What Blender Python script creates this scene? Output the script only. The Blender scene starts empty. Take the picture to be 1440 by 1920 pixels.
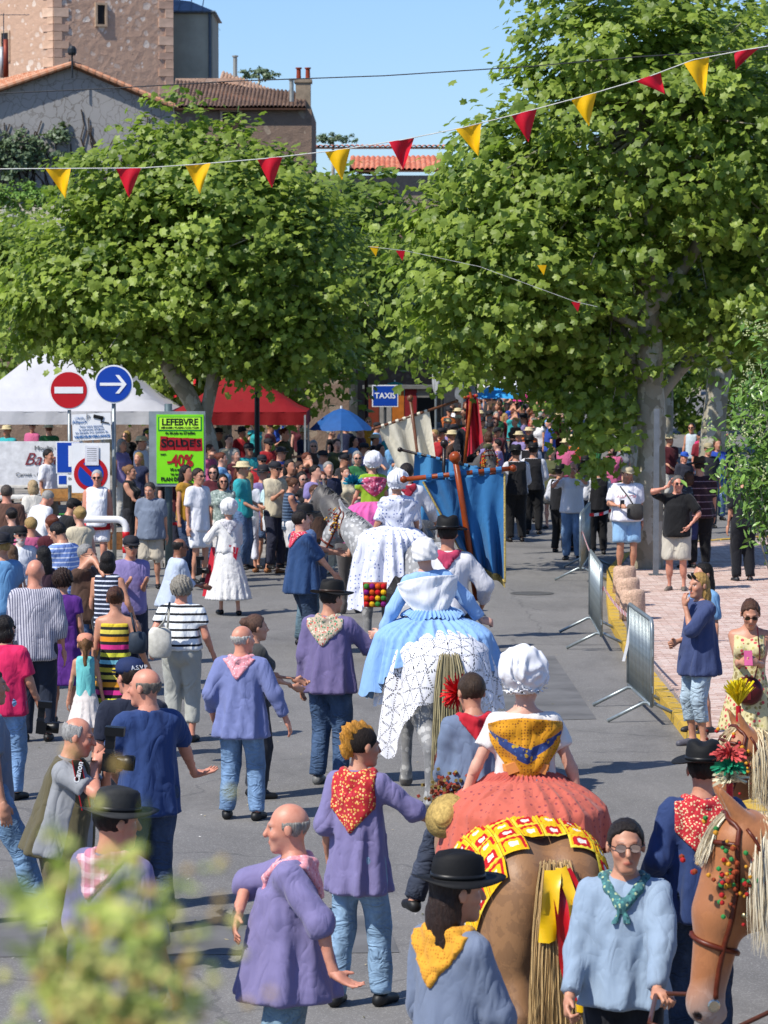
import bpy, math, random, bmesh
import numpy as np
from mathutils import Vector, Matrix, Euler
R = math.radians
rnd = random.Random(7)
SC = bpy.context.scene
COL = SC.collection
# ---------------- camera, light, sky, exposure ----------------
CH, FPX, HORIZ = 4.1, 6000.0, 605.0
PITCH = math.atan((960 - HORIZ) / FPX)
cam_d = bpy.data.cameras.new('camera')
cam_d.sensor_fit = 'HORIZONTAL'; cam_d.sensor_width = 36; cam_d.lens = FPX / 1440 * 36
cam_d.clip_start = 0.3; cam_d.clip_end = 3000
cam_d.dof.use_dof = True; cam_d.dof.focus_distance = 25; cam_d.dof.aperture_fstop = 13
cam = bpy.data.objects.new('camera', cam_d); COL.objects.link(cam)
cam.location = (0, 0, CH); cam.rotation_euler = (R(90) - PITCH, 0, 0)
SC.camera = cam
W = bpy.data.worlds.new('World'); SC.world = W; W.use_nodes = True
_n = W.node_tree; _bg = _n.nodes['Background']
_sky = _n.nodes.new('ShaderNodeTexSky'); _sky.sky_type = 'NISHITA'; _sky.sun_disc = False
SUN_EL = R(50); SD = Vector((0.80, 0.60, 0)) # shadows fall to the right and away
_sky.sun_elevation = SUN_EL
_sky.sun_rotation = math.atan2(-SD.x, -SD.y)
_sky.air_density = 1.0; _sky.dust_density = 0.6; _sky.ozone_density = 1.6; _sky.altitude = 100
_tint = _n.nodes.new('ShaderNodeMix'); _tint.data_type = 'RGBA'; _tint.blend_type = 'MULTIPLY'; _tint.inputs[0].default_value = 1
_n.links.new(_sky.outputs[0], _tint.inputs[6]); _tint.inputs[7].default_value = (.60, .75, 1.02, 1)
_n.links.new(_tint.outputs[2], _bg.inputs[0]); _bg.inputs[1].default_value = 0.14
sun_d = bpy.data.lights.new('sun', 'SUN'); sun_d.energy = 5.0; sun_d.angle = R(0.53); sun_d.color = (1, .95, .87)
sun = bpy.data.objects.new('sun', sun_d); COL.objects.link(sun)
_dir = Vector((SD.x * math.cos(SUN_EL), SD.y * math.cos(SUN_EL), -math.sin(SUN_EL)))
sun.rotation_euler = _dir.to_track_quat('-Z', 'Y').to_euler(); sun.location = (-20, -10, 40)
SC.view_settings.view_transform = 'Standard'; SC.view_settings.look = 'None'
SC.view_settings.gamma = 1; SC.view_settings.use_curve_mapping = False
SC.view_settings.exposure = 0.25
SC.cycles.max_bounces = 6; SC.cycles.transparent_max_bounces = 8
# ---------------- surveying: from photo pixels (1440x1920) to places on the ground ----------------
_cp, _sp = math.cos(PITCH), math.sin(PITCH)
def ray(px, py):
    x, y = (px - 720) / FPX, -(py - 960) / FPX
    return Vector((x, _cp + y * _sp, -_sp + y * _cp))
def G(px, py, z=0.0):
    d = ray(px, py); t = (z - CH) / d.z
    return Vector((d.x * t, d.y * t, z))
def D(px, py, Y):
    d = ray(px, py); t = Y / d.y
    return Vector((d.x * t, Y, CH + d.z * t))
# ---------------- object helpers ----------------
def props(o, label=None, cat=None, group=None, kind=None):
    if label: o['label'] = label
    if cat: o['category'] = cat
    if group: o['group'] = group
    if kind: o['kind'] = kind
    return o
def empty(name, loc=(0, 0, 0), rz=0, label=None, cat=None, group=None):
    o = bpy.data.objects.new(name, None); COL.objects.link(o); o.empty_display_size = .1
    o.location = loc; o.rotation_euler = (0, 0, rz)
    return props(o, label, cat, group)
def link(name, me, parent=None, mats=None, **kw):
    o = bpy.data.objects.new(name, me); COL.objects.link(o)
    if parent is not None: o.parent = parent
    if mats is not None and not len(me.materials):
        for m in (mats if isinstance(mats, (list, tuple)) else [mats]): me.materials.append(m)
    return props(o, **kw)
def npmesh(V, F, smooth=True, mi=None):
    """V (n,3), F (m,k) with k 3 or 4, all alike"""
    me = bpy.data.meshes.new('m'); V = np.asarray(V, np.float32); F = np.asarray(F, np.int32)
    k = F.shape[1]; m = len(F)
    me.vertices.add(len(V)); me.vertices.foreach_set('co', V.ravel())
    me.loops.add(m * k); me.loops.foreach_set('vertex_index', F.ravel())
    me.polygons.add(m); me.polygons.foreach_set('loop_start', np.arange(0, m * k, k, dtype=np.int32))
    me.polygons.foreach_set('use_smooth', np.full(m, smooth))
    if mi is not None: me.polygons.foreach_set('material_index', np.asarray(mi, np.int32))
    me.update(calc_edges=True)
    return me
def colattr(me, col, name='tint'):
    a = me.color_attributes.new(name, 'FLOAT_COLOR', 'POINT')
    c = np.ones((len(me.vertices), 4), np.float32); c[:, :3] = col
    a.data.foreach_set('color', c.ravel())
class MB:
    """collects simple shapes into one mesh"""
    def __init__(s): s.v = []; s.f = []; s.mi = []; s.m = 0
    def add(s, V, F):
        b = len(s.v); s.v += [tuple(v) for v in V]
        s.f += [tuple(i + b for i in f) for f in F]; s.mi += [s.m] * len(F); return s
    def box(s, c, d, rot=None, taper=1.0):
        x, y, z = d[0] / 2, d[1] / 2, d[2] / 2
        V = [Vector((sx * x * (taper if sz > 0 else 1), sy * y * (taper if sz > 0 else 1), sz * z)) for sz in (-1, 1) for sy in (-1, 1) for sx in (-1, 1)]
        if rot is not None: V = [rot @ v for v in V]
        return s.add([v + Vector(c) for v in V], [(0, 2, 3, 1), (4, 5, 7, 6), (0, 1, 5, 4), (2, 6, 7, 3), (0, 4, 6, 2), (1, 3, 7, 5)])
    def tube(s, pts, r, n=8, cap=True, closed=False):
        pts = [Vector(p) for p in pts]; rs = r if isinstance(r, (list, tuple)) else [r] * len(pts)
        V = []; up = None
        for i, p in enumerate(pts):
            a = pts[max(i - 1, 0)]; b = pts[min(i + 1, len(pts) - 1)]; t = (b - a).normalized()
            if up is None:
                up = t.orthogonal().normalized()
            else:
                up = (up - t * up.dot(t)).normalized()
            w = t.cross(up)
            for k in range(n):
                an = 2 * math.pi * k / n; V.append(p + (up * math.cos(an) + w * math.sin(an)) * rs[i])
        F = [(i * n + k, i * n + (k + 1) % n, (i + 1) * n + (k + 1) % n, (i + 1) * n + k) for i in range(len(pts) - 1) for k in range(n)]
        if cap: F += [tuple(range(n - 1, -1, -1)), tuple(range((len(pts) - 1) * n, len(pts) * n))]
        return s.add(V, F)
    def lathe(s, prof, n=24, c=(0, 0, 0), sx=1, sy=1, fn=None, rot=None):
        V = []; c = Vector(c)
        for j, (r, z) in enumerate(prof):
            for k in range(n):
                a = 2 * math.pi * k / n; v = Vector((r * sx * math.cos(a), r * sy * math.sin(a), z))
                if fn: v = fn(v, a, j)
                if rot is not None: v = rot @ v
                V.append(v + c)
        F = [(j * n + k, j * n + (k + 1) % n, (j + 1) * n + (k + 1) % n, (j + 1) * n + k) for j in range(len(prof) - 1) for k in range(n)]
        if prof[0][0] > 1e-4: F.append(tuple(range(n - 1, -1, -1)))
        F.append(tuple((len(prof) - 1) * n + k for k in range(n)))
        return s.add(V, F)
    def poly(s, P, th=None, n=(0, 1, 0)):
        P = [Vector(p) for p in P]; k = len(P)
        if th is None: return s.add(P, [tuple(range(k))])
        n = Vector(n) * th
        return s.add(P + [p + n for p in P], [tuple(range(k))] + [tuple(range(2 * k - 1, k - 1, -1))] + [((i + 1) % k, i, i + k, (i + 1) % k + k) for i in range(k)])
    def mesh(s, smooth=False):
        me = bpy.data.meshes.new('m'); me.from_pydata([tuple(v) for v in s.v], [], s.f)
        me.polygons.foreach_set('material_index', s.mi)
        if smooth: me.polygons.foreach_set('use_smooth', [True] * len(s.f))
        me.update(); return me
    def obj(s, name, mats, parent=None, smooth=False, **kw): return link(name, s.mesh(smooth), parent, mats, **kw)
# ---------------- materials ----------------
_mc = {}
def rgb(h):
    if isinstance(h, (tuple, list)): return tuple(h)
    h = h.lstrip('#'); c = [int(h[i:i + 2], 16) / 255 for i in (0, 2, 4)]
    return tuple((x / 12.92 if x <= .04045 else ((x + .055) / 1.055) ** 2.4) for x in c)
class NT:
    def __init__(s, name):
        s.m = bpy.data.materials.new(name); s.m.use_nodes = True; s.t = s.m.node_tree; s.b = s.t.nodes['Principled BSDF']
        s.b.inputs['Specular IOR Level'].default_value = .3
    def n(s, t, **kw):
        nd = s.t.nodes.new('ShaderNode' + t)
        for k, v in kw.items():
            if k[0] == 'i' and k[1:].isdigit(): s.put(nd.inputs[int(k[1:])], v)
            elif k.startswith('_'): s.put(nd.inputs[k[1:].replace('_', ' ')], v)
            else: setattr(nd, k, v)
        return nd
    def put(s, inp, v):
        if hasattr(v, 'is_output') or isinstance(v, bpy.types.NodeSocket): s.t.links.new(v, inp)
        else: inp.default_value = (tuple(v) + (1,)) if inp.type == 'RGBA' and len(v) == 3 else v
    def math(s, op, a, b=0, c=0, clamp=False): return s.n('Math', operation=op, i0=a, i1=b, i2=c, use_clamp=clamp).outputs[0]
    def co(s, kind='Object'): return s.n('TexCoord').outputs[kind]
    def xyz(s, v): return s.n('SeparateXYZ', i0=v).outputs
    def noise(s, v, sc, det=3, ro=.5, dist=0): return s.n('TexNoise', _Vector=v, _Scale=sc, _Detail=det, _Roughness=ro, _Distortion=dist)
    def vor(s, v, sc, feature='F1', rand=1): return s.n('TexVoronoi', feature=feature, _Vector=v, _Scale=sc, _Randomness=rand)
    def scale(s, v, f): return s.n('VectorMath', operation='MULTIPLY', i0=v, i1=f).outputs[0]
    def ramp(s, f, stops, const=False):
        r = s.n('ValToRGB', i0=f); e = r.color_ramp.elements
        if const: r.color_ramp.interpolation = 'CONSTANT'
        while len(e) < len(stops): e.new(1)
        for q, (p, c) in zip(e, stops): q.position = p; q.color = tuple(rgb(c)) + (1,)
        return r.outputs[0]
    def mix(s, f, a, b, bt='MIX'):
        m = s.n('Mix', data_type='RGBA', blend_type=bt)
        s.put(m.inputs[0], f); s.put(m.inputs[6], a); s.put(m.inputs[7], b); return m.outputs[2]
    def base(s, c): s.put(s.b.inputs['Base Color'], c)
    def bump(s, h, st=.3, d=.01):
        b = s.n('Bump', _Strength=st, _Distance=d, _Height=h); s.put(s.b.inputs['Normal'], b.outputs[0])
    def rough(s, r): s.put(s.b.inputs['Roughness'], r)
def plain(c, rough=.6, metal=0, var=.12, sc=6, bump=0, bsc=40, bd=.004, spec=.3, name='plain'):
    key = ('p', c, rough, metal, var, sc, bump, bsc, bd, spec)
    if key in _mc: return _mc[key]
    t = NT(name); v = t.co(); col = rgb(c)
    n = t.noise(v, sc, 4, .6)
    dark = tuple(x * (1 - var * 2) for x in col); lite = tuple(min(1, x * (1 + var)) for x in col)
    t.base(t.ramp(n.outputs[0], [(.3, dark), (.7, lite)])); t.rough(rough); t.b.inputs['Metallic'].default_value = metal
    t.b.inputs['Specular IOR Level'].default_value = spec
    if bump: t.bump(t.noise(v, bsc, 4).outputs[0], bump, bd)
    _mc[key] = t.m; return t.m
def cloth(c, pat=None, p=(), rough=.85, fold=1.0, sheen=.1):
    """woven cloth; pat: hstripe/vstripe/dots/floral/check/zig with p its colours and sizes"""
    key = ('c', c, pat, tuple(p), rough, fold)
    if key in _mc: return _mc[key]
    t = NT('cloth'); v = t.co(); X, Y, Z = t.xyz(v); col = rgb(c)
    n = t.noise(v, 3, 3).outputs[0]
    base = t.mix(t.math('MULTIPLY', n, .35), col, tuple(x * .55 for x in col))
    if pat == 'hstripe':  # p = (period, (stop,colour)...)
        f = t.math('FRACT', t.math('DIVIDE', Z, p[0])); base = t.ramp(f, [(a, b) for a, b in p[1:]], True)
    elif pat == 'vstripe':
        ang = t.math('ADD', X, t.math('MULTIPLY', Y, .35)); f = t.math('FRACT', t.math('DIVIDE', ang, p[0])); base = t.ramp(f, [(a, b) for a, b in p[1:]], True)
    elif pat == 'check':
        a = t.math('LESS_THAN', t.math('FRACT', t.math('DIVIDE', t.math('ADD', X, Y), p[0])), .4); b = t.math('LESS_THAN', t.math('FRACT', t.math('DIVIDE', Z, p[0])), .4)
        base = t.mix(t.math('MULTIPLY', t.math('ADD', a, b), .45), base, rgb(p[1]))
    elif pat == 'dots':  # (scale, colour, radius)
        d = t.vor(v, p[0], rand=.35).outputs[0]; base = t.mix(t.math('LESS_THAN', d, p[2]), base, rgb(p[1]))
    elif pat == 'floral':  # (scale, c1, c2, c3)
        vo = t.vor(v, p[0]); d = t.math('LESS_THAN', vo.outputs[0], .42); r = t.xyz(vo.outputs[1])[0]
        base = t.mix(d, base, t.ramp(r, [(0, p[1]), (.4, p[2]), (.7, p[3])], True))
    t.base(base); t.rough(rough); t.b.inputs['Sheen Weight'].default_value = sheen
    w = t.scale(v, (1, 1, .55)); rg = lambda sc, ds: t.math('ABSOLUTE', t.math('SUBTRACT', t.noise(w, sc, 1.5, .45, ds).outputs[0], .5))
    t.bump(t.math('ADD', t.math('MULTIPLY', rg(4.5, 1.2), 2.0), t.math('MULTIPLY', rg(12, .8), .6)), .8 * fold, .028)
    _mc[key] = t.m; return t.m
def jeans(c):
    key = ('j', c)
    if key in _mc: return _mc[key]
    t = NT('denim'); v = t.co(); col = rgb(c); lu = sum(col) / 3; col = tuple(x * .72 + lu * .28 for x in col)
    n = t.noise(t.scale(v, (1, 1, .5)), 7, 4, .6).outputs[0]
    t.base(t.ramp(n, [(.3, tuple(x * .6 for x in col)), (.55, col), (.75, tuple(min(1, x * 1.5 + .02) for x in col))])); t.rough(.85)
    h1 = t.math('ABSOLUTE', t.math('SUBTRACT', t.noise(t.scale(v, (1, 1, 1.7)), 7, 2, .45, 1.4).outputs[0], .5)); t.bump(h1, .8, .055)
    _mc[key] = t.m; return t.m
def skin_mat():
    if 'skin' in _mc: return _mc['skin']
    t = NT('skin'); a = t.n('Attribute', attribute_name='tint').outputs[0]; v = t.co()
    n = t.noise(v, 16, 4, .65).outputs[0]
    t.base(t.mix(t.math('MULTIPLY', t.math('SUBTRACT', n, .35, clamp=True), 1.1), a, (.36, .10, .05), 'MIX')); t.rough(.48)
    t.b.inputs['Subsurface Weight'].default_value = 0; t.b.inputs['Specular IOR Level'].default_value = .4
    t.bump(t.noise(v, 120, 2).outputs[0], .15, .003); _mc['skin'] = t.m; return t.m
def hair_mat(c, rough=.5):
    key = ('h', c)
    if key in _mc: return _mc[key]
    t = NT('hair'); v = t.co(); col = rgb(c)
    n = t.noise(t.scale(v, (1, 1, .22)), 110, 4, .7, .4).outputs[0]
    t.base(t.ramp(n, [(.3, tuple(x * .45 for x in col)), (.7, tuple(min(1, x * 1.4) for x in col))])); t.rough(rough)
    t.bump(n, .9, .012); _mc[key] = t.m; return t.m
# ---------------- signed-distance bodies, meshed by surface nets ----------------
f32 = np.float32
def smin(a, b, k):
    if k <= 0: return np.minimum(a, b)
    h = np.maximum(k - np.abs(a - b), 0) / k
    return np.minimum(a, b) - h * h * (k * .25)
def mat3(yaw=0, pitch=0, roll=0):
    return np.array(Euler((R(pitch), R(roll), R(yaw)), 'XYZ').to_matrix(), f32)
def cone(a, b, ra, rb, k=.03, flat=None, cut=None, mk=None):
    return dict(t='c', a=np.array(a, f32), b=np.array(b, f32), ra=ra, rb=rb, k=k, cut=cut)
def ell(c, r, rot=None, k=.03):
    return dict(t='e', c=np.array(c, f32), r=np.array(r, f32), R=None if rot is None else np.array(rot, f32), k=k)
def prim_eval(p, P, g=0.0):
    if p['t'] == 'c':
        a, b = p['a'], p['b']; ba = b - a; L2 = float(ba @ ba) + 1e-9
        pa = P - a; t = np.clip(pa @ ba / L2, 0, 1)
        q = pa - t[:, None] * ba
        d = np.sqrt(np.einsum('ij,ij->i', q, q)) - (p['ra'] + (p['rb'] - p['ra']) * t) - g
        if p.get('cut'):  # flat end at b
            L = math.sqrt(L2); d = np.maximum(d, (pa @ (ba / L)) - L)
        return d
    q = P - p['c']
    if p['R'] is not None: q = q @ p['R']
    r = p['r'] + g
    k0 = np.sqrt(np.einsum('ij,ij->i', q / r, q / r)) + 1e-6
    k1 = np.sqrt(np.einsum('ij,ij->i', q / (r * r), q / (r * r))) + 1e-6
    return k0 * (k0 - 1) / k1
def field(prims, g=0.0):
    def fn(P):
        d = None
        for p in prims:
            e = prim_eval(p, P, g + p.get('g', 0))
            d = e if d is None else smin(d, e, p['k'])
        return d
    return fn
def folds(P, amp, f=1.0, seed=0):
    s = seed * 1.7
    w = .35 * np.sin(P[:, 2] * 9 * f + s) + .3 * np.sin(P[:, 0] * 14 * f + s * 2)
    a = np.sin(P[:, 0] * 36 * f + P[:, 2] * 9 * f + w * 3 + s); b = np.sin(P[:, 1] * 40 * f - P[:, 2] * 7 * f + w * 2 + s); c = np.sin(P[:, 2] * 33 * f + P[:, 0] * 18 * f + P[:, 1] * 9 * f + w * 5 + s * 3)
    return amp * ((1 - 2 * np.abs(a)) * .6 + b * .4 + (1 - 2 * np.abs(c)) * .12)
_E = [((0, 0, 0), (1, 0, 0)), ((0, 1, 0), (1, 1, 0)), ((0, 0, 1), (1, 0, 1)), ((0, 1, 1), (1, 1, 1)),
      ((0, 0, 0), (0, 1, 0)), ((1, 0, 0), (1, 1, 0)), ((0, 0, 1), (0, 1, 1)), ((1, 0, 1), (1, 1, 1)),
      ((0, 0, 0), (0, 0, 1)), ((1, 0, 0), (1, 0, 1)), ((0, 1, 0), (0, 1, 1)), ((1, 1, 0), (1, 1, 1))]
def nets(fn, lo, hi, vox, slack=2.0):
    S = 4
    n = [max(2, int(math.ceil((hi[i] - lo[i]) / (vox * S)))) for i in range(3)]
    cs = [lo[i] + (np.arange(n[i], dtype=f32) + .5) * vox * S for i in range(3)]
    CX, CY, CZ = np.meshgrid(*cs, indexing='ij'); C = np.stack([CX.ravel(), CY.ravel(), CZ.ravel()], 1).astype(f32)
    dc = fn(C)
    fs = [lo[i] + (np.arange(n[i] * S, dtype=f32) + .5) * vox for i in range(3)]
    act = (np.abs(dc) < vox * S * slack).reshape(n)
    fld = np.repeat(np.repeat(np.repeat(dc.reshape(n), S, 0), S, 1), S, 2).astype(f32)
    am = np.repeat(np.repeat(np.repeat(act, S, 0), S, 1), S, 2)
    idx = np.nonzero(am)
    P = np.stack([fs[0][idx[0]], fs[1][idx[1]], fs[2][idx[2]]], 1).astype(f32)
    if len(P) == 0: return np.zeros((0, 3), f32), np.zeros((0, 4), np.int32)
    fld[idx] = fn(P)
    ins = fld < 0
    c = [ins[a:ins.shape[0] - 1 + a, b:ins.shape[1] - 1 + b, d:ins.shape[2] - 1 + d] for a in (0, 1) for b in (0, 1) for d in (0, 1)]
    s = sum(x.astype(np.int8) for x in c); mixed = (s > 0) & (s < 8)
    ci = np.nonzero(mixed); N = len(ci[0])
    if N == 0: return np.zeros((0, 3), f32), np.zeros((0, 4), np.int32)
    acc = np.zeros((N, 3), f32); cnt = np.zeros(N, f32)
    for (a, b) in _E:
        fa = fld[ci[0] + a[0], ci[1] + a[1], ci[2] + a[2]]; fb = fld[ci[0] + b[0], ci[1] + b[1], ci[2] + b[2]]
        m = (fa < 0) != (fb < 0); t = np.where(m, fa / np.where(m, fa - fb, 1), 0)
        ax = np.array(a, f32); bx = np.array(b, f32)
        acc += m[:, None] * (ax + t[:, None] * (bx - ax)); cnt += m
    V = acc / np.maximum(cnt, 1)[:, None] + np.stack(ci, 1)
    V = V * vox + np.array([fs[0][0], fs[1][0], fs[2][0]], f32)
    im = np.full(mixed.shape, -1, np.int32); im[ci] = np.arange(N)
    Q = []
    for ax in range(3):
        sl0 = [slice(None)] * 3; sl1 = [slice(None)] * 3
        sl0[ax] = slice(0, -1); sl1[ax] = slice(1, None)
        A = ins[tuple(sl0)]; B = ins[tuple(sl1)]
        e = np.nonzero(A != B)
        u, v = [(1, 2), (2, 0), (0, 1)][ax]
        e = [x for x in e]; ok = (e[u] > 0) & (e[v] > 0)
        lim = mixed.shape
        ok &= (e[u] < lim[u]) & (e[v] < lim[v]) & (e[ax] < lim[ax])
        e = [x[ok] for x in e]
        def at(du, dv):
            g = list(e); g[u] = g[u] - du; g[v] = g[v] - dv; return im[g[0], g[1], g[2]]
        q = np.stack([at(1, 1), at(0, 1), at(0, 0), at(1, 0)], 1)
        flip = ~A[e[0], e[1], e[2]]
        q[flip] = q[flip][:, ::-1]
        Q.append(q[(q >= 0).all(1)])
    return V.astype(f32), np.concatenate(Q).astype(np.int32)
def bounds(prims, g=.06):
    lo = np.full(3, 1e9); hi = np.full(3, -1e9)
    for p in prims:
        if p['t'] == 'c':
            for q, r in ((p['a'], p['ra']), (p['b'], p['rb'])): lo = np.minimum(lo, q - r - g); hi = np.maximum(hi, q + r + g)
        else:
            r = p['r'].max() if p['R'] is not None else p['r']; lo = np.minimum(lo, p['c'] - r - g); hi = np.maximum(hi, p['c'] + r + g)
    return lo, hi
def merge(parts):
    V = []; F = []; b = 0
    for v, f in parts: V.append(v); F.append(f + b); b += len(v)
    return np.concatenate(V), np.concatenate(F)
# ---------------- people ----------------
SKIN = {'fair': (.62, .34, .24), 'tan': (.50, .25, .155), 'red': (.60, .27, .18), 'brown': (.20, .09, .05), 'dark': (.10, .045, .025)}
LOD = {'near': (.020, .0092, .0085), 'mid': (.030, .015, .017), 'far': (.040, .023, .03)}
def unit(v): v = np.array(v, float); return v / (np.linalg.norm(v) + 1e-9)
def ik(a, t, l1, l2, pole):
    a = np.array(a, float); t = np.array(t, float); d = t - a; L = np.linalg.norm(d)
    if L > (l1 + l2) * .995: t = a + d * ((l1 + l2) * .995 / L); d = t - a; L = np.linalg.norm(d)
    u = d / L; x = (l1 * l1 - l2 * l2 + L * L) / (2 * L); h = math.sqrt(max(l1 * l1 - x * x, 0))
    v = np.array(pole, float); v = v - u * (v @ u); v = unit(v)
    return a + u * x + v * h, t
def frustum(q, z0, z1, r0, r1, k=0, amp=0, seed=0, cy=0):
    """elliptical tube in frame coords q from z1 (top, r1) down to z0 (hem, r0)"""
    t = np.clip((q[:, 2] - z0) / (z1 - z0), 0, 1); t = t
    rx = r0[0] + (r1[0] - r0[0]) * t; ry = r0[1] + (r1[1] - r0[1]) * t
    y = q[:, 1] - cy
    kk = np.sqrt((q[:, 0] / rx) ** 2 + (y / ry) ** 2); d = (kk - 1) * (rx + ry) * .5
    if amp:
        an = np.arctan2(q[:, 0] / rx, y / ry)
        d = d + amp * (1 - t) ** .6 * (np.sin(an * k + seed) * .6 + np.sin(an * (k * 1.7 // 1) + seed * 2 + q[:, 2] * 5) * .4)
    return np.maximum(np.maximum(d, z0 - q[:, 2]), q[:, 2] - z1)
def face_tint(V, hc, Hm, hs, skin, o):
    q = (V - hc) @ Hm / hs; n = len(V); c = np.tile(np.array(skin, f32), (n, 1))
    x, y, z = np.abs(q[:, 0]), q[:, 1], q[:, 2]; f = (y > .03)
    def blob(cx, cy_, rx, rz): return np.clip(1.6 - 1.6 * (((x - cx) / rx) ** 2 + ((z - cy_) / rz) ** 2), 0, 1) * f
    def put(w, col, s=1.0):
        w = (w * s)[:, None]; c[:] = c * (1 - w) + np.array(col, f32) * w
    put(blob(.038, -.035, .026, .024), (skin[0] * 1.0, skin[1] * .72, skin[2] * .7), .5)
    if o.get('beard'): put(np.clip((-.028 - z) * 60, 0, 1) * (y > -.01) * (z > -.14) * np.clip(1 - blob(0, -.064, .022, .010), 0, 1), rgb(o['beard']), o.get('bw', .75))
    put(blob(0, -.064, .027, .011), (skin[0] * .8, skin[1] * .42, skin[2] * .42), .9)
    put(blob(0, -.065, .022, .0025), (.08, .02, .02), .7)
    if o.get('teeth'): put(blob(0, -.064, .018, .005), (.8, .75, .68), .9)
    put(blob(.031, .004, .0165, .008), (.62, .58, .54), 1)
    put(blob(.031, .004, .0068, .008), (.03, .018, .012), 1)
    put(blob(.031, .0125, .019, .003), (.07, .035, .025), .8)
    put(blob(.033, .028, .021, .0055), rgb(o.get('brow', '#3a2618')), .8)
    return c
def glasses(hc, Hm, hs, parent, S, dark=True):
    m = MB()
    for s in (-1, 1):
        m.m = 0
        P = [(s * .032 + .025 * math.cos(a) * (1 if abs(math.cos(a)) < .9 else .95), .098 - abs(math.cos(a) + s * .0) * .004, .004 + .018 * math.sin(a)) for a in [i * math.pi / 5 for i in range(10)]]
        m.poly(P, .003, (0, 1, 0)); m.m = 1
        m.tube([(s * .057, .095, .01), (s * .078, .06, .012), (s * .082, -.01, .006)], .0028, 5)
        if not dark: m.tube(P + [P[0]], .002, 4)
    m.tube([(-.01, .101, .008), (.01, .101, .008)], .0025, 5)
    M_ = Matrix(Hm.tolist()); m.v = [tuple((M_ @ Vector(v) * hs + Vector(hc.tolist())) * S) for v in m.v]
    lens = plain('#0c0b0c', .12, 0, .05, spec=.6) if dark else plain('#8d7a70', .2, 0, .05)
    m.obj('sunglasses' if dark else 'spectacles', [lens, plain('#101014', .3, 0, .05)], parent)
def hat(kind, col, hc, Hm, hs, parent, S, lod, band='#151515', tilt=0):
    M_ = Matrix(Hm.tolist()) @ Matrix.Rotation(R(tilt), 3, 'X'); n = 30 if lod == 'near' else (20 if lod == 'mid' else 12)
    m = MB(); nm = 'hat'
    if kind == 'felt':
        mats = [plain(col, .75, 0, .15, 12, .25, 60), plain(band, .4, 0, .1)]
        def fn(v, a, j):
            if j <= 3: v.z += .014 * math.cos(2 * a + math.pi) * (v.length > .1) * min(1, (v.length - .1) / .05) + .004 * math.sin(3 * a)
            if j >= 9: v.z -= .022 * math.exp(-(v.x / .03) ** 2)
            return v
        m.lathe([(.088, .047), (.125, .046), (.165, .05), (.168, .053), (.125, .053), (.096, .054), (.094, .075), (.092, .10), (.086, .135), (.078, .152), (.05, .162), (.0, .163)], n, sy=1.14, fn=fn)
        m.m = 1; m.lathe([(.0965, .055), (.0965, .075), (.094, .075)], n, sy=1.14)
    elif kind in ('cap', 'flatcap'):
        mats = [plain(col, .8, 0, .12, 12, .2, 60)]; nm = 'cap'
        m.lathe([(.09, .03), (.092, .06), (.086, .09), (.066, .115), (.03, .127), (0, .13)], n, sy=1.16)
        P = [(.078 * math.sin(a), .085 + .085 * math.cos(a), .034 - .016 * math.cos(a) ** 2) for a in [R(-90 + 18 * i) for i in range(11)]]
        P += [(p[0], p[1] - .0, p[2] + .006) for p in P[::-1]]
        k = 11; b = [(-.078, .06, .036), (.078, .06, .036)]
        top = [(.078 * math.sin(R(-90 + 18 * i)), .075 + .085 * math.cos(R(-90 + 18 * i)), .045 - .02 * math.cos(R(-90 + 18 * i)) ** 2) for i in range(11)]
        m.poly(top, .006, (0, 0, -1))
    elif kind == 'straw':
        mats = [plain(col, .8, 0, .2, 60, .5, 150)]
        m.lathe([(.09, .045), (.15, .04), (.152, .044), (.1, .052), (.094, .09), (.08, .12), (0, .13)], n, sy=1.1)
    m.v = [tuple((M_ @ Vector(v) * hs + Vector(hc.tolist())) * S) for v in m.v]
    m.obj(nm, mats, parent, smooth=True)
    return M_
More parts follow.
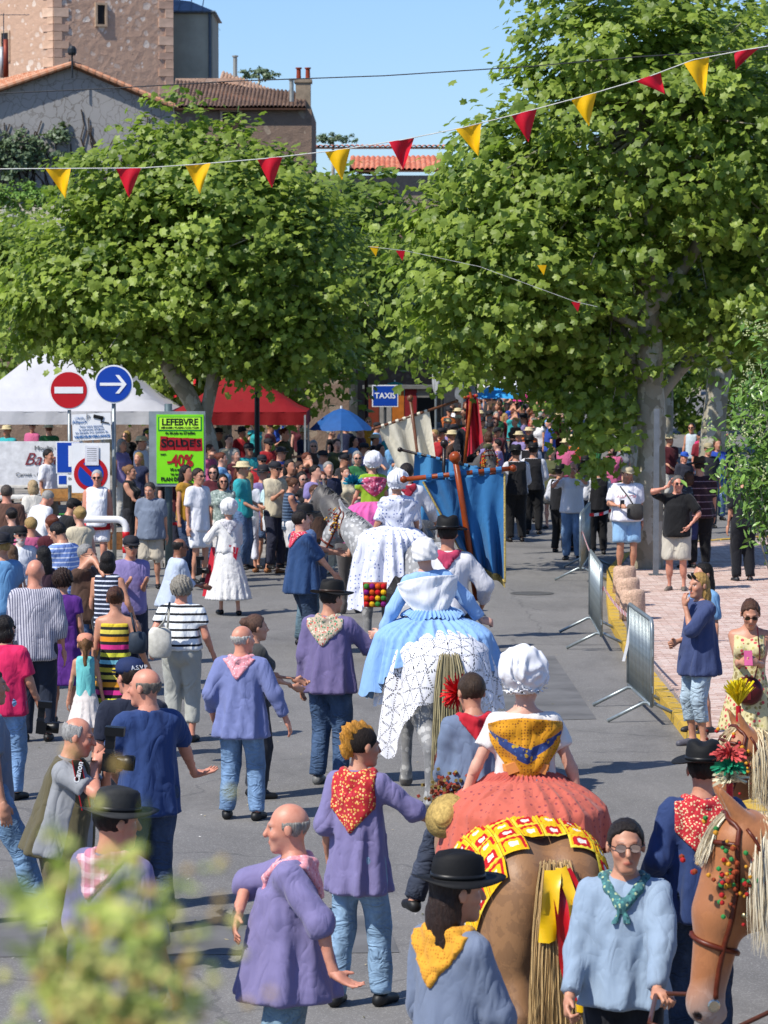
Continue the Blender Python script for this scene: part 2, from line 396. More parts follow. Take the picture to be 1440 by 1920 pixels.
def person(label, pos, rz, h=1.75, lod='mid', skin='tan', build=1.0, belly=0, bust=0, hips=0, hs=1.06,
           lean=0, twist=0, side=0, head=(0, 0, 0), RH=(.25, .04, .80), LH=(-.25, .04, .80), RE=(.12, -1, -.1), LE=(-.12, -1, -.1),
           Rn=None, Ln=None, Rd=None, Ld=None, curl=.35, hz=None, feet=((.11, 0), (-.11, 0)), fz=(.08, .08), kp=(0, 1, 0), fdir=None,
           top=None, bot=None, shoe='#1a1a1a', hair=None, hatk=None, hatc='#101010', band='#1a1a1a', hattilt=0, scarf=None, glass=None, face=None, group=None, cat='person', skirt=None, seed=0, extra=None):
    """One person facing +Y of its own frame; hand targets in the frame of an upright 1.75 m body."""
    S = h / 1.75; vb, vh, vd = LOD[lod]; sk = SKIN[skin]; root = empty('person', pos, rz, label, cat, group)
    face = dict(face or {})
    pz = hz if hz is not None else .95
    U = np.array((Matrix.Rotation(R(twist), 3, 'Z') @ Matrix.Rotation(R(side), 3, 'Y') @ Matrix.Rotation(R(-lean), 3, 'X')), f32)
    Hc = np.array((0, 0, pz), f32)
    T = lambda p: (Hc + U @ (np.array(p, f32) - np.array((0, 0, .95), f32))).astype(f32)
    Q = lambda P: (P - Hc) @ U + np.array((0, 0, .95), f32)
    w = build * .95
    torso = [ell(T((0, -.005, .94)), (.160 * w + hips * .03, .12 * w + hips * .02, .13), U, .05), ell(T((0, .005 + belly * .035, 1.09)), (.138 * w + belly * .035, .105 * w + belly * .07, .16), U, .07),
             ell(T((0, 0, 1.28)), (.158 * w, .112 * w, .17), U, .07), cone(T((-.125 * w, -.005, 1.375)), T((.125 * w, -.005, 1.375)), .056, .056, .06), cone(T((0, -.02, 1.455)), T((.14 * w, -.01, 1.39)), .042, .04, .04), cone(T((0, -.02, 1.455)), T((-.14 * w, -.01, 1.39)), .042, .04, .04)]
    if bust: torso += [ell(T((s * .075, .095, 1.26)), (.065 + bust * .01, .06 + bust * .02, .065), U, .04) for s in (-1, 1)]
    hy, hp, hr = head
    Hm = np.array((Matrix.Rotation(R(twist + hy), 3, 'Z') @ Matrix.Rotation(R(hr), 3, 'Y') @ Matrix.Rotation(R(-hp - lean * .45), 3, 'X')), f32)
    nb = T((0, -.015, 1.47)); hc = (nb + Hm @ np.array((0, .03, .108 + .035 * hs), f32)).astype(f32)
    HL = lambda p: (hc + Hm @ (np.array(p, f32) * hs)).astype(f32)
    neck = [cone(T((0, -.015, 1.40)), HL((0, -.02, -.06)), .062 * w, .055 * w, .035)]
    fk = .012
    headp = [ell(HL((0, -.014, .026)), np.array((.077, .093, .09)) * hs, Hm, .02), ell(HL((0, .028, -.04)), np.array((.058, .062, .076)) * hs, Hm, .03), cone(HL((-.014, .066, -.098)), HL((.014, .066, -.098)), .02 * hs, .02 * hs, .03)]
    if lod != 'far' or True:
        headp += [cone(HL((0, .088, .012)), HL((0, .108, -.026)), .0085 * hs, .0145 * hs, fk), ell(HL((0, .074, .024)), np.array((.05, .019, .012)) * hs, Hm, .015), ell(HL((0, .086, -.064)), np.array((.024, .011, .011)) * hs, Hm, .01)]
        headp += [ell(HL((s * .038, .062, -.026)), np.array((.022, .02, .022)) * hs, Hm, .02) for s in (-1, 1)]
        er = np.array(Matrix(Hm.tolist()) @ Matrix.Rotation(R(0), 3, 'Z'), f32)
        headp += [ell(HL((s * .08, -.008, -.006)), np.array((.009, .019, .031)) * hs, er, .008) for s in (-1, 1)]
    arms = []; hands = []; sleeves = []; wr = {}
    for s, ht, pole, pn, pd in ((1, RH, RE, Rn, Rd), (-1, LH, LE, Ln, Ld)):
        sh = T((s * .168 * w, -.005, 1.392)); tt = T(ht)
        el, wt = ik(sh, tt, .285, .255, U @ np.array(pole, f32)); wr[s] = wt
        a = [cone(sh, el, .050 * w, .040 * w, .03), cone(el, wt, .041 * w, .027, .02)]; arms += a; sleeves.append((s, sh, el, wt))
        d = unit(wt - el) if pd is None else unit(U @ np.array(pd, f32))
        n = np.array(pn if pn is not None else (-s, 0, 0), float); n = U @ n.astype(f32); n = unit(n - d * (n @ d))
        sd = np.cross(d, n) * s
        B = np.stack([sd, d, n], 1).astype(f32)
        hp_ = [cone(wt, wt + d * .03, .026, .026, .02), ell(wt + d * .058, (.041, .05, .018), B, .02)]
        for i, (o, L) in enumerate(((-.03, .062), (-.0105, .075), (.01, .08), (.03, .073))):
            b0 = wt + d * .095 + sd * o; c1 = curl * (1.1 - .06 * i); d1 = d * math.cos(c1) + n * math.sin(c1) + sd * (o * 1.5)
            b1 = b0 + d1 * L * .52; c2 = curl * 2.4; b2 = b1 + (d * math.cos(c2) + n * math.sin(c2) + sd * (o * 1.2)) * L * .48
            hp_ += [cone(b0 - d * .02, b1, .0098, .009, .006), cone(b1, b2, .009, .0072, .006)]
        t0 = wt + d * .025 + sd * .022; t1 = t0 + (sd * .62 + d * .62 + n * .4) * .042; t2 = t1 + (sd * .2 + d * .85 + n * .45) * .036
        hp_ += [cone(t0, t1, .016, .0115, .012), cone(t1, t2, .0115, .009, .008)]
        hands.append((s, wt, hp_))
    legs = []; lg = []; fprims = []
    for s, ft, z_, in ((1, feet[0], fz[0]), (-1, feet[1], fz[1])):
        hj = (U * 0 + np.eye(3, dtype=f32)) @ np.array((s * .088 * w, 0, pz - .04), f32)
        kn, an = ik(hj, (ft[0], ft[1], z_), .425, .415, np.array(kp if len(kp) == 3 else kp[0 if s > 0 else 1]))
        legs += [cone(hj, kn, .088 * w + hips * .008, .055 * w, .04), cone(kn + unit(an - kn) * .02, kn + unit(an - kn) * .19, .052 * w, .052 * w, .03), cone(kn + unit(an - kn) * .15, an, .05 * w, .034, .03)]
        lg.append((hj, kn, an)); fd = unit(fdir[0 if s > 0 else 1]) if fdir else unit((s * .16, 1, 0))
        fp = [cone(an + np.array((0, 0, -.01)), an - fd * .03 + np.array((0, 0, -.045)), .034, .032, .02), cone(an + np.array((0, 0, -.035)), an + fd * .15 + np.array((0, 0, -.055)), .036, .025, .02)]
        fprims.append(fp)
    allp = torso + neck + arms + legs + sum(fprims, [])
    if lod == 'far':
        allp = allp + headp + sum([h_[2][:2] for h_ in hands], [])
    f_all = field(torso + neck + arms + legs + sum(fprims, []) + [p for h_ in hands for p in h_[2][:1]])
    f_head = lambda P: smin(field(headp)(P), field(neck + torso[3:4])(P), .025)
    meshes = []
    if lod == 'far':
        lo, hi = bounds(allp, .04); meshes.append(nets(lambda P: smin(field(torso + neck + arms + legs + sum(fprims, []) + sum([h_[2][:2] for h_ in hands], []))(P), field(headp)(P), .02), lo, hi, .03))
    else:
        lo, hi = bounds(torso + neck + arms + legs + sum(fprims, []), .03)
        hlo = hc - .145 * hs; hhi = hc + .15 * hs
        meshes.append(nets(f_all, lo, hi, vb * 1.4))
        v, f = nets(f_head, hlo, hhi, vh); meshes.append((v, f))
        for s, wt, hp_ in hands:
            l2, h2 = bounds(hp_, .01); meshes.append(nets(field(hp_), l2, h2, vd))
    V, F = merge(meshes)
    me = npmesh(V * S, F); colattr(me, face_tint(V, hc, Hm, hs, sk, face)); link('body', me, root, skin_mat())
    # ---- clothes ----
    cg = .014 if lod == 'near' else (.018 if lod == 'mid' else .024); vc = vb * (1.08 if lod != 'far' else 1)
    topf = None
    if top:
        loose = top.get('loose', .4); hem = top.get('hem', .86); sl = top.get('sleeve', .9); am = top.get('amp', .012 + .016 * loose) * (1 if lod != 'far' else .5)
        r1 = (.148 * w + cg + belly * .01, .118 * w + cg + belly * .02); r0 = ((.155 + .075 * loose) * w + cg + belly * .035 + hips * .02, (.12 + .085 * loose) * w + cg + belly * .065 + hips * .02)
        sp = []
        for s, sh, el, wt in sleeves:
            g = cg + .004 + .009 * loose
            if sl > 0:
                e1 = sh + (el - sh) * min(sl, 1); sp.append(cone(sh, e1, .052 * w + g * .8, .047 * w + g, .04, cut=sl <= 1))
                if sl > 1:
                    e2 = el + (wt - el) * min(sl - 1, .97); sp.append(cone(el, e2, .043 * w + g, .036 + g * (.9 if not top.get('cuff') else .35), .03, cut=True))
        tp = [dict(p, g=cg) for p in torso[1:]]
        nz = top.get('neck', 1.475)
        def topf(P, g=0):
            q = Q(P)
            d = smin(field(tp)(P), frustum(q, hem, 1.30, r0, r1, 7 if loose > .5 else 5, am, seed + 1, .005 + belly * .03), .035)
            if sp: d = smin(d, field(sp)(P), .03)
            else: d = np.maximum(d, np.abs(q[:, 0]) - .155 * w)
            if lod != 'far': d = d + folds(P, .004 + .005 * loose, .8, seed)
            front = np.clip(q[:, 1] * 8, 0, 1) * np.clip(1 - np.abs(q[:, 0]) * 9, 0, 1)
            return np.maximum(np.maximum(d - g, hem - q[:, 2]), q[:, 2] - nz + front * top.get('vneck', .05))
        lo, hi = bounds(tp + sp, .05); lo = np.minimum(lo, T((-.25, -.25, hem)) - .06); hi = np.maximum(hi, T((.25, .25, hem)) + .08); lo = np.minimum(lo, T((.25, .25, hem)) - .06); hi = np.maximum(hi, T((-.25, -.25, hem)) + .08)
        v, f = nets(topf, lo, hi, vc, 2.4); link(top.get('name', 'shirt'), npmesh(v * S, f), root, top['mat'])
    if bot:
        ln = bot.get('len', .0); kind = bot.get('kind', 'trousers'); g = cg + bot.get('loose', .3) * .025; vt = vc
        if kind == 'skirt':
            z0 = ln; r0 = bot.get('r', (.3, .3)); top_z = bot.get('top', 1.04); r1 = (.135 * w + cg + hips * .015 + belly * .03, .11 * w + cg + belly * .05)
            mid = (.18 * w + cg + hips * .02, .15 * w + cg + hips * .02)
            def bf(P):
                q = P - np.array((0, 0, pz - .95), f32)
                a = frustum(q, .88, top_z, mid, r1); b = frustum(q, z0, .90, r0, mid, bot.get('k', 13), bot.get('amp', .02), seed)
                return smin(a, b, .03)
            m_ = max(r0) + .05; v, f = nets(bf, np.array((-m_, -m_, z0 + pz - .95 - .03)), np.array((m_, m_, top_z + pz - .95 + .03)), vt, 2.2)
            link(bot.get('name', 'skirt'), npmesh(v * S, f), root, bot['mat'])
        else:
            tl = [dict(torso[0], g=g * .8)]
            for hj, kn, an in lg:
                if ln >= .45:  # shorts: ln is height of the hem for a standing figure
                    fr = min(1.15, (0.91 - ln) / .44)
                    e = hj + (kn - hj) * min(fr, 1.0); tl.append(cone(hj, e, .09 * w + g, .068 * w + g + .012, .012, cut=True))
                    if fr > 1: e2 = kn + (an - kn) * (fr - 1); tl.append(cone(kn, e2, .062 * w + g, .06 * w + g + .01, .03, cut=True))
                else:
                    e2 = kn + (an - kn) * min(1, (.5 - ln) / .43)
                    tl += [cone(hj, kn, .09 * w + g, .062 * w + g, .02), cone(kn, e2, .06 * w + g, .047 + g, .02, cut=True)]
            ft_ = field(tl)
            def bf(P):
                q = Q(P); d = ft_(P)
                if lod != 'far': d = d + folds(P, .009, .9, seed + 3)
                return np.maximum(d, q[:, 2] - 1.0)
            lo, hi = bounds(tl, .04); v, f = nets(bf, lo, hi, vt); link(bot.get('name', 'trousers' if ln < .45 else 'shorts'), npmesh(v * S, f), root, bot['mat'])
    if shoe and lod != 'far' or shoe and lod == 'far' and hz is None:
        for i, fp in enumerate(fprims):
            P_ = [dict(p, g=.010) for p in fp]; lo, hi = bounds(P_, .02); ff = field(P_); zz = fz[i] - .078
            v, f = nets(lambda P: np.maximum(np.maximum(ff(P), zz - P[:, 2]), P[:, 2] - fz[i] - .0), lo, hi, max(.016, vb * .75)); link('shoe', npmesh(v * S, f), root, plain(shoe, .5, 0, .2, 20))
    if hair:
        hs_, hcol = hair[0], hair[1]; q0 = lambda P: (P - hc) @ Hm / hs
        base = [ell((0, -.014, .03), np.array((.081, .097, .092)) + (.0015 if hs_ in ('bald', 'crown') else .003 if hs_ != 'curly' else .028), None, .02)]; ext = []
        if hs_ in ('long', 'longtie'): ext = [ell((0, -.05, -.06), (.088, .065, .13), None, .05), ell((0, -.075, -.19), (.085, .036, .12), None, .05)]
        if hs_ == 'pony': ext = [cone((0, -.09, .05), (0, -.14, .02), .03, .03, .02), cone((0, -.14, .02), (0, -.15, -.2), .035, .018, .02)]
        if hs_ == 'bun': ext = [ell((0, -.11, .05), (.05, .045, .045), None, .01)]
        if hs_ == 'bob': ext = [ell((0, -.025, -.05), (.095, .085, .1), None, .05)]
        bf_ = field(base); ef_ = field(ext) if ext else None; amp = {'curly': .014, 'short': .003}.get(hs_, .005)
        def hf(P):
            q = q0(P); d = bf_(q)
            d = np.maximum(d, (-.046 + .006 * np.sin(q[:, 0] * 140) + .004 * np.sin(q[:, 0] * 310 + 1) + 1.75 * np.maximum(q[:, 1] + .006, 0) - q[:, 2]) * .6)
            if hs_ in ('bald', 'crown'): d = np.maximum(d, q[:, 2] - (.035 if hs_ == 'bald' else .075)); d = np.maximum(d, q[:, 1] - .02)
            if ef_ is not None: d = smin(d, np.maximum(ef_(q), q[:, 1] - .03 + .25 * np.minimum(q[:, 2], 0)), .01)
            if hs_ == 'mohawk':
                sp_ = np.sin(q[:, 1] * 130 + q[:, 2] * 90) * .008 + np.sin(q[:, 0] * 160 + q[:, 2] * 60) * .006
                dm = field([ell((0, -.045, .075), (.04, .105, .075), None, .02), ell((0, -.10, .01), (.035, .045, .085), None, .02)])(q) + sp_
                return dm * hs
            s_ = q[:, 0]
            return (d + amp * (np.sin(s_ * 210 + q[:, 2] * 60) * .5 + np.sin(q[:, 1] * 170 + q[:, 2] * 40 + s_ * 90) * .5)) * hs
        v, f = nets(hf, hc - .34 * hs if ext else hc - .17 * hs, hc + .17 * hs, vh * 1.15); link('hair', npmesh(v * S, f), root, hair_mat(hcol))
        if hs_ == 'mohawk':
            def h2(P): q = q0(P); d = field([ell((0, -.014, .03), (.081, .097, .092), None, .02)])(q); return np.maximum(d, (-.042 + 1.05 * np.maximum(q[:, 1] + .015, 0) - q[:, 2]) * .7) * hs
            v, f = nets(h2, hc - .17, hc + .17, vh); link('cropped_hair', npmesh(v * S, f), root, hair_mat('#1d130d', .8))
    if hatk in ('felt', 'cap', 'flatcap', 'straw'): hat(hatk, hatc, hc, Hm, hs, root, S, lod, band, hattilt)
    elif hatk == 'bonnet':
        q0 = lambda P: (P - hc) @ Hm / hs
        e1 = field([ell((0, -.045, .055), (.125, .125, .12), None, .02), ell((0, -.095, .075), (.11, .09, .105), None, .05)])
        def hf(P):
            q = q0(P); an = np.arctan2(q[:, 0], q[:, 2] + .02)
            w_ = np.sin(q[:, 0] * 23 + q[:, 1] * 31) + np.sin(q[:, 2] * 27 - q[:, 0] * 19); d = e1(q) + .0045 * np.sin(an * 9 + q[:, 1] * 40 + w_ * 2.2) + .005 * np.sin(q[:, 1] * 60 + an * 5 + w_ * 1.7) + .004 * np.sin(q[:, 0] * 90 + q[:, 2] * 50 + w_ * 3)
            d = np.maximum(d, (-.06 + .85 * np.maximum(q[:, 1] + .03, 0) - q[:, 2]) * .75)
            fr = np.abs((-.052 + .85 * np.maximum(q[:, 1] + .03, 0) - q[:, 2])) - .012
            fr2 = np.maximum(np.abs(e1(q) - .008 - .012 * np.sin(an * 31)) - .007, fr)
            return smin(d, fr2, .008) * hs
        v, f = nets(hf, hc - .27 * hs, hc + .24 * hs, vh * 1.1, 2.6); link('bonnet', npmesh(v * S, f), root, hatc if not isinstance(hatc, str) else cloth(hatc, fold=.6))
    elif hatk == 'headscarf':
        q0 = lambda P: (P - hc) @ Hm / hs
        e1 = field([ell((0, -.03, .045), (.11, .125, .115), None, .03), ell((0, -.09, -.01), (.10, .075, .12), None, .05)])
        def hf(P):
            q = q0(P); d = e1(q) + .004 * np.sin(q[:, 2] * 90 + q[:, 0] * 60) + .003 * np.sin(q[:, 0] * 110 - q[:, 1] * 50)
            return np.maximum(d, (-.05 + .9 * np.maximum(q[:, 1] + .05, 0) - q[:, 2]) * .75) * hs
        v, f = nets(hf, hc - .26 * hs, hc + .22 * hs, vh * 1.1, 2.4); link('bonnet', npmesh(v * S, f), root, cloth(hatc, fold=.6) if isinstance(hatc, str) else hatc)
    if scarf and topf:
        dep = scarf.get('tip', 1.17); wd = scarf.get('slope', 1.25); th = .017
        rl = .026 if scarf.get('roll', 1) else .012
        ring = [T((.0, -.105 * w, 1.435)), T((.075, -.07, 1.462)), T((.098, -.005, 1.462)), T((.07, .07, 1.42)), T((.012, .125 + belly * .01, 1.35))]
        ringL = [T((.0, -.105 * w, 1.435)), T((-.075, -.07, 1.462)), T((-.098, -.005, 1.462)), T((-.07, .07, 1.42)), T((-.012, .125 + belly * .01, 1.35))]
        kp_ = [cone(a, b, rl, rl, .015) for rr in (ring, ringL) for a, b in zip(rr, rr[1:])] + [ell(T((0, .135, 1.345)), (.025, .018, .022), U, .01), cone(T((.005, .135, 1.34)), T((.05, .15, 1.25)), .012, .02, .01), cone(T((-.005, .135, 1.34)), T((-.03, .152, 1.24)), .012, .02, .01)]
        kf = field(kp_)
        def sf(P):
            q = Q(P); d0 = topf(P, 0); wv = .003 * np.sin(q[:, 0] * 40 + q[:, 2] * 25 + 2 * np.sin(q[:, 2] * 19))
            sh_ = np.maximum(d0 - th + wv, -(d0 + .01))
            tri = np.maximum((dep + np.abs(q[:, 0]) * wd - q[:, 2]) * .62, np.maximum(np.maximum(q[:, 2] - 1.455, np.abs(q[:, 0]) - .17 * w), q[:, 1] - .03))
            return smin(np.maximum(sh_, tri), kf(P) + wv, .012)
        lo = np.minimum(T((-.3, -.3, dep - .05)), T((.3, .3, 1.55))) - .05; hi = np.maximum(T((-.3, -.3, dep)), T((.3, .3, 1.55))) + .05
        lo = np.minimum(lo, T((.3, .3, dep)) - .05); hi = np.maximum(hi, T((-.3, -.3, 1.55)) + .05)
        v, f = nets(sf, lo, hi, (.014 if lod == 'near' else .022), 2.4); link('neckerchief', npmesh(v * S, f), root, scarf['mat'])
    if glass: glasses(hc, Hm, hs, root, S, glass == 'dark')
    root['_'] = 0; del root['_']
    M_ = Matrix.Translation(Vector(pos)) @ Matrix.Rotation(rz, 4, 'Z')
    inf = dict(root=root, hc=hc, Hm=Hm, S=S, wr=wr, T=T, M=M_, world=lambda p: M_ @ Vector((np.array(p) * S).tolist()), U=U, hs=hs, lod=lod, topf=topf)
    return inf
def recolor(root, new_pos, rz, label, scale=1.0, mats=None):
    """a copy of a person with copies of its parts, wearing other cloth"""
    r = root.copy(); COL.objects.link(r); r.location = new_pos; r.rotation_euler = (0, 0, rz); r.scale = (scale,) * 3; r['label'] = label
    for ch in root.children:
        c = ch.copy(); COL.objects.link(c); c.parent = r
        k = ch.name.split('.')[0]
        if mats and k in mats:
            if mats[k] is None: bpy.data.objects.remove(c); continue
            c.material_slots[0].link = 'OBJECT'; c.material_slots[0].material = mats[k]
    return r
# ---------------- horses ----------------
def hstrands(me_list, root_fn, n, length, width, seed, spread, grav=1.0, wave=.02, segs=7, out=None):
    """ribbons of hair: root_fn(rng)->(point, direction)"""
    rs = np.random.RandomState(seed); V = []; F = []; C = []
    for i in range(n):
        p, d = root_fn(rs); p = np.array(p, float); d = np.array(d, float); L = length * rs.uniform(.75, 1.08)
        w0 = width * rs.uniform(.7, 1.3); ph = rs.uniform(0, 6); side = unit(np.cross(d, (rs.uniform(-1, 1), rs.uniform(-1, 1), .3)))
        b = len(V); v = d.copy(); q = p.copy(); tone = rs.uniform(.6, 1.25)
        for k in range(segs + 1):
            t = k / segs; w = w0 * (1 - t) ** .4 if k < segs else .0006
            s2 = side * w; V += [q - s2, q + s2]; C += [tone, tone]
            v = unit(v * (1 - .45 * grav) + np.array((0, 0, -1)) * .45 * grav); q = q + v * L / segs + side * math.sin(ph + t * 7) * wave * t / segs * 3
        F += [(b + 2 * k, b + 2 * k + 1, b + 2 * k + 3, b + 2 * k + 2) for k in range(segs)]
    return np.array(V), np.array(F), np.array(C)
def strand_mat(c1, c2):
    key = ('st', c1, c2)
    if key in _mc: return _mc[key]
    t = NT('horsehair'); a = t.n('Attribute', attribute_name='tint').outputs[0]
    r = t.xyz(a)[0]; t.base(t.ramp(t.math('DIVIDE', r, 1.3), [(.4, c2), (.95, c1)])); t.rough(.5); _mc[key] = t.m; return t.m
def horse(label, pos, rz, S=1.0, coat='bay', vox=.022, head=(0, 0), mane=None, tail=None, body=True, turn=0, legs=(0, 0, 0, 0), wide=1.0, hsz=1.0):
    root = empty('horse', pos, rz, label, 'horse')
    ax = lambda p: np.array(p, float)
    ww = wide
    P = [ell((0, .0, 1.08), (.31 * ww, .62, .32), None, .1), ell((0, .5, 1.08), (.25, .30, .33), None, .12), ell((0, .3, 1.3), (.11, .32, .16), None, .14)]
    for s in (-1, 1):
        P += [ell((s * .13 * ww, -.58, 1.13), (.21 * ww, .35, .30), None, .075), ell((s * .165 * ww, -.66, .93), (.165 * ww, .25, .28), None, .08)]
        hs_ = legs[0 if s > 0 else 1]; fs_ = legs[2 if s > 0 else 3]
        h0 = (s * .17 * ww, -.70, .88); hk = (s * .16 * ww, -.84 + hs_ * .5, .54); ft = (s * .16 * ww, -.80 + hs_, .16); hf = (s * .16 * ww, -.76 + hs_, .05)
        P += [cone(h0, (s * .165 * ww, -.78 + hs_ * .4, .62), .15, .075, .06), cone((s * .165 * ww, -.78 + hs_ * .4, .64), hk, .078, .06, .05), cone(hk, ft, .058, .047, .03), cone(ft, hf, .055, .066, .03)]
        f0 = (s * .15, .52, .92); kn = (s * .14, .55 + fs_ * .6, .52); ff = (s * .14, .54 + fs_, .15); fh = (s * .14, .58 + fs_, .05)
        P += [cone(f0, kn, .13, .062, .06), cone(kn, ff, .058, .043, .03), cone(ff, fh, .05, .064, .03)]
    hy, hp = head; Rt = np.array(Matrix.Rotation(R(turn), 3, 'Z'), float)
    nbp = ax((0, .62, 1.22)); poll = nbp + Rt @ ax((0, .52, .50 + hp * .004))
    P += [cone(nbp, nbp + Rt @ ax((0, .30, .26)), .255, .17, .12), cone(nbp + Rt @ ax((0, .28, .24)), poll + ax((0, 0, -.05)), .175, .12, .08)]
    Hm = np.array(Matrix.Rotation(R(turn + hy), 3, 'Z') @ Matrix.Rotation(R(hp), 3, 'X'), float)
    HL = lambda p: poll + Hm @ (ax(p) * hsz)
    Hp = [cone(HL((0, .02, -.02)), HL((0, .2, -.2)), .115, .095, .06), cone(HL((0, .2, -.2)), HL((0, .37, -.43)), .09, .062, .05), ell(HL((0, .40, -.47)), (.062, .065, .07), Hm, .04),
          ell(HL((0, .07, -.17)), (.078, .165, .16), Hm, .05), ell(HL((0, .385, -.52)), (.04, .045, .035), Hm, .03)]
    Hp += [ell(HL((s * .085, .15, -.1)), (.022, .035, .03), Hm, .02) for s in (-1, 1)]
    ear = [cone(HL((s * .06, -.01, .06)), HL((s * .075, .015, .2)), .036, .01, .02) for s in (-1, 1)]
    for e_ in Hp + ear:
        if e_['t'] == 'c': e_['ra'] *= hsz; e_['rb'] *= hsz
        else: e_['r'] = e_['r'] * hsz
    HA = Hp + [cone(nbp + Rt @ ax((0, .28, .24)), poll + ax((0, 0, -.05)), .175, .12, .08)] + ear
    fb = field(P + [cone(poll + ax((0, 0, -.06)), HL((0, .1, -.1)), .12, .1, .05)])
    m = []
    lo, hi = bounds(P, .03); m.append(nets(fb, lo, hi, vox, 2.4))
    l2 = np.minimum(*[HL(p) for p in ((0, 0, 0), (0, .42, -.55))]) - .24; h2 = np.maximum(*[HL(p) for p in ((0, 0, 0), (0, .42, -.55))]) + .24
    def fh(Q_):
        d = field(HA)(Q_)
        for s in (-1, 1): d = -smin(-d, (np.linalg.norm(Q_ - HL((s * .034, .435, -.485)), axis=1) - .016), .01)
        return d
    m.append(nets(fh, l2, h2, vox * .55, 2.2))
    V, F = merge(m)
    # coat colours: real pigment by body region
    z = V[:, 2]; rs = np.random.RandomState(3); q = (V - poll) @ Hm / hsz; n1 = np.sin(V[:, 0] * 11 + 1) * np.sin(V[:, 1] * 9) * .5 + .5
    if coat == 'bay': base = np.array((.235, .112, .045)); dark = np.array((.07, .034, .02)); lite = np.array((.36, .20, .09))
    elif coat == 'sorrel': base = np.array((.34, .125, .042)); dark = np.array((.22, .08, .03)); lite = np.array((.42, .20, .09))
    elif coat == 'grey': base = np.array((.44, .44, .43)); dark = np.array((.06, .06, .065)); lite = np.array((.6, .59, .56))
    else: base = np.array((.07, .065, .06)); dark = np.array((.03, .028, .026)); lite = np.array((.12, .1, .09))
    C = np.tile(base, (len(V), 1)); k = np.clip((.8 - z) / .35, 0, 1)[:, None] * (.75 if coat != 'sorrel' else .3); C = C * (1 - k) + dark * k
    k = (np.clip((.2 - z) / .1, 0, 1) * .8)[:, None]; C = C * (1 - k) + lite * k
    k = np.clip(n1 * .4, 0, 1)[:, None]; C = C * (1 - k) + lite * k
    mz = np.clip((-.36 - q[:, 2]) / .12, 0, 1) * (q[:, 1] > .15); k = mz[:, None] * .85; C = C * (1 - k) + np.array((.36, .30, .27) if coat != 'grey' else (.05, .05, .05)) * k
    C[z < .06] = (.08, .07, .06)
    eye = np.minimum(*[np.linalg.norm(q - np.array((s * .105, .155, -.095)), axis=1) for s in (-1, 1)]); C[eye < .024] = (.01, .008, .006)
    for s in (-1, 1): C[np.linalg.norm(q - np.array((s * .034, .435, -.485)), axis=1) < .022] = (.03, .02, .02)
    key = ('coat', coat)
    if key not in _mc:
        t = NT('coat_' + coat); a = t.n('Attribute', attribute_name='tint').outputs[0]; v = t.co(); nn = t.noise(v, 9, 4, .65, .6).outputs[0]
        if coat == 'grey':
            d = t.vor(v, 16).outputs[0]; sp = t.noise(v, 60, 3).outputs[0]
            col = t.mix(t.math('MULTIPLY', t.math('GREATER_THAN', t.math('ADD', d, t.math('MULTIPLY', sp, .3)), .52), t.math('MULTIPLY', nn, 1.1)), a, (.09, .09, .095))
        else: col = t.mix(t.math('MULTIPLY', t.math('GREATER_THAN', nn, .5), .25), a, tuple(dark))
        t.base(col); t.rough(.5); t.b.inputs['Specular IOR Level'].default_value = .35; t.b.inputs['Sheen Weight'].default_value = .15
        h = t.noise(t.scale(v, (1, 1, .35)), 90, 3).outputs[0]; t.bump(h, .35, .004); _mc[key] = t.m
    me = npmesh(V * S, F); colattr(me, C); link('body', me, root, _mc[key])
    cr = lambda t: (nbp + Rt @ ax((0, -.05, .22))) * (1 - t) + (poll + ax((0, -.03, .08))) * t
    if mane:
        c1, c2, n, L, w, sd = mane
        def rf(r):
            t = r.uniform(0, .98); s = (sd if r.random_sample() < .9 else -sd) if sd else r.choice([-1, 1]); p = cr(t) + np.array((r.uniform(-.02, .02), 0, r.uniform(-.03, .02))); p[2] += .05 * math.sin(t * 3.14)
            rr = .16 - .05 * t; return p, unit(Rt @ ax((s * .55, r.uniform(-.2, .2), .12)))
        v, f, c = hstrands(None, rf, n, L, w, 5, .1, .8, .03, 8); me = npmesh(v * S, f); colattr(me, np.repeat(c[:, None], 3, 1)); link('mane', me, root, strand_mat(c1, c2))
        def rf2(r): return HL((r.uniform(-.03, .03), .0, .11)), unit(Hm @ ax((r.uniform(-.5, .5), 1, .1)))
        v, f, c = hstrands(None, rf2, n // 6, .26, w, 6, .1, .5, .03, 6); me = npmesh(v * S, f); colattr(me, np.repeat(c[:, None], 3, 1)); link('forelock', me, root, strand_mat(c1, c2))
    if tail:
        c1, c2, n, L, w = tail
        def rf(r):
            a = r.uniform(0, 6.28); q_ = r.uniform(0, 1) ** .5; return np.array((.085 * q_ * math.cos(a), -.925 + .035 * q_ * math.sin(a), 1.34 - .22 * r.uniform(0, 1))), unit((.30 * math.cos(a) * q_, -.42, -.6))
        v, f, c = hstrands(None, rf, n, L, w, 9, .1, .85, .05, 9); me = npmesh(v * S, f); colattr(me, np.repeat(c[:, None], 3, 1)); link('tail', me, root, strand_mat(c1, c2))
    M_ = Matrix.Translation(Vector(pos)) @ Matrix.Rotation(rz, 4, 'Z')
    return dict(root=root, HL=HL, Hm=Hm, S=S, poll=poll, nbp=nbp, Rt=Rt, field=fb, M=M_, world=lambda p: M_ @ Vector((np.array(p) * S).tolist()), fh=fh)
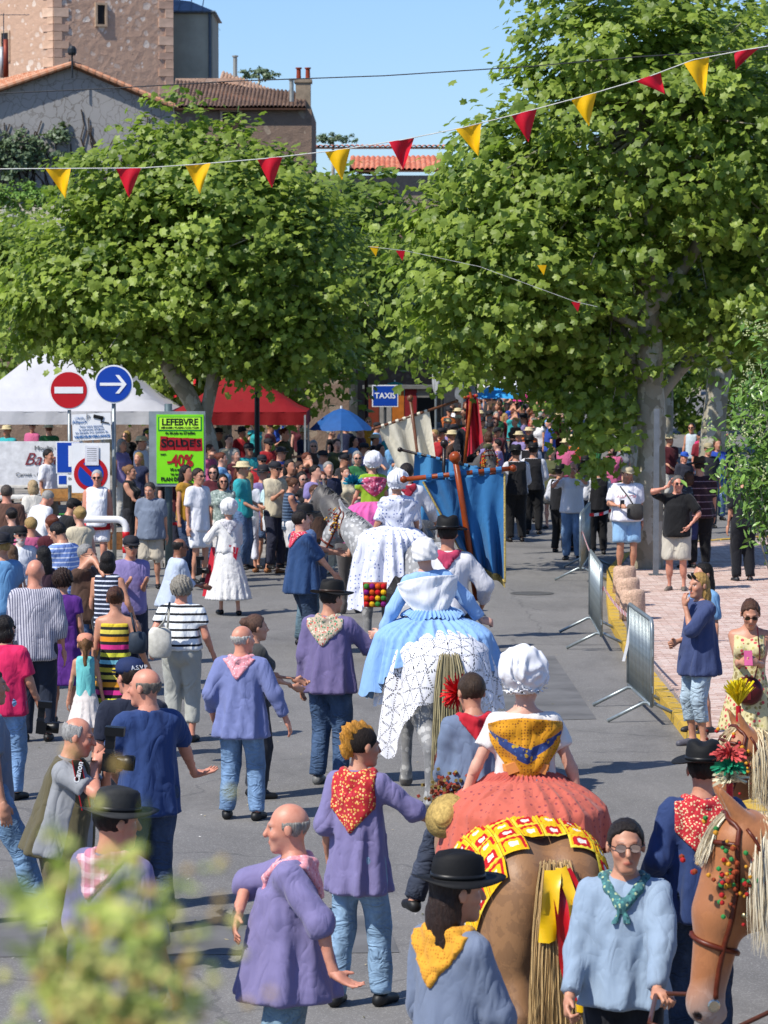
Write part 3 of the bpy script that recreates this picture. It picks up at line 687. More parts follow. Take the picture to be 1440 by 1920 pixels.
def strap(name, hz, pts, w, th, mat, snap=True, parent=None):
    """flat leather strap through head-local points, laid on the horse's skin"""
    P = []
    pts = [np.array(p, float) for p in pts]; n = 6
    for a, b in zip(pts, pts[1:]):
        for k in range(n): P.append(a + (b - a) * k / n)
    P.append(pts[-1]); W = np.array([hz['HL'](p) for p in P], f32)
    if snap:
        for it in range(4):
            d = hz['fh'](W); e = 2e-3; g = np.stack([hz['fh'](W + np.array(v, f32) * e) - d for v in ((1, 0, 0), (0, 1, 0), (0, 0, 1))], 1); g /= np.linalg.norm(g, axis=1)[:, None] + 1e-9
            W = (W - g * (d - th)[:, None]).astype(f32)
    m = MB(); m.tube([tuple(x * hz['S']) for x in W], w * hz['S'], 6); return m.obj(name, mat, parent or hz['root'], smooth=True)
def bridle(hz, leather='#5a2a14', beads=None, bells=False, plume=None):
    L = plain(leather, .4, 0, .2, 30); out = []
    for s in (-1, 1):
        strap('cheek_strap', hz, [(0, .03, .13), (s * .09, .02, .04), (s * .1, .12, -.13), (s * .075, .3, -.36), (s * .06, .36, -.45)], .011, .006, L)
        strap('browband', hz, [(s * .1, .04, .0), (s * .07, .12, .05), (0, .13, .06)], .011, .006, L)
        strap('noseband', hz, [(0, .33, -.22), (s * .08, .28, -.28), (s * .06, .2, -.36), (0, .18, -.4)], .012, .006, L)
        strap('throat_strap', hz, [(s * .09, 0, .03), (s * .12, -.02, -.15), (0, .04, -.32)], .008, .006, L)
        m = MB(); c = hz['HL']((s * .068, .375, -.47)); m.lathe([(.022, -.004), (.03, 0), (.022, .004)], 12, tuple(c * hz['S']), rot=Matrix.Rotation(R(90), 3, 'Y')); m.obj('bit_ring', plain('#b8b4a8', .25, 1, .1), hz['root'])
        if beads:  # woollen blinker tassel made of small pompons
            m = MB(); r = random.Random(4)
            for i in range(70):
                m.m = r.randrange(len(beads)); p = hz['HL']((s * (.12 + r.uniform(0, .035)), .12 + r.gauss(0, .045), -.08 + r.gauss(0, .07))); q = r.uniform(.008, .014)
                m.lathe([(0, -q), (q * .87, -q * .5), (q, 0), (q * .87, q * .5), (0, q)], 6, tuple(p * hz['S']))
            m.obj('pompon_tassel', [plain(b, .9) for b in beads], hz['root'], kind='stuff')
        if bells:
            for k in range(4):
                m = MB(); p = hz['HL']((s * .13, .02 - .07 * k + .12, -.22 - .05 * math.sin(k))); q = .017; m.lathe([(0, -q), (q * .8, -q * .6), (q, 0), (q * .8, q * .6), (0, q)], 10, tuple(p * hz['S'])); m.obj('bell', plain('#a89a70', .3, 1, .1), hz['root'], smooth=True)
    if plume:
        r = random.Random(8); b = hz['HL']((0, .0, .13)) * hz['S']; m = MB(); m.tube([tuple(b), tuple(b + np.array((0, 0, .09)))], .016, 8); m.obj('plume_holder', plain('#b01020', .5), hz['root'])
        lev = len(plume)
        for li, colr in enumerate(plume):
            m = MB()
            for i in range(110 if lev > 1 else 150):
                a = r.uniform(0, 6.28); el = r.uniform(.1, 1.3) if lev > 1 else r.uniform(.9, 1.5); c0 = Vector(b) + Vector((0, 0, .09 + .055 * li)); L = r.uniform(.06, .1) if lev > 1 else r.uniform(.12, .19)
                d = Vector((math.cos(a) * math.cos(el), math.sin(a) * math.cos(el), math.sin(el))); sd = d.cross(Vector((r.uniform(-1, 1), r.uniform(-1, 1), r.uniform(-1, 1)))).normalized() * .008; dr = Vector((0, 0, -.02))
                m.add([c0 - sd * .3, c0 + sd * .3, c0 + d * L * .6 + sd, c0 + d * L * .6 - sd, c0 + d * L + dr + sd * .7, c0 + d * L + dr - sd * .7], [(0, 1, 2, 3), (3, 2, 4, 5)])
            m.obj('feathers', plain(colr, .8, 0, .15), hz['root'], kind='stuff')
def push(P, H, gap):
    sh_ = P.shape; W = P.reshape(-1, 3).astype(f32)
    for it in range(4):
        d = H['field'](W); m_ = d < gap; Wm = W[m_]
        if len(Wm) == 0: break
        e = 4e-3; g = np.stack([H['field'](Wm + np.array(v, f32) * e) - d[m_] for v in ((1, 0, 0), (0, 1, 0), (0, 0, 1))], 1); g /= np.linalg.norm(g, axis=1)[:, None] + 1e-9
        W[m_] = Wm + g * (gap - d[m_])[:, None]
    return W.reshape(sh_)
# ---------------- cloth draped over a horse's back ----------------
def drape(u, v, ax, ay, az, smax=1.1, ripple=.03, nr=9, seed=0, flare=.12):
    """sheet coordinates (m) to a point relative to the crown of the dome"""
    r = np.hypot(u, v) + 1e-6; cu = u / r; cv = v / r; Rm = 1 / np.sqrt((cu / ax) ** 2 + (cv / ay) ** 2)
    s = r / Rm; s1 = np.minimum(s, smax); ex = np.maximum(s - smax, 0) * Rm
    an = np.arctan2(cv, cu); rip = ripple * np.minimum(ex * 4, 1) * (np.sin(an * nr + seed) + .5 * np.sin(an * nr * 1.9 + seed * 2))
    rho = Rm * np.sin(s1) + ex * flare + rip; dz = az * (1 - np.cos(s1)) + ex * .98
    return np.stack([rho * cu, rho * cv, -dz], -1)
# ---------------- ground ----------------
def asphalt():
    t = NT('asphalt'); v = t.co('Object'); a = t.noise(v, .35, 5, .6).outputs[0]; b = t.noise(v, 90, 3, .7).outputs[0]; c = t.noise(t.scale(v, (1, .25, 1)), 1.6, 4, .6, .8).outputs[0]
    base = t.ramp(t.math('ADD', t.math('MULTIPLY', a, .6), t.math('MULTIPLY', c, .4)), [(.35, (.125, .120, .112)), (.6, (.178, .170, .158))])
    sp = t.vor(v, 130).outputs[1]; base = t.mix(t.math('MULTIPLY', t.math('GREATER_THAN', t.xyz(sp)[0], .86), .55), base, (.32, .31, .29))
    sp2 = t.vor(v, 7).outputs[0]; base = t.mix(t.math('MULTIPLY', t.math('LESS_THAN', sp2, .055), .35), base, (.03, .03, .03))
    st_ = t.noise(t.scale(v, (1, .5, 1)), .9, 5, .7, .6).outputs[0]; base = t.mix(t.math('MULTIPLY', t.math('SUBTRACT', st_, .52, clamp=True), 2.6, clamp=True), base, (.07, .067, .063)); st2 = t.noise(v, 3.2, 4, .7, .3).outputs[0]; base = t.mix(t.math('MULTIPLY', t.math('SUBTRACT', st2, .60, clamp=True), 3.0, clamp=True), base, (.26, .25, .23))
    cr = t.n('TexVoronoi', feature='DISTANCE_TO_EDGE', _Vector=t.n('VectorMath', operation='ADD', i0=v, i1=t.scale(t.noise(v, 1.5, 4).outputs[1], (.8, .8, 0))).outputs[0], _Scale=.16).outputs[0]
    base = t.mix(t.math('MULTIPLY', t.math('LESS_THAN', cr, .0022), .4), base, (.06, .06, .06))
    t.base(base); t.rough(.88); t.bump(b, .35, .004); return t.m
m = MB(); m.box((0, 190, -.25), (500, 440, .5)); road = m.obj('road', asphalt(), kind='structure')
m = MB()  # tar patches and a manhole on the road
for (x, y, w, h_) in ((-1.6, 21.2, 3.4, 1.5), (1.6, 36, 1.2, 6.5)):
    m.poly([(x - w / 2, y - h_ / 2, .004), (x + w / 2, y - h_ / 2 + .2, .004), (x + w / 2 - .1, y + h_ / 2, .004), (x - w / 2, y + h_ / 2 - .1, .004)])
m.obj('road_patch', plain((.135, .133, .13), .9, 0, .15, 2, .4, 90), kind='structure')
c = G(998, 1113); m = MB(); m.lathe([(.33, .003), (.33, .008), (.29, .009), (.285, .006), (0, .006)], 28, tuple(c)); m.obj('manhole_cover', plain((.12, .115, .105), .6, .3, .2, 20, .5, 60), label='round iron manhole cover set in the road beyond the banners', cat='manhole cover')
KERB = [(3.15, 8), (3.05, 20), (2.99, 30.9), (2.96, 37.5), (3.08, 43.3), (3.3, 47), (3.62, 51.5), (4.1, 55), (5.2, 58), (7, 59.6), (10, 60.2), (14, 60.4)]
pav_red = plain('#c5a394', .85, 0, .1, 3, .3, 60)
m = MB(); P = [(x + .12, y) for x, y in KERB] + [(14, 8)]
m.poly([(x, y, .10) for x, y in P], .12, (0, 0, -1)); m.obj('pavement', plain((.30, .24, .21), .9, 0, .15, 4, .3, 80), kind='structure')
pave = SC.objects['pavement']
# kerb stones, painted yellow, some worn
def kerb_mat():
    t = NT('painted_kerb'); v = t.co(); w = t.noise(v, 7, 5, .7, .3).outputs[0]; base = t.mix(t.math('GREATER_THAN', w, .60), (.52, .33, .045), (.30, .29, .27))
    w2 = t.noise(v, 26, 4, .7).outputs[0]; base = t.mix(t.math('MULTIPLY', t.math('GREATER_THAN', w2, .6), .6), base, (.10, .09, .07)); t.base(base); t.rough(.85); t.bump(w2, .5, .01); return t.m
KM = kerb_mat(); kerb = empty('kerb', (0, 0, 0)); kerb['kind'] = 'structure'
def along(P, step, s0=0):
    out = []; d = s0
    for (x0, y0), (x1, y1) in zip(P, P[1:]):
        L = math.hypot(x1 - x0, y1 - y0)
        while d < L: t = d / L; out.append((x0 + (x1 - x0) * t, y0 + (y1 - y0) * t, math.atan2(y1 - y0, x1 - x0))); d += step
        d -= L
    return out
for i, (x, y, a) in enumerate(along(KERB, .5, .2)):
    m = MB(); r = random.Random(i); m.box((0, 0, 0), (.488, .15, .135), taper=.96); o = m.obj('kerb_stone', KM, kerb); o.location = (x + .05, y, .05 + r.uniform(-.004, .004)); o.rotation_euler = (r.uniform(-.01, .01), r.uniform(-.01, .01), a)
# pavers: every one near enough to tell apart is a brick of its own, the rest one mesh
pm = [plain(c_, .9, 0, .12, 9, .3, 80) for c_ in ('#c6ab9e', '#bba093', '#cdb8ac')]
cells = []
for j in range(0, 300):
    y = 30 + j * .105
    for i in range(0, 60):
        x = 3.15 + i * .21 + (j % 2) * .105
        kx = np.interp(y, [k[1] for k in KERB], [k[0] for k in KERB]) + .24
        px = 720 + x / y * 6000
        if x > kx and px < 1470 and y < 58: cells.append((x, y))
bm = MB(); bm.box((0, 0, 0), (.2, .096, .02), taper=.97); bme = bm.mesh(); bme.materials.append(pm[0]); r = random.Random(2)
for x, y in cells[:300]:
    o = bpy.data.objects.new('brick', bme); COL.objects.link(o); o.parent = pave; o.location = (x, y, .105 + r.uniform(-.0015, .0015)); o.rotation_euler = (r.uniform(-.01, .01), r.uniform(-.01, .01), r.uniform(-.01, .01))
    o.material_slots[0].link = 'OBJECT'; o.material_slots[0].material = pm[r.randrange(3)]
bv = np.array(bme.vertices[0].co) * 0; tv = np.array([v.co[:] for v in bme.vertices]); tf = np.array([tuple(p.vertices) for p in bme.polygons]); cc = np.array([(x, y, .105) for x, y in cells[300:]]); jz = np.random.RandomState(1).uniform(-.0015, .0015, (len(cc), 1, 1))
V = (tv[None] + cc[:, None] + jz * np.array((0, 0, 1))).reshape(-1, 3); F = (tf[None] + (np.arange(len(cc)) * 8)[:, None, None]).reshape(-1, 4)
link('bricks', npmesh(V, F, False, np.repeat(np.random.RandomState(2).randint(0, 3, len(cc)), 6)), pave, pm, kind='stuff')
# left pavement with its low kerb
LZ = .10
m = MB(); P = [(-1.75, 54.2), (-1.5, 57), (-1.4, 75), (-.9, 130), (-40, 130), (-40, 50), (-7, 52.5), (-4, 53.6)]
m.poly([(x, y, LZ) for x, y in P], .12, (0, 0, -1)); m.obj('pavement', plain((.27, .25, .22), .9, 0, .2, 1.5, .4, 60), kind='structure')
for i, (x, y, a) in enumerate(along([(-12, 51.6), (-7, 52.5), (-4, 53.6), (-1.75, 54.2), (-1.5, 57), (-1.4, 75)], .9)):
    m = MB(); m.box((0, 0, 0), (.88, .16, .14), taper=.97); o = m.obj('kerb_stone', plain((.40, .38, .35), .85, 0, .15, 8, .3, 50), kerb); o.location = (x + .02, y - .05, .045); o.rotation_euler = (0, 0, a)
# ---------------- far ground behind trees, distant hill line ----------------
# ---------------- foliage ----------------
def leaf_mat(name, c1, c2, tr=.35, rough=.45):
    t = NT(name); a = t.n('Attribute', attribute_name='tint').outputs[0]; r = t.xyz(a)[0]
    col = t.ramp(r, [(0, c1), (.75, c2), (1, tuple(min(1, x * 1.35) for x in rgb(c2)))]); t.base(col); t.rough(rough); t.b.inputs['Specular IOR Level'].default_value = .35
    tb = t.n('BsdfTranslucent'); t.put(tb.inputs[0], t.mix(.5, col, (.25, .42, .03))); ms = t.n('MixShader'); ms.inputs[0].default_value = tr
    t.t.links.new(t.b.outputs[0], ms.inputs[1]); t.t.links.new(tb.outputs[0], ms.inputs[2]); t.t.links.new(ms.outputs[0], t.t.nodes['Material Output'].inputs[0]); return t.m
def _pt(a, r): return (r * math.cos(R(a)), r * math.sin(R(a)), -.16 * r * r)
PALM = np.array([(0, 0, .03)] + [_pt(a, r_) for a, r_ in ((90, 1), (66, .66), (38, .95), (12, .62), (-18, .78), (-90, .42), (198, .78), (168, .62), (142, .95), (114, .66))]) * (.5, .5, .5)
PALMF = np.array([(0, i, i + 1 if i < 10 else 1) for i in range(1, 11)])
DIAM = np.array([(0, -.5, 0), (.36, .05, -.03), (0, .5, -.08), (-.36, .05, -.03)]); DIAMF = np.array([(0, 1, 2), (0, 2, 3)])
OVAL = np.array([(0, -.5, 0), (.15, -.2, .02), (.16, .12, .02), (0, .5, -.1), (-.16, .12, .02), (-.15, -.2, .02), (0, 0, -.03)]); OVALF = np.array([(6, i, (i + 1) % 6) for i in range(6)])
def scatter(P, N, size, tmpl, rs, tone=None):
    n = len(P); N = N / (np.linalg.norm(N, axis=1)[:, None] + 1e-9); a = rs.normal(size=(n, 3)); X = np.cross(a, N); X /= np.linalg.norm(X, axis=1)[:, None] + 1e-9; Y = np.cross(N, X)
    T, F = tmpl; sz = size * rs.uniform(.65, 1.2, n)
    V = P[:, None] + sz[:, None, None] * (T[None, :, 0:1] * X[:, None] + T[None, :, 1:2] * Y[:, None] + T[None, :, 2:3] * N[:, None])
    FF = (F[None] + (np.arange(n) * len(T))[:, None, None]).reshape(-1, 3)
    tn = np.clip(rs.beta(2.2, 2.2, n) if tone is None else tone, 0, 1)
    return V.reshape(-1, 3), FF, np.repeat(tn, len(T))
def crown(parent, blobs, n, size, mat, seed, tmpl, clump=.42, per=26, flat=.55, droop=.35):
    rs = np.random.RandomState(seed); vol = np.array([b[1][0] * b[1][1] * b[1][2] for b in blobs]) ** .8; pr = vol / vol.sum(); nc = n // per
    k = rs.choice(len(blobs), nc, p=pr); C = np.array([b[0] for b in blobs])[k]; Rr = np.array([b[1] for b in blobs])[k]
    d = rs.normal(size=(nc, 3)); d /= np.linalg.norm(d, axis=1)[:, None]; rad = rs.uniform(.12, 1.0, nc) ** .38 * (1 + .17 * rs.normal(size=nc))
    cc = C + d * Rr * rad[:, None]; out = d
    cr = clump * rs.uniform(.6, 1.3, nc); ct = rs.beta(2, 2, nc)
    L = rs.normal(size=(nc, per, 3)) * .55; P = cc[:, None] + L * cr[:, None, None] * np.array((1, 1, flat)) + (out * cr[:, None])[:, None] * .2
    P[..., 2] -= droop * cr[:, None] * (L[..., 0] ** 2 + L[..., 1] ** 2) * .5
    N = out[:, None] * .75 + np.array((-.25, -.25, .75)) + rs.normal(size=(nc, per, 3)) * .5
    tone = np.clip(ct[:, None] * .6 + rs.uniform(0, .45, (nc, per)), 0, 1)
    P = P.reshape(-1, 3); V, F, t = scatter(P, N.reshape(-1, 3), size, tmpl, rs, tone.ravel())
    me = npmesh(V, F, False); colattr(me, np.repeat(t[:, None], 3, 1)); o = link('crown', me, parent, mat, kind='stuff'); return cc
def bark():
    if 'bark' in _mc: return _mc['bark']
    t = NT('plane_bark'); v = t.co(); w = t.n('VectorMath', operation='ADD', i0=t.scale(v, (1, 1, .6)), i1=t.scale(t.noise(v, 5, 3).outputs[1], (.25, .25, .25))).outputs[0]
    c_ = t.xyz(t.vor(w, 6).outputs[1])[0]; base = t.ramp(c_, [(0, (.30, .27, .20)), (.35, (.42, .39, .30)), (.6, (.22, .20, .14)), (.8, (.50, .47, .38))], True)
    n = t.noise(v, 18, 4).outputs[0]; t.base(t.mix(t.math('MULTIPLY', n, .5), base, (.20, .17, .12))); t.rough(.85); t.bump(t.math('ADD', n, t.math('MULTIPLY', c_, .4)), .5, .02); _mc['bark'] = t.m; return t.m
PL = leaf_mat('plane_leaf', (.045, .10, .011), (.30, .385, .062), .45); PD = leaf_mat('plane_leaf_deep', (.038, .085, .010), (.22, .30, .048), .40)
def limb(name, pts, r, parent, n=10):
    P = []; pts = [Vector(p) for p in pts]; Rr = []
    for i in range(len(pts) - 1):
        for k in range(4):
            t = k / 4; p0 = pts[max(i - 1, 0)]; p1 = pts[i]; p2 = pts[i + 1]; p3 = pts[min(i + 2, len(pts) - 1)]
            P.append(.5 * ((2 * p1) + (p2 - p0) * t + (2 * p0 - 5 * p1 + 4 * p2 - p3) * t * t + (3 * p1 - p0 - 3 * p2 + p3) * t ** 3)); Rr.append(r[i] + (r[i + 1] - r[i]) * t)
    P.append(pts[-1]); Rr.append(r[-1]); m = MB(); m.tube(P, [q * (1 + .07 * math.sin(i * 1.9 + r[0] * 50)) for i, q in enumerate(Rr)], n); return m.obj(name, bark(), parent, smooth=True)
def plane_tree(label, base, trunk, limbs, blobs, n, size, seed, mat=None, tmpl=(PALM, PALMF), group='plane trees along the street', **kw):
    b = Vector(base); root = empty('plane_tree', b, 0, label, 'tree', group)
    tp, tr = trunk; limb('trunk', tp, tr, root, 14)
    for lp, lr in limbs: limb('branch', lp, lr, root, 8)
    cc = crown(root, blobs, n, size, mat or PL, seed, tmpl, **kw)
    m = MB(); rs = random.Random(seed); top = Vector(tp[-1])
    for c_ in cc[:: max(1, len(cc) // 90)]:
        c_ = Vector(c_); q = top.lerp(c_, .35) + Vector((rs.uniform(-.3, .3), rs.uniform(-.3, .3), rs.uniform(-.1, .5))); m.tube([top.lerp(c_, .03), q, c_], [.035, .022, .007], 4, False)
    m.obj('twigs', bark(), root, kind='stuff'); return root
# ---------- the plane trees ----------
b = G(1215, 1078); b.z = .1
plane_tree('great plane tree with a mottled trunk on the pink paving, crown filling the upper corner', b,
    ([(0, 0, -.1), (.0, 0, .9), (.05, 0, 2.0), (.02, .1, 3.3), (.0, .1, 4.2), (-.05, .1, 5.6), (.05, .2, 7.2)], [.30, .25, .23, .22, .2, .15, .06]),
    [([(.0, .1, 3.0), (-.5, .5, 4.0), (-.9, .6, 5.2), (-1.6, .7, 6.4)], [.15, .12, .1, .04]), ([(0, .1, 2.6), (.7, .5, 3.4), (1.6, .7, 4.3), (2.4, .8, 5.8)], [.13, .1, .08, .04]), ([(0, 0, 4.2), (.8, 0, 5.3), (1.3, 0, 6.9)], [.13, .1, .04]), ([(0, .1, 3.9), (-1.3, .2, 4.4), (-2.4, .3, 4.6)], [.1, .07, .03])],
    [((-.2, 0, 7.0), (2.5, 2.2, 2.5)), ((-1.9, 0, 5.0), (2.0, 2.0, 1.9)), ((-3.0, .3, 4.3), (1.1, 1.6, 1.3)), ((1.7, .2, 6.4), (1.7, 2.2, 2.6)), ((-.5, .2, 8.4), (1.9, 1.7, 1.3)), ((1.5, 1.0, 4.3), (1.5, 1.5, .9)), ((-1.3, .2, 9.3), (.5, .6, .7)), ((.9, 0, 9.6), (.6, .6, .6)), ((-3.4, 0, 5.6), (.6, .7, .7)), ((-2.3, .2, 6.4), (1.1, 1.5, 1.1)), ((-1.5, .9, 3.9), (1.1, 1.2, .8)), ((-.85, .6, 2.75), (.5, .9, .75)), ((.8, -.3, 3.25), (.65, .6, .45)), ((-1.0, .2, 2.9), (.75, .9, .8)), ((-.75, .1, 2.15), (.45, .6, .5))],
    35000, .215, 11, clump=.44, flat=.45)
b = G(1330, 965); b.z = .1
plane_tree('second plane tree at the edge of the picture, its crown merging behind the great one', b,
    ([(0, 0, -.1), (.1, 0, 2), (.35, 0, 4), (.8, .1, 6.5)], [.3, .26, .22, .1]), [([(.1, 0, 3), (-.8, 0, 4.5), (-1.2, 0, 6)], [.15, .1, .05])],
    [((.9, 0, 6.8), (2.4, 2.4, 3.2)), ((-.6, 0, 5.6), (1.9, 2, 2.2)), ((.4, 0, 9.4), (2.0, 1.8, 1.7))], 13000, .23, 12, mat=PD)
b = G(1180, 900)
plane_tree('dark leaning plane tree standing behind the great mottled trunk', b,
    ([(0, 0, -.1), (-.1, 0, 2), (-.45, 0, 3.5), (-1.1, 0, 5.5)], [.3, .26, .22, .12]), [([(-.1, 0, 2.5), (.7, 0, 4), (1, 0, 6)], [.16, .1, .05])],
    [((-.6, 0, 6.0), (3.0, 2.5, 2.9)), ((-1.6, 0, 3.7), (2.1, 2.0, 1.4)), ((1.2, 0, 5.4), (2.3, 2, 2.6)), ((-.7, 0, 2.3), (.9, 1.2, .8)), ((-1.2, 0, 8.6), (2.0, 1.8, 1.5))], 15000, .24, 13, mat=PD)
b = G(345, 1010); b.z = LZ
plane_tree('leafy plane tree with a leaning pale trunk behind the green sale poster', b,
    ([(.55, 0, -.1), (.5, 0, 1.6), (.1, 0, 2.6), (-.35, 0, 3.4), (-.3, .1, 5)], [.2, .18, .17, .15, .09]), [([(.35, 0, 2.0), (.6, .1, 3.2), (.75, .2, 5)], [.14, .12, .06]), ([(-.3, 0, 3.4), (-1.2, 0, 4.4), (-1.9, 0, 5)], [.1, .07, .03])],
    [((.2, 0, 5.6), (2.5, 2.2, 2.0)), ((-1.5, 0, 4.7), (2.0, 2.0, 1.6)), ((1.6, 0, 5.0), (1.6, 2.0, 1.8)), ((.0, 0, 7.2), (.7, 1.0, .8)), ((-.1, 0, 8.1), (.35, .5, .45)), ((-.9, -.2, 7.3), (.45, .7, .7)), ((-1.9, 0, 6.6), (.6, .8, .7)), ((1.0, .1, 7.2), (.45, .6, .6)), ((1.0, -.3, 3.45), (1.1, .8, .4)), ((-1.0, -.2, 6.2), (1.1, 1.3, .9)), ((1.6, -.3, 3.05), (.9, .6, .28)), ((-2.3, 0, 4.5), (1.3, 1.4, .75)), ((1.5, .3, 6.4), (1.1, 1.3, .9)), ((-.6, -.4, 3.6), (1.2, .8, .5)), ((1.7, -.2, 3.7), (1.3, 1.3, .7))],
    31000, .215, 14, clump=.44, flat=.45)
plane_tree('plane tree at the far edge over the white tent', Vector((-9.6, 72, LZ)),
    ([(0, 0, -.1), (.1, 0, 2), (0, 0, 4)], [.2, .18, .1]), [], [((.3, 0, 5.4), (1.9, 2, 1.5)), ((1.3, 0, 5.0), (1.2, 1.5, .8)), ((1.6, -1, 5.0), (1.2, 1.2, .8))], 9000, .2, 15)
for i, (x, y, h_, w, lab, n) in enumerate(((-3.55, 70, 6.6, 2.6, 'plane tree with a pale upright trunk beside the red market tent', 9000), (-2.3, 82, 7.9, 3.0, 'plane tree beyond the red market tent, above the blue taxi sign', 9000), (-1.1, 100, 8.9, 3.4, 'farther plane tree in the shade behind the taxi sign', 8000),
        (-1.2, 128, 9.8, 4.4, 'farthest plane tree closing the middle of the street', 8000), (4.9, 92, 8.5, 3.2, 'plane tree beyond the musicians at the kerb bend', 9000), (4.4, 118, 9, 4.2, 'plane tree over the parasols at the end of the street', 8000), (8.8, 100, 9.5, 4, 'plane tree behind the seated family by the road bend', 8000),
        (-7.2, 84, 6.3, 3.2, 'plane tree in the market square behind both tents', 9000), (4.0, 150, 9, 5.5, 'dim plane tree behind the last parasols', 7000), (-6.5, 110, 8.4, 4.6, 'broad plane tree in front of the low red roofs', 8000), (9.5, 72, 7.5, 2.6, 'plane tree in full sun past the glossy bush', 8000))):
    r = random.Random(i); q = h_ * .42
    bl = [((0, 0, h_ * .66), (w * .85, w * .8, h_ * .3)), ((-w * .5, 0, h_ * .52), (w * .6, w * .6, h_ * .2)), ((w * .5, 0, h_ * .55), (w * .6, w * .6, h_ * .22)), ((r.uniform(-.5, .5), 0, h_ * .87), (w * .45, w * .45, h_ * .12))]
    plane_tree(lab, Vector((x, y, LZ if x < -1.3 else 0)), ([(0, 0, -.1), (r.uniform(-.1, .1), 0, q * .6), (r.uniform(-.25, .25), 0, q), (0, 0, h_ * .7)], [.21, .18, .16, .08]), [([(0, 0, q * .9), (-.9, 0, h_ * .55), (-1.4, 0, h_ * .68)], [.11, .08, .03]), ([(0, 0, q * .85), (.9, 0, h_ * .55), (1.3, 0, h_ * .68)], [.11, .08, .03])],
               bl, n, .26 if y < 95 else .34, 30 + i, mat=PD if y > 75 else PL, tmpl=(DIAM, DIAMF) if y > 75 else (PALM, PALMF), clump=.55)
def bush(name, label, base, blobs, n, size, seed, mat, tmpl=(OVAL, OVALF), cat='bush', stems=8, **kw):
    root = empty(name, base, 0, label, cat); cc = crown(root, blobs, n, size, mat, seed, tmpl, **kw); root.children[0].name = 'foliage'
    m = MB(); r = random.Random(seed)
    for c_ in cc[:: max(1, len(cc) // 60)]: m.tube([(blobs[0][0][0] + r.uniform(-.1, .1), blobs[0][0][1], 0), Vector(c_) * .5 + Vector((0, 0, r.uniform(0, .3))), c_], [.02, .012, .004], 4, False)
    m.obj('stem', bark(), root); return root
GL = leaf_mat('glossy_leaf', (.03, .10, .012), (.16, .27, .05), .2, .3)
bush('shrub', 'glossy green bush with pale flower sprays at the picture edge above the paving', (4.25, 31.5, .1), [((-.2, 0, 2.9), (.62, .7, .9)), ((0, 0, 3.4), (.45, .6, .6)), ((-.1, 0, 2.2), (.5, .6, .55)), ((-.55, 0, 2.6), (.3, .4, .4))], 6500, .115, 21, GL, clump=.2, per=16, flat=.8)
sh = SC.objects['shrub']; m = MB(); r = random.Random(5)
for i in range(46):
    c_ = Vector((r.gauss(-.35, .3), r.uniform(-.6, -.2), r.uniform(2.2, 4.0))); 
    for k in range(16): q = c_ + Vector((r.gauss(0, .022), r.gauss(0, .022), r.uniform(-.02, .13))); m.box(q, (.012, .012, .012), Euler((r.random(), r.random(), 0)).to_matrix())
m.obj('flower_sprays', plain('#b7bf86', .8), sh, kind='stuff')
DK = leaf_mat('dusty_leaf', (.05, .09, .05), (.14, .19, .10), .2)
bush('shrub', 'grey-green bushes growing in front of the stone house and red roofs', (-3.6, 108, 4.2), [((.6, 0, 2.6), (2.2, 1.2, 1.5)), ((2.6, 0, 1.6), (1.6, 1, 1.1)), ((-.6, 0, 3.2), (1, .8, .8))], 7000, .2, 22, DK, (DIAM, DIAMF), clump=.4)
IV = leaf_mat('creeper_leaf', (.06, .15, .02), (.17, .30, .05), .2)
# ---------------- buildings ----------------
def stone_mat(name, a, b, c_, sc=2.2, mort=.0):
    t = NT(name); v = t.co(); w = t.n('VectorMath', operation='ADD', i0=v, i1=t.scale(t.noise(v, 2.5, 3).outputs[1], (.3, .3, .3))).outputs[0]
    vo = t.vor(w, sc); st = t.xyz(vo.outputs[1]); n = t.noise(v, 1.2, 5, .65).outputs[0]; n2 = t.noise(v, 14, 4, .7).outputs[0]
    base = t.mix(n, a, b); base = t.mix(t.math('MULTIPLY', t.math('LESS_THAN', vo.outputs[0], t.math('MULTIPLY', st[0], .55)), .85), base, t.mix(st[1], c_, b)); base = t.mix(t.math('MULTIPLY', n2, .3), base, tuple(x * .5 for x in rgb(a)))
    t.base(base); t.rough(.95); t.bump(t.math('ADD', n2, vo.outputs[0]), .6, .04); return t.m
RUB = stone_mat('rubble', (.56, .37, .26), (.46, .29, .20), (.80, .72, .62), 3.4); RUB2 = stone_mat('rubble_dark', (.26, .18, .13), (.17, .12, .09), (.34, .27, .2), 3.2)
def tiles(name, corners, rows, colsn, mat, parent, th=.07):
    """roof of half-round tiles over four corners: eave a,b then ridge c,d"""
    a, b, c_, d = [np.array(p, float) for p in corners]; nu = colsn * 6; V = []; nrm = unit(np.cross(b - a, d - a)); nrm = nrm if nrm[2] > 0 else -nrm
    vs = []
    for j in range(rows): vs += [(j / rows, 0.0), ((j + .97) / rows, -.035)]
    for (t, dz) in vs:
        for i in range(nu + 1):
            u = i / nu; p = (a * (1 - u) + b * u) * (1 - t) + (d * (1 - u) + c_ * u) * t; jig = math.sin(i // 6 * 12.9 + (t * rows // 1) * 7.3) * .012
            V.append(p + nrm * (th * abs(math.sin(math.pi * i / 6)) + dz + .04 + jig))
    n = nu + 1; F = [(j * n + i, j * n + i + 1, (j + 1) * n + i + 1, (j + 1) * n + i) for j in range(len(vs) - 1) for i in range(nu)]
    o = link(name, npmesh(np.array(V), np.array(F), False), parent, mat, kind='stuff')
    m = MB(); m.poly([a, b, c_, d], .06, -nrm); m.obj('roof', plain('#6a4a38', .9), parent); return o
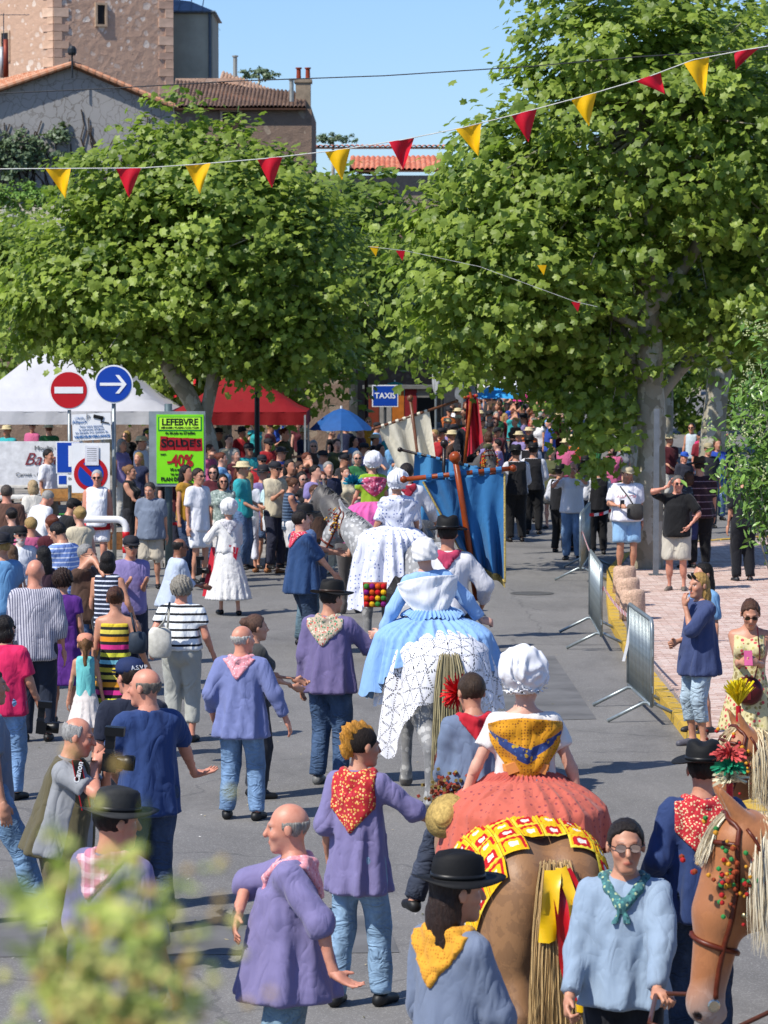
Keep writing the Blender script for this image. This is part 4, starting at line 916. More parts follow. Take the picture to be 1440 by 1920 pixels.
def tile_mat(a, b, c_):
    t = NT('roof_tile'); v = t.co(); x = t.xyz(t.vor(v, 4.5).outputs[1])[0]; n = t.noise(v, 1.5, 4).outputs[0]
    t.base(t.mix(t.math('MULTIPLY', n, .5), t.ramp(x, [(0, a), (.45, b), (1, c_)]), b)); t.rough(.9); return t.m
TO = tile_mat((.42, .15, .07), (.50, .22, .12), (.56, .36, .24)); TP = tile_mat((.42, .26, .18), (.50, .34, .24), (.58, .44, .33)); TDk = tile_mat((.11, .07, .05), (.17, .11, .08), (.26, .17, .12))
TR = tile_mat((.45, .12, .07), (.52, .18, .11), (.58, .30, .2))
def prism(m, foot, z0, z1): m.poly([(x, y, z0) for x, y in foot], z1 - z0, (0, 0, 1))
# tower
Yt = 130; s = FPX / Yt; zz = lambda py, Y: CH + (HORIZ - py) * Y / FPX; xx = lambda px, Y: (px - 720) * Y / FPX
cx = xx(105, Yt); rx = xx(318, Yt); dirR = Vector((.93, .36, 0)); WR = (rx - cx) / .93 * 1.02; dirL = Vector((-.75, .66, 0))
tw = empty('stone_tower', (cx, Yt, 0), 0, 'square rubble stone tower with a small slit window and lit corner stones', 'tower')
p0 = Vector((0, 0, 0)); p1 = dirR * WR; p3 = dirL * 7; p2 = p1 + p3
m = MB(); prism(m, [(p.x, p.y) for p in (p0, p1, p2, p3)], 4, 22.5); m.obj('wall', RUB, tw)
def quoin(o_, d_, n_, z0, z1, par):
    k = 0; z = z0; r = random.Random(3)
    while z < z1:
        h_ = r.uniform(.28, .4); w = .62 if k % 2 else .34; m = MB(); a_ = math.atan2(d_.y, d_.x); m.box((0, 0, 0), (w, .06, h_ - .02)); q = m.obj('stone', plain(r.choice(['#c9a68c', '#d2b299', '#bd9c86']), .95, 0, .12, 3), par); q.location = o_ + d_ * w / 2 + n_ * .01 + Vector((0, 0, z + h_ / 2)); q.rotation_euler = (0, 0, a_); z += h_; k += 1
nR = Vector((dirR.y, -dirR.x, 0)); nL = Vector((-dirL.y, dirL.x, 0)) ; nL = -nL if nL.y > 0 else nL
quoin(p0, dirR, nR, 11.5, 18.5, tw); quoin(p0, dirL, nL, 11.5, 18.5, tw); quoin(p1 - dirR * .01, -dirR, nR, 10.5, 18.5, tw)
def opening(par, o_, d_, n_, u, z, w, h_, name='window', dark='#1c1714'):
    a_ = math.atan2(d_.y, d_.x); f = MB(); f.box((0, 0, 0), (w, .05, h_)); q = f.obj(name, plain(dark, .6), par); q.location = o_ + d_ * u + n_ * .012 + Vector((0, 0, z)); q.rotation_euler = (0, 0, a_)
    e = MB(); b_ = .09
    for c__, d__ in (((0, -.03, h_ / 2 + b_ / 2), (w + 2 * b_, .12, b_)), ((0, -.03, -h_ / 2 - b_ / 2), (w + 2 * b_, .16, b_)), ((-w / 2 - b_ / 2, -.03, 0), (b_, .12, h_)), ((w / 2 + b_ / 2, -.03, 0), (b_, .12, h_))): e.box(c__, d__)
    e.obj('window_surround', plain('#b39a80', .9), q); return q
opening(tw, p0, dirR, nR, (190 - 105) / s / .93, zz(33, Yt + .7), .32, .78)
opening(tw, p0, dirL, nL, 2.9, zz(90, Yt + 1.5), .4, 1.1)
# pale turret with a zinc roof
Yb = 133; tb = empty('turret_house', (0, 0, 0), 0, 'pale rendered building with a zinc roof squeezed beside the stone tower', 'building')
m = MB(); X0, X1 = xx(300, Yb), xx(401, Yb); m.box(((X0 + X1) / 2 - .02, Yb + 2.6, (7 + zz(28, Yb)) / 2), (X1 - X0, 5, zz(28, Yb) - 7)); m.obj('wall', plain('#9c9c8c', .9, 0, .08, 1.2), tb)
m = MB(); zt = zz(28, Yb); m.add([(X0 - .1, Yb - .1, zt), (X1 + .15, Yb - .1, zt), (X1 + .15, Yb + 5, zt), (X0 - .1, Yb + 5, zt), (X0, Yb + 1.6, zt + .75), (X1 - 1.0, Yb + 1.6, zt + .6), (X1 - 1.0, Yb + 3.4, zt + .6), (X0, Yb + 3.4, zt + .75)], [(0, 1, 5, 4), (1, 2, 6, 5), (2, 3, 7, 6), (4, 5, 6, 7), (3, 0, 4, 7), (0, 3, 2, 1)])
for k in range(4): xk = X0 + .3 + k * .5; m.tube([(xk, Yb - .1, zt + .03), (xk, Yb + 1.6, zt + .75)], .025, 4)
m.obj('roof', plain('#6f7c86', .45, .5, .1), tb)
m = MB(); m.tube([(X1 - .12, Yb + .02, zt), (X1 - .12, Yb + .02, 8)], .06, 8); m.obj('drainpipe', plain('#4c555a', .5), tb, smooth=True)
m = MB(); m.tube([(X0, Yb, zt), (X1 + .12, Yb, zt)], .06, 6); m.obj('gutter', plain('#4c555a', .5), tb)
# gabled house with creeper
Yg = 100; gh = empty('gabled_house', (0, 0, 0), 0, 'gabled house with bare creeper on its shaded wall and orange tiled roof edges', 'house')
pk = (xx(143, Yg), zz(128, Yg)); re = (xx(330, Yg), zz(207, Yg)); le = (xx(-190, Yg), zz(240, Yg))
def creeper_wall():
    t = NT('creeper_wall'); v = t.co(); n = t.noise(v, .8, 4, .6).outputs[0]; w = t.n('VectorMath', operation='ADD', i0=t.scale(v, (1, 1, .7)), i1=t.scale(t.noise(v, 1.3, 4).outputs[1], (.9, .9, .9))).outputs[0]
    e = t.vor(w, 3.6, 'DISTANCE_TO_EDGE').outputs[0]; base = t.mix(n, (.30, .29, .28), (.22, .215, .21)); base = t.mix(t.math('MULTIPLY', t.math('LESS_THAN', e, .035), t.math('MULTIPLY', n, 1.1)), base, (.10, .085, .07)); t.base(base); t.rough(.95); return t.m
m = MB(); m.poly([(le[0], Yg, 0), (re[0], Yg, 0), (re[0], Yg, re[1]), (pk[0], Yg, pk[1]), (le[0], Yg, le[1])], 12, (-.45, 1, 0)); m.obj('wall', creeper_wall(), gh)
bk = Vector((-5.4, 12, 0))
tiles('roof_tiles', [(le[0], Yg - .25, le[1] + .02), (le[0] - 5.4, Yg + 12, le[1] + .02), (pk[0] - 5.4, Yg + 12, pk[1] + .02), (pk[0], Yg - .25, pk[1] + .02)], 22, 50, TO, gh, .09)
tiles('roof_tiles', [(re[0] + .1, Yg - .25, re[1] - .02), (re[0] - 5.3, Yg + 12, re[1] - .02), (pk[0] - 5.4, Yg + 12, pk[1] + .02), (pk[0], Yg - .25, pk[1] + .02)], 14, 40, TO, gh, .09)
for A, B, nn in ((re, pk, 14), (le, pk, 22)):
    for k in range(nn):
        m = MB(); t = (k + .5) / nn; L = math.hypot(B[0] - A[0], B[1] - A[1]) / nn * 1.08; an = math.atan2(B[1] - A[1], B[0] - A[0]); Rm_ = Matrix.Rotation(-an, 3, 'Y')
        m.tube([Rm_ @ Vector((-L / 2, 0, 0)), Rm_ @ Vector((L / 2, 0, 0))], [.085, .07], 7); q = m.obj('tile', TO, gh); q.location = (A[0] + (B[0] - A[0]) * t, Yg - .3, A[1] + (B[1] - A[1]) * t + .07)
# twining stems and green creeper on the wall
m = MB(); r = random.Random(9)
for k in range(70):
    x = r.uniform(xx(-20, Yg), xx(310, Yg)); z = 5.5 + r.uniform(0, 2); P = []; d = r.uniform(-.6, .6)
    for q in range(9):
        P.append((x, Yg - .04, z)); x += d * .3 + r.uniform(-.2, .2); z += r.uniform(.25, .5)
        zr = (re[1] + (pk[1] - re[1]) * (re[0] - x) / (re[0] - pk[0])) if x > pk[0] else pk[1] - (pk[0] - x) * .35
        if z > zr - .2 or x > re[0] - .1: break
    if len(P) > 1: m.tube(P, [.022] * len(P), 3, False)
m.obj('creeper_stems', plain('#3a3028', .9), gh, kind='stuff')
crown(gh, [((xx(25, Yg), Yg - .25, zz(290, Yg)), (1.0, .2, .9)), ((xx(110, Yg), Yg - .25, zz(270, Yg)), (.5, .15, .8))], 2500, .14, DK, 41, (DIAM, DIAMF), clump=.2); gh.children[-1].name = 'creeper'
# stone house with two roofs
Ys = 118; sh_ = empty('stone_house', (0, 0, 0), 0, 'stone house with a dark tiled lean-to roof, pale upper roof and twin-pot chimney', 'house')
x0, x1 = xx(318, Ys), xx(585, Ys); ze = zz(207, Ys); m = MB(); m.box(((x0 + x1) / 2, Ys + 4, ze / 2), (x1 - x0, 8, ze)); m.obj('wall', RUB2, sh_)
tiles('roof_tiles', [(x0, Ys - .3, ze), (xx(575, Ys), Ys - .3, ze), (xx(572, Ys), Ys + 4, zz(165, Ys)), (x0, Ys + 4, zz(140, Ys))], 12, 34, TDk, sh_, .08)
m = MB(); m.box((x0 + 1.2, Ys + 4.2, zz(160, Ys) - .4), (2.4, .2, 1.8)); m.obj('upper_wall', RUB, sh_)
tiles('roof_tiles', [(xx(400, Ys), Ys + 4, zz(146, Ys)), (xx(578, Ys), Ys + 4, zz(184, Ys)), (xx(574, Ys), Ys + 7, zz(176, Ys)), (xx(400, Ys), Ys + 7, zz(112, Ys))], 14, 26, TP, sh_, .08)
m = MB(); m.poly([(xx(400, Ys), Ys + 4.1, 8), (xx(578, Ys), Ys + 4.1, 8), (xx(578, Ys), Ys + 4.1, zz(186, Ys)), (xx(400, Ys), Ys + 4.1, zz(148, Ys))], 3, (0, 1, 0)); m.obj('upper_wall', RUB2, sh_)
opening(sh_, Vector((x0, Ys, 0)), Vector((1, 0, 0)), Vector((0, -1, 0)), xx(435, Ys) - x0, zz(247, Ys), .62, 1.35)
for k in range(2): m = MB(); m.box((xx(427 + 16 * k, Ys), Ys - .06, zz(247, Ys)), (.28, .05, 1.3)); m.obj('shutter', plain('#3b2c22', .8), sh_)
m = MB(); cxh = xx(567, Ys); m.box((cxh, Ys + 2, (zz(148, Ys) + 6) / 2), (.55, .8, zz(148, Ys) - 6)); m.box((cxh, Ys + 2, zz(148, Ys) - .02), (.66, .9, .12)); ch_ = m.obj('chimney', plain('#8e7f6c', .95, 0, .2, 3, .4, 20), sh_)
for k in (-1, 1): m = MB(); m.lathe([(.09, 0), (.08, .4), (.12, .42), (.12, .46), (0, .47)], 10, (cxh + .17 * k, Ys + 2, zz(148, Ys) + .04)); m.obj('chimney_pot', plain('#8c3a24', .8), ch_)
for px, y0, y1 in ((431, 90, 128), (547, 152, 192)): m = MB(); m.tube([(xx(px, Ys), Ys + (5 if px < 500 else .5), zz(y1, Ys)), (xx(px, Ys), Ys + (5 if px < 500 else .5), zz(y0, Ys))], .08, 8); m.lathe([(.12, 0), (.12, .05), (0, .07)], 8, (xx(px, Ys), Ys + (5 if px < 500 else .5), zz(y0, Ys))); m.obj('flue', plain('#9a9a92', .5, .4), sh_)
# low red-roofed houses
Yr = 125; rh = empty('red_roof_house', (0, 0, 0), 0, 'low house with faded red tiled roof seen between the two great crowns', 'house')
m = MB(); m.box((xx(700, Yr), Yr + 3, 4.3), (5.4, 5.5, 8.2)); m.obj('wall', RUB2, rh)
tiles('roof_tiles', [(xx(655, Yr), Yr - .2, zz(322, Yr)), (xx(830, Yr), Yr - .2, zz(322, Yr)), (xx(830, Yr), Yr + 5, zz(284, Yr)), (xx(655, Yr), Yr + 5, zz(284, Yr))], 10, 18, TR, rh)
rh2 = empty('long_roof_house', (0, 0, 0), 0, 'farther house whose thin tiled ridge shows behind the faded red roof', 'house'); m = MB(); m.box((xx(720, 140), 144, 5), (7, 6, 11.1)); m.obj('wall', plain('#8a7c6c', .9), rh2)
tiles('roof_tiles', [(xx(585, 140), 140, zz(279, 140)), (xx(860, 140), 140, zz(279, 140)), (xx(860, 140), 145, zz(266, 140)), (xx(585, 140), 145, zz(266, 140))], 6, 28, TR, rh2)
# hedge wall and pale house at the left edge
hw = empty('ivy_hedge', (0, 0, 0), 0, 'clipped bright green ivy hedge topping the pale wall at the picture edge', 'hedge'); crown(hw, [((xx(20, 96), 96, zz(368, 96)), (1.7, .4, .38)), ((xx(-80, 96), 96, zz(368, 96)), (1.5, .4, .38))], 5000, .12, IV, 43, (DIAM, DIAMF), clump=.16, per=14); hw.children[-1].name = 'foliage'
m = MB(); m.box((xx(0, 97), 97.2, (zz(385, 97)) / 2), (6.5, .5, zz(385, 97))); ph = m.obj('pale_wall', plain('#cfcabc', .9, 0, .1), label='pale rendered wall below the clipped ivy hedge', cat='wall')
m = MB(); m.box((xx(22, 97), 96.9, zz(420, 97)), (.5, .08, 1.1)); m.obj('shutter', plain('#c9cfc6', .7), ph)
# houses closing the street, and an old wall behind the tents
eh = empty('end_house', (0, 0, 0), 0, 'cream house glimpsed through the leaves at the end of the street', 'house')
m = MB(); m.box((1, 185, 2.8), (34, 6, 5.6)); m.obj('wall', plain('#c8bca4', .9, 0, .1, .5), eh)
for k in range(9):
    q = MB(); q.box((-13 + k * 3.2, 181.9, 3.2), (1.0, .12, 1.7)); w_ = q.obj('window', plain('#2b3238', .3), eh)
    for s_ in (-1, 1): q = MB(); q.box((-13 + k * 3.2 + s_ * .78, 181.9, 3.2), (.52, .1, 1.7)); q.obj('shutter', plain('#6d7f86', .7), w_)
tiles('roof_tiles', [(-16, 181.5, 5.6), (18, 181.5, 5.6), (18, 186, 7.2), (-16, 186, 7.2)], 10, 60, TR, eh)
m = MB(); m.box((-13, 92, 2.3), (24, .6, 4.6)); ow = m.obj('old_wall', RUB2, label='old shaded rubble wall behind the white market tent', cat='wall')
bush('hedge', 'dense dark hedge beyond the road bend behind the great trunk', (14, 118, 0), [((-3, 0, 2.2), (3.4, 1, 2.4)), ((3, 0, 2.2), (4.0, 1, 2.4))], 9000, .3, 27, PD, (DIAM, DIAMF), clump=.5, cat='hedge')
# ---------------- text helper ----------------
def text(name, s, size, mat, parent, loc, rot=(R(90), 0, 0), depth=.002, align='CENTER', sx=1.0, bold=0, shear=0):
    cu = bpy.data.curves.new('t', 'FONT'); cu.body = s; cu.size = size; cu.align_x = align; cu.align_y = 'CENTER'; cu.extrude = depth; cu.offset = bold; cu.shear = shear; cu.resolution_u = 3
    o = bpy.data.objects.new('t', cu); COL.objects.link(o); bpy.context.view_layer.update(); me = bpy.data.meshes.new_from_object(o); bpy.data.objects.remove(o)
    q = link(name, me, parent, mat); q.location = loc; q.rotation_euler = rot; q.scale = (sx, 1, 1); return q
# ---------------- street signs on the left ----------------
galv = plain('#8d9494', .45, .6, .1); white = plain('#e4e4e2', .5, 0, .03); SR = plain('#b3121c', .45, 0, .03); SB = plain('#0f3f9e', .45, 0, .03); blk = plain('#121212', .5)
def post(name, px, Y, z1, r, mat, **kw):
    x = xx(px, Y); m = MB(); m.tube([(x, Y, 0), (x, Y, z1)], r, 12); return m.obj(name, mat, smooth=True, **kw)
Yp = 54; sp = FPX / Yp
def disc(par, px, py, r, mats, Y, ring):
    x, z = xx(px, Y), zz(py, Y); Rx = Matrix.Rotation(R(90), 3, 'X')
    m = MB(); m.lathe([(r, -.012), (r, .012), (0, .012)], 40, (x, Y - .05, z), rot=Rx); m.obj('backing', white, par, smooth=False)
    m = MB(); m.lathe([(r * ring, 0), (r * ring, .006), (0, .006)], 40, (x, Y - .064, z), rot=Rx); m.obj('sign_face', mats, par); return x, z
root = empty('no_entry_sign', (xx(130, Yp), Yp, 0), 0, 'round red no-entry sign on a grey post beside the white tent', 'road sign')
def inroot(root, fn): 
    before = set(SC.objects); fn(); inv = Vector(root.location)
    for o in set(SC.objects) - before:
        if o.parent is root: o.location = Vector(o.location) - inv
def f():
    m = MB(); m.tube([(xx(130, Yp), Yp, .08), (xx(130, Yp), Yp, zz(765, Yp) + .3)], .03, 12); m.obj('post', galv, root, smooth=True)
    x, z = disc(root, 130, 731, .335, SR, Yp, .91); m = MB(); m.box((x, Yp - .073, z), (.48, .006, .11)); m.obj('bar', white, root)
inroot(root, f)
root = empty('direction_sign', (xx(214, Yp), Yp - .1, 0), 0, 'round blue sign with a white arrow on a tall grey post', 'road sign')
def f():
    m = MB(); m.tube([(xx(214, Yp), Yp - .06, 0), (xx(214, Yp), Yp - .06, zz(750, Yp) + .2)], .035, 12); m.obj('post', galv, root, smooth=True)
    x, z = disc(root, 214, 720, .325, SB, Yp - .08, .92); y = Yp - .155
    m = MB(); m.box((x - .03, y, z), (.4, .006, .05)); 
    for s_ in (-1, 1): m.poly([(x + .22, y - .003 - .001, z + .0), (x + .155, y - .004, z + 0), (x + .03, y - .004, z + s_ * .155), (x + .095, y - .004, z + s_ * .155)], .006, (0, 1, 0))
    m.obj('arrow', white, root)
inroot(root, f)
root = empty('video_sign', (xx(173, Yp), Yp - .2, 2), 0, 'white video surveillance notice tied between the two sign posts', 'sign')
def f():
    x, z = xx(173, Yp), zz(800, Yp); y = Yp - .18; m = MB(); m.poly([(x - .33, y, z + .21), (x - .31, y, z - .23), (x + .34, y, z - .2), (x + .32, y, z + .245)], .012, (0, 1, 0)); m.obj('board', white, root)
    tb_ = plain('#2b6aa8', .5); rr = (R(90), R(-3), 0)
    text('lettering', 'Allauch', .085, tb_, root, (x - .2, y - .01, z + .09), rr); text('lettering', '~VILLE~', .05, tb_, root, (x - .2, y - .01, z + .155), rr)
    for k, s_ in enumerate(('Pour votre sécurité,', 'la commune d\'Allauch', 'est équipée d\'un système de')): text('lettering', s_, .048, tb_, root, (x, y - .01, z + .02 - k * .05), rr)
    text('lettering', 'VIDÉOSURVEILLANCE', .062, tb_, root, (x + .01, y - .01, z - .155), rr, bold=.002)
    m = MB(); m.box((x + .12, y - .012, z + .17), (.17, .008, .06), Matrix.Rotation(R(12), 3, 'Y')); m.box((x + .17, y - .012, z + .11), (.02, .008, .08)); m.box((x + .24, y - .012, z + .08), (.12, .008, .02), Matrix.Rotation(R(12), 3, 'Y'))
    for k in range(3): m.tube([(x - .01 - .025 * k + .02 * math.cos(a) * -1, y - .01, z + .17 + (.03 + .02 * k) * math.sin(a)) for a in (-1, -.5, 0, .5, 1)], .004, 4)
    m.obj('camera_symbol', blk, root)
inroot(root, f)
root = empty('parking_sign', (xx(122, Yp), Yp, 1), 0, 'blue parking sign half hidden behind the no-parking board', 'road sign')
def f():
    x, z = xx(131, Yp), zz(857, Yp); y = Yp - .08; m = MB(); m.box((x, y, z), (.46, .02, .54)); m.obj('board', white, root); m = MB(); m.box((x, y - .013, z), (.42, .006, .50)); m.obj('sign_face', SB, root); text('lettering', 'P', .5, white, root, (x + .08, y - .018, z), bold=.006)
    z2 = zz(899, Yp); m = MB(); m.box((x + .01, y, z2), (.44, .02, .18)); m.obj('board', white, root); m = MB(); m.box((x - .12, y - .013, z2), (.13, .006, .14)); m.obj('sign_face', SB, root); text('lettering', 'Du Lu', .06, blk, root, (x + .05, y - .016, z2 + .02))
inroot(root, f)
root = empty('no_parking_sign', (xx(172, Yp), Yp - .3, 1), 0, 'white board with a red-ringed blue no-parking disc and a taped paper sheet', 'road sign')
def f():
    x, z = xx(172, Yp), zz(876, Yp); y = Yp - .22; m = MB(); m.box((x, y, z), (.64, .016, .84)); m.obj('board', white, root); Rx = Matrix.Rotation(R(90), 3, 'X')
    for q, (r_, mt) in enumerate(((.285, SR), (.215, SB))): m = MB(); m.lathe([(r_, 0), (r_, .004), (0, .004)], 40, (x, y - .010 - .005 * q, z - .1), rot=Rx); m.obj('disc', mt, root)
    m = MB(); m.box((x, y - .022, z - .1), (.46, .005, .065), Matrix.Rotation(R(45), 3, 'Y')); m.obj('bar', SR, root)
    m = MB(); m.box((x + .02, y - .03, z + .21), (.23, .004, .33)); pp = m.obj('paper', plain('#dcdce0', .7), root)
    for k in range(7): m = MB(); m.box((x + .02, y - .033, z + .33 - k * .035), (.16, .002, .008)); m.obj('printed_line', plain('#777777', .7), pp)
inroot(root, f)
# sale poster
root = empty('poster_panel', (xx(330, 53), 53, 0), 0, 'lime green sale poster reading LEFEBVRE SOLDES -40% in a grey frame on a post', 'poster')
def f():
    Y = 53; x, z = xx(335, Y), zz(841, Y); y = Y - .12; m = MB(); m.tube([(xx(315, Y), Y + .08, 0), (xx(315, Y), Y + .08, zz(757, Y))], .065, 14); m.obj('post', plain('#55666a', .5, .3), root, smooth=True)
    m = MB(); m.box((x - .02, y + .06, z), (.93, .12, 1.24)); m.obj('frame', plain('#8c9698', .5, .3), root)
    m = MB(); m.box((x + .03, y - .006, z), (.78, .014, 1.14)); m.obj('poster', plain('#7fd61c', .4, 0, .02), root); m = MB(); m.box((x + .03, y - .014, z + .415), (.72, .006, .235)); m.obj('poster_border', plain('#0c7a3c', .5), root)
    m = MB(); m.box((x + .03, y - .018, z + .42), (.68, .006, .2)); m.obj('poster_panel', plain('#b4ea3c', .5, 0, .02), root)
    L = lambda s_, sz, zc, mt=blk, sx=1, b=.002, dx=0: text('lettering', s_, sz, mt, root, (x + .03 + dx, y - .022, z + zc), sx=sx, bold=b)
    rd = plain('#a01820', .5)
    L('LEFEBVRE', .155, .44, sx=.92, b=.005); L('MÉNAGER / PLASMA / LCD / CLIM', .042, .35); L('du 26 juin au 27 juillet', .055, .265)
    for k, ch in enumerate('SOLDES'): m = MB(); hh = .24 - .03 * (k > 0); m.box((x - .24 + k * .115, y - .014, z + .09 - .004 * k), (.125, .004, hh), Matrix.Rotation(R(3 * (-1) ** k), 3, 'Y')); m.obj('red_tile', rd, root); text('lettering', ch, .19 if k == 0 else .15, blk, root, (x - .24 + k * .115, y - .02, z + .09), bold=.006)
    L('jusqu\'à', .032, -.085, dx=-.28); L('-40%', .27, -.2, rd, .8, .008); L('10 x sans frais', .06, -.34, b=.003); L('Tél. 04.91.68.14.74', .042, -.42); L('PLAN DE CUQUES', .085, -.5, sx=.92, b=.003)
inroot(root, f)
# white hoop rail with red bands
root = empty('hoop_rail', G(237, 1102), 0, 'white bent hoop rail with red bands at the pavement edge', 'railing'); r0 = .055
m = MB(); P = [(0, 0, 0), (0, 0, .92)] + [(-.14 + .14 * math.cos(R(a)), 0, .92 + .14 * math.sin(R(a))) for a in (20, 45, 70, 90)] + [(-.95, 0, 1.06)]; P += [(-.95 - .14 + 0 * 1, 0, 1.06)]
P += [(-1.1 + .14 * math.cos(R(a)) - .0, 0, .92 + .14 * math.sin(R(a))) for a in (110, 135, 160, 180)] + [(-1.24, 0, 0)]; m.tube(P, r0, 14); m.obj('rail', plain('#e6e4e2', .4, 0, .04), root, smooth=True)
for z_ in (.54, .77): m = MB(); m.lathe([(r0 + .001, 0), (r0 + .003, .001), (r0 + .003, .10), (r0 + .001, .101)], 16, (0, 0, z_)); m.obj('red_band', SR, root, smooth=True)
# ---------------- tents, parasols, market things ----------------
def tent(label, cx_, Y, w, d, ze_, zp, col, side=None, panels=()):
    root = empty('market_tent', (cx_, Y, LZ), 0, label, 'tent'); M_ = plain(col, .7, 0, .05, 1.5, .4, 3, .05); z0 = ze_ - LZ; zp = zp - LZ
    n = 12; V = []; F = []
    def P(u, v):
        q = max(abs(u), abs(v)); z = z0 + (zp - z0) * (1 - q) ** 1.15; return (u * w / 2, v * d / 2, z + .012 * math.sin(u * 20) * q)
    for i in range(n + 1):
        for j in range(n + 1): V.append(P(-1 + 2 * i / n, -1 + 2 * j / n))
    F = [(i * (n + 1) + j, (i + 1) * (n + 1) + j, (i + 1) * (n + 1) + j + 1, i * (n + 1) + j + 1) for i in range(n) for j in range(n)]
    link('canopy', npmesh(V, F, True), root, M_)
    for (ax_, ay_, bx_, by_) in ((-1, -1, 1, -1), (1, -1, 1, 1), (1, 1, -1, 1), (-1, 1, -1, -1)):
        V = []; k = 24
        for i in range(k + 1):
            t = i / k; x = (ax_ + (bx_ - ax_) * t) * w / 2; y = (ay_ + (by_ - ay_) * t) * d / 2; rp = .015 * math.sin(t * 40); nx, ny = (ay_ == by_), (ax_ == bx_)
            V += [(x + rp * ny + ax_ * .004 * ny, y + rp * nx + ay_ * .004 * nx, z0 + .01), (x + rp * ny * 2, y + rp * nx * 2, z0 - .26)]
        link('valance', npmesh(V, [(2 * i, 2 * i + 1, 2 * i + 3, 2 * i + 2) for i in range(k)], True), root, M_)
    for sx_ in (-1, 1):
        for sy_ in (-1, 1): m = MB(); m.box((sx_ * (w / 2 - .03), sy_ * (d / 2 - .03), z0 / 2), (.04, .04, z0)); m.obj('leg', plain('#b9bcbc', .4, .6), root)
    return root
tent('white pointed market tent behind the round road signs', -6.55, 67, 4.4, 4.4, 2.3, 4.1, '#b8b8bc')
tent('red market tent with a silver edge trim beside the leaning trunk', -3.0, 67.5, 2.8, 3, 2.25, 3.2, '#7c0a10')
tent('small red tent mostly hidden behind leaves and the sale poster', -5.35, 74, 2.6, 2.6, 2.15, 3.1, '#b01018')
tent('second red tent tucked between tree trunks', -4.0, 80, 3, 3, 2.4, 3.6, '#b01018')
def parasol(label, cx_, Y, z, r_, col, n=8, col2=None, h_=.45):
    root = empty('parasol', (cx_, Y, 0), 0, label, 'parasol'); m = MB(); m.tube([(0, 0, 0), (0, 0, z + .05)], .025, 8); m.obj('pole', white, root)
    for k in range(n):
        a0, a1 = 2 * math.pi * k / n, 2 * math.pi * (k + 1) / n; V = []; F = []
        for j in range(5):
            t = j / 4; rr = r_ * t; zz_ = z - h_ * t ** 1.5
            for i in range(4): a = a0 + (a1 - a0) * i / 3; sg = 1 - .05 * math.sin(math.pi * i / 3) * t; V.append((rr * math.cos(a) * sg, rr * math.sin(a) * sg, zz_ - .02 * math.sin(math.pi * i / 3) * t))
        F = [(j * 4 + i, j * 4 + i + 1, (j + 1) * 4 + i + 1, (j + 1) * 4 + i) for j in range(4) for i in range(3)]
        link('panel', npmesh(V, F, True), root, plain(col if (k % 2 or not col2) else col2, .7, 0, .08))
    return root
parasol('dark blue parasol beside the red tent edge', xx(640, 68), 68, zz(765, 68), .62 * 1.1, '#1c4f8c'); parasol('bright blue parasol above the distant crowd', xx(935, 100), 100, zz(718, 100), .85, '#2f8fd0', col2='#3ba0dd')
parasol('white parasol behind the bright blue one', xx(955, 112), 112, zz(700, 112), 1.0, '#d9dbe0'); parasol('pale striped parasol at the end of the crowd', xx(998, 118), 118, zz(708, 118), .8, '#b9bcc4', col2='#dddfe4'); parasol('small pink parasol beyond the musicians', xx(985, 96), 96, zz(738, 96), .38, '#d8308c', h_=.2)
parasol('turquoise parasol deep in the shade of the trees', xx(740, 100), 100, zz(715, 100), .8, '#2aa0a0')
# banner and tables behind the signs
root = empty('advert_banner', (xx(70, 62), 62, LZ), 0, 'white banner reading Moulin de Bagat strung behind the thin trunk', 'banner')
m = MB(); m.box((-.1, 0, 1.28), (1.9, .015, .85)); m.obj('sheet', plain('#d6d6d8', .7), root); gt = plain('#55585c', .6)
text('lettering', 'Moulin de', .13, gt, root, (.2, -.02, 1.57)); text('lettering', 'Bagat', .34, plain('#7c2f38', .6), root, (.1, -.02, 1.35), shear=.4); text('lettering', 'Carnet - Concours', .11, gt, root, (.0, -.02, 1.06)); text('lettering', 'www.moulin', .09, gt, root, (.3, -.02, .95))
for s_ in (-1, 1): m = MB(); m.tube([(s_ * .95 - .1, 0, 0), (s_ * .95 - .1, 0, 1.75)], .02, 6); m.obj('pole', galv, root)
def table(label, px, py, Y, w, z_=.74, rz=0, col='#d8d4cc'):
    root = empty('folding_table', (xx(px, Y), Y, LZ), rz, label, 'table'); m = MB(); m.box((0, 0, z_), (w, .7, .04)); m.obj('tabletop', plain(col, .6), root)
    for s_ in (-1, 1):
        for q in (-1, 1): m = MB(); m.tube([(s_ * w * .4, q * .28, z_ - .02), (s_ * w * .42, q * .3, 0)], .014, 6); m.obj('leg', plain('#2a2a2c', .5), root)
table('white folding table in front of the Moulin banner', 20, 0, 60, 1.5); table('pale folding table beyond the tank-top man', 60, 0, 64, 1.8)
def crate(label, px, Y, z, w, h_, col='#b88a50'):
    root = empty('wooden_crate', (xx(px, Y), Y, z), .2, label, 'crate'); M_ = plain(col, .8, 0, .2, 12, .3, 60)
    for k in range(3):
        for s_ in (-1, 1): m = MB(); m.box((0, s_ * .17, h_ * (k + .5) / 3), (w, .012, h_ / 3 - .012)); m.obj('slat', M_, root)
    m = MB(); m.box((0, 0, .01), (w - .01, .33, .012)); m.obj('bottom', M_, root)
    for s_ in (-1, 1): m = MB(); m.box((s_ * w / 2, 0, h_ / 2), (.014, .36, h_)); m.obj('end_panel', M_, root)
table('stall table draped in wood board under the crates', 110, 0, 57, 1.3, .86, 0, '#8a6238')
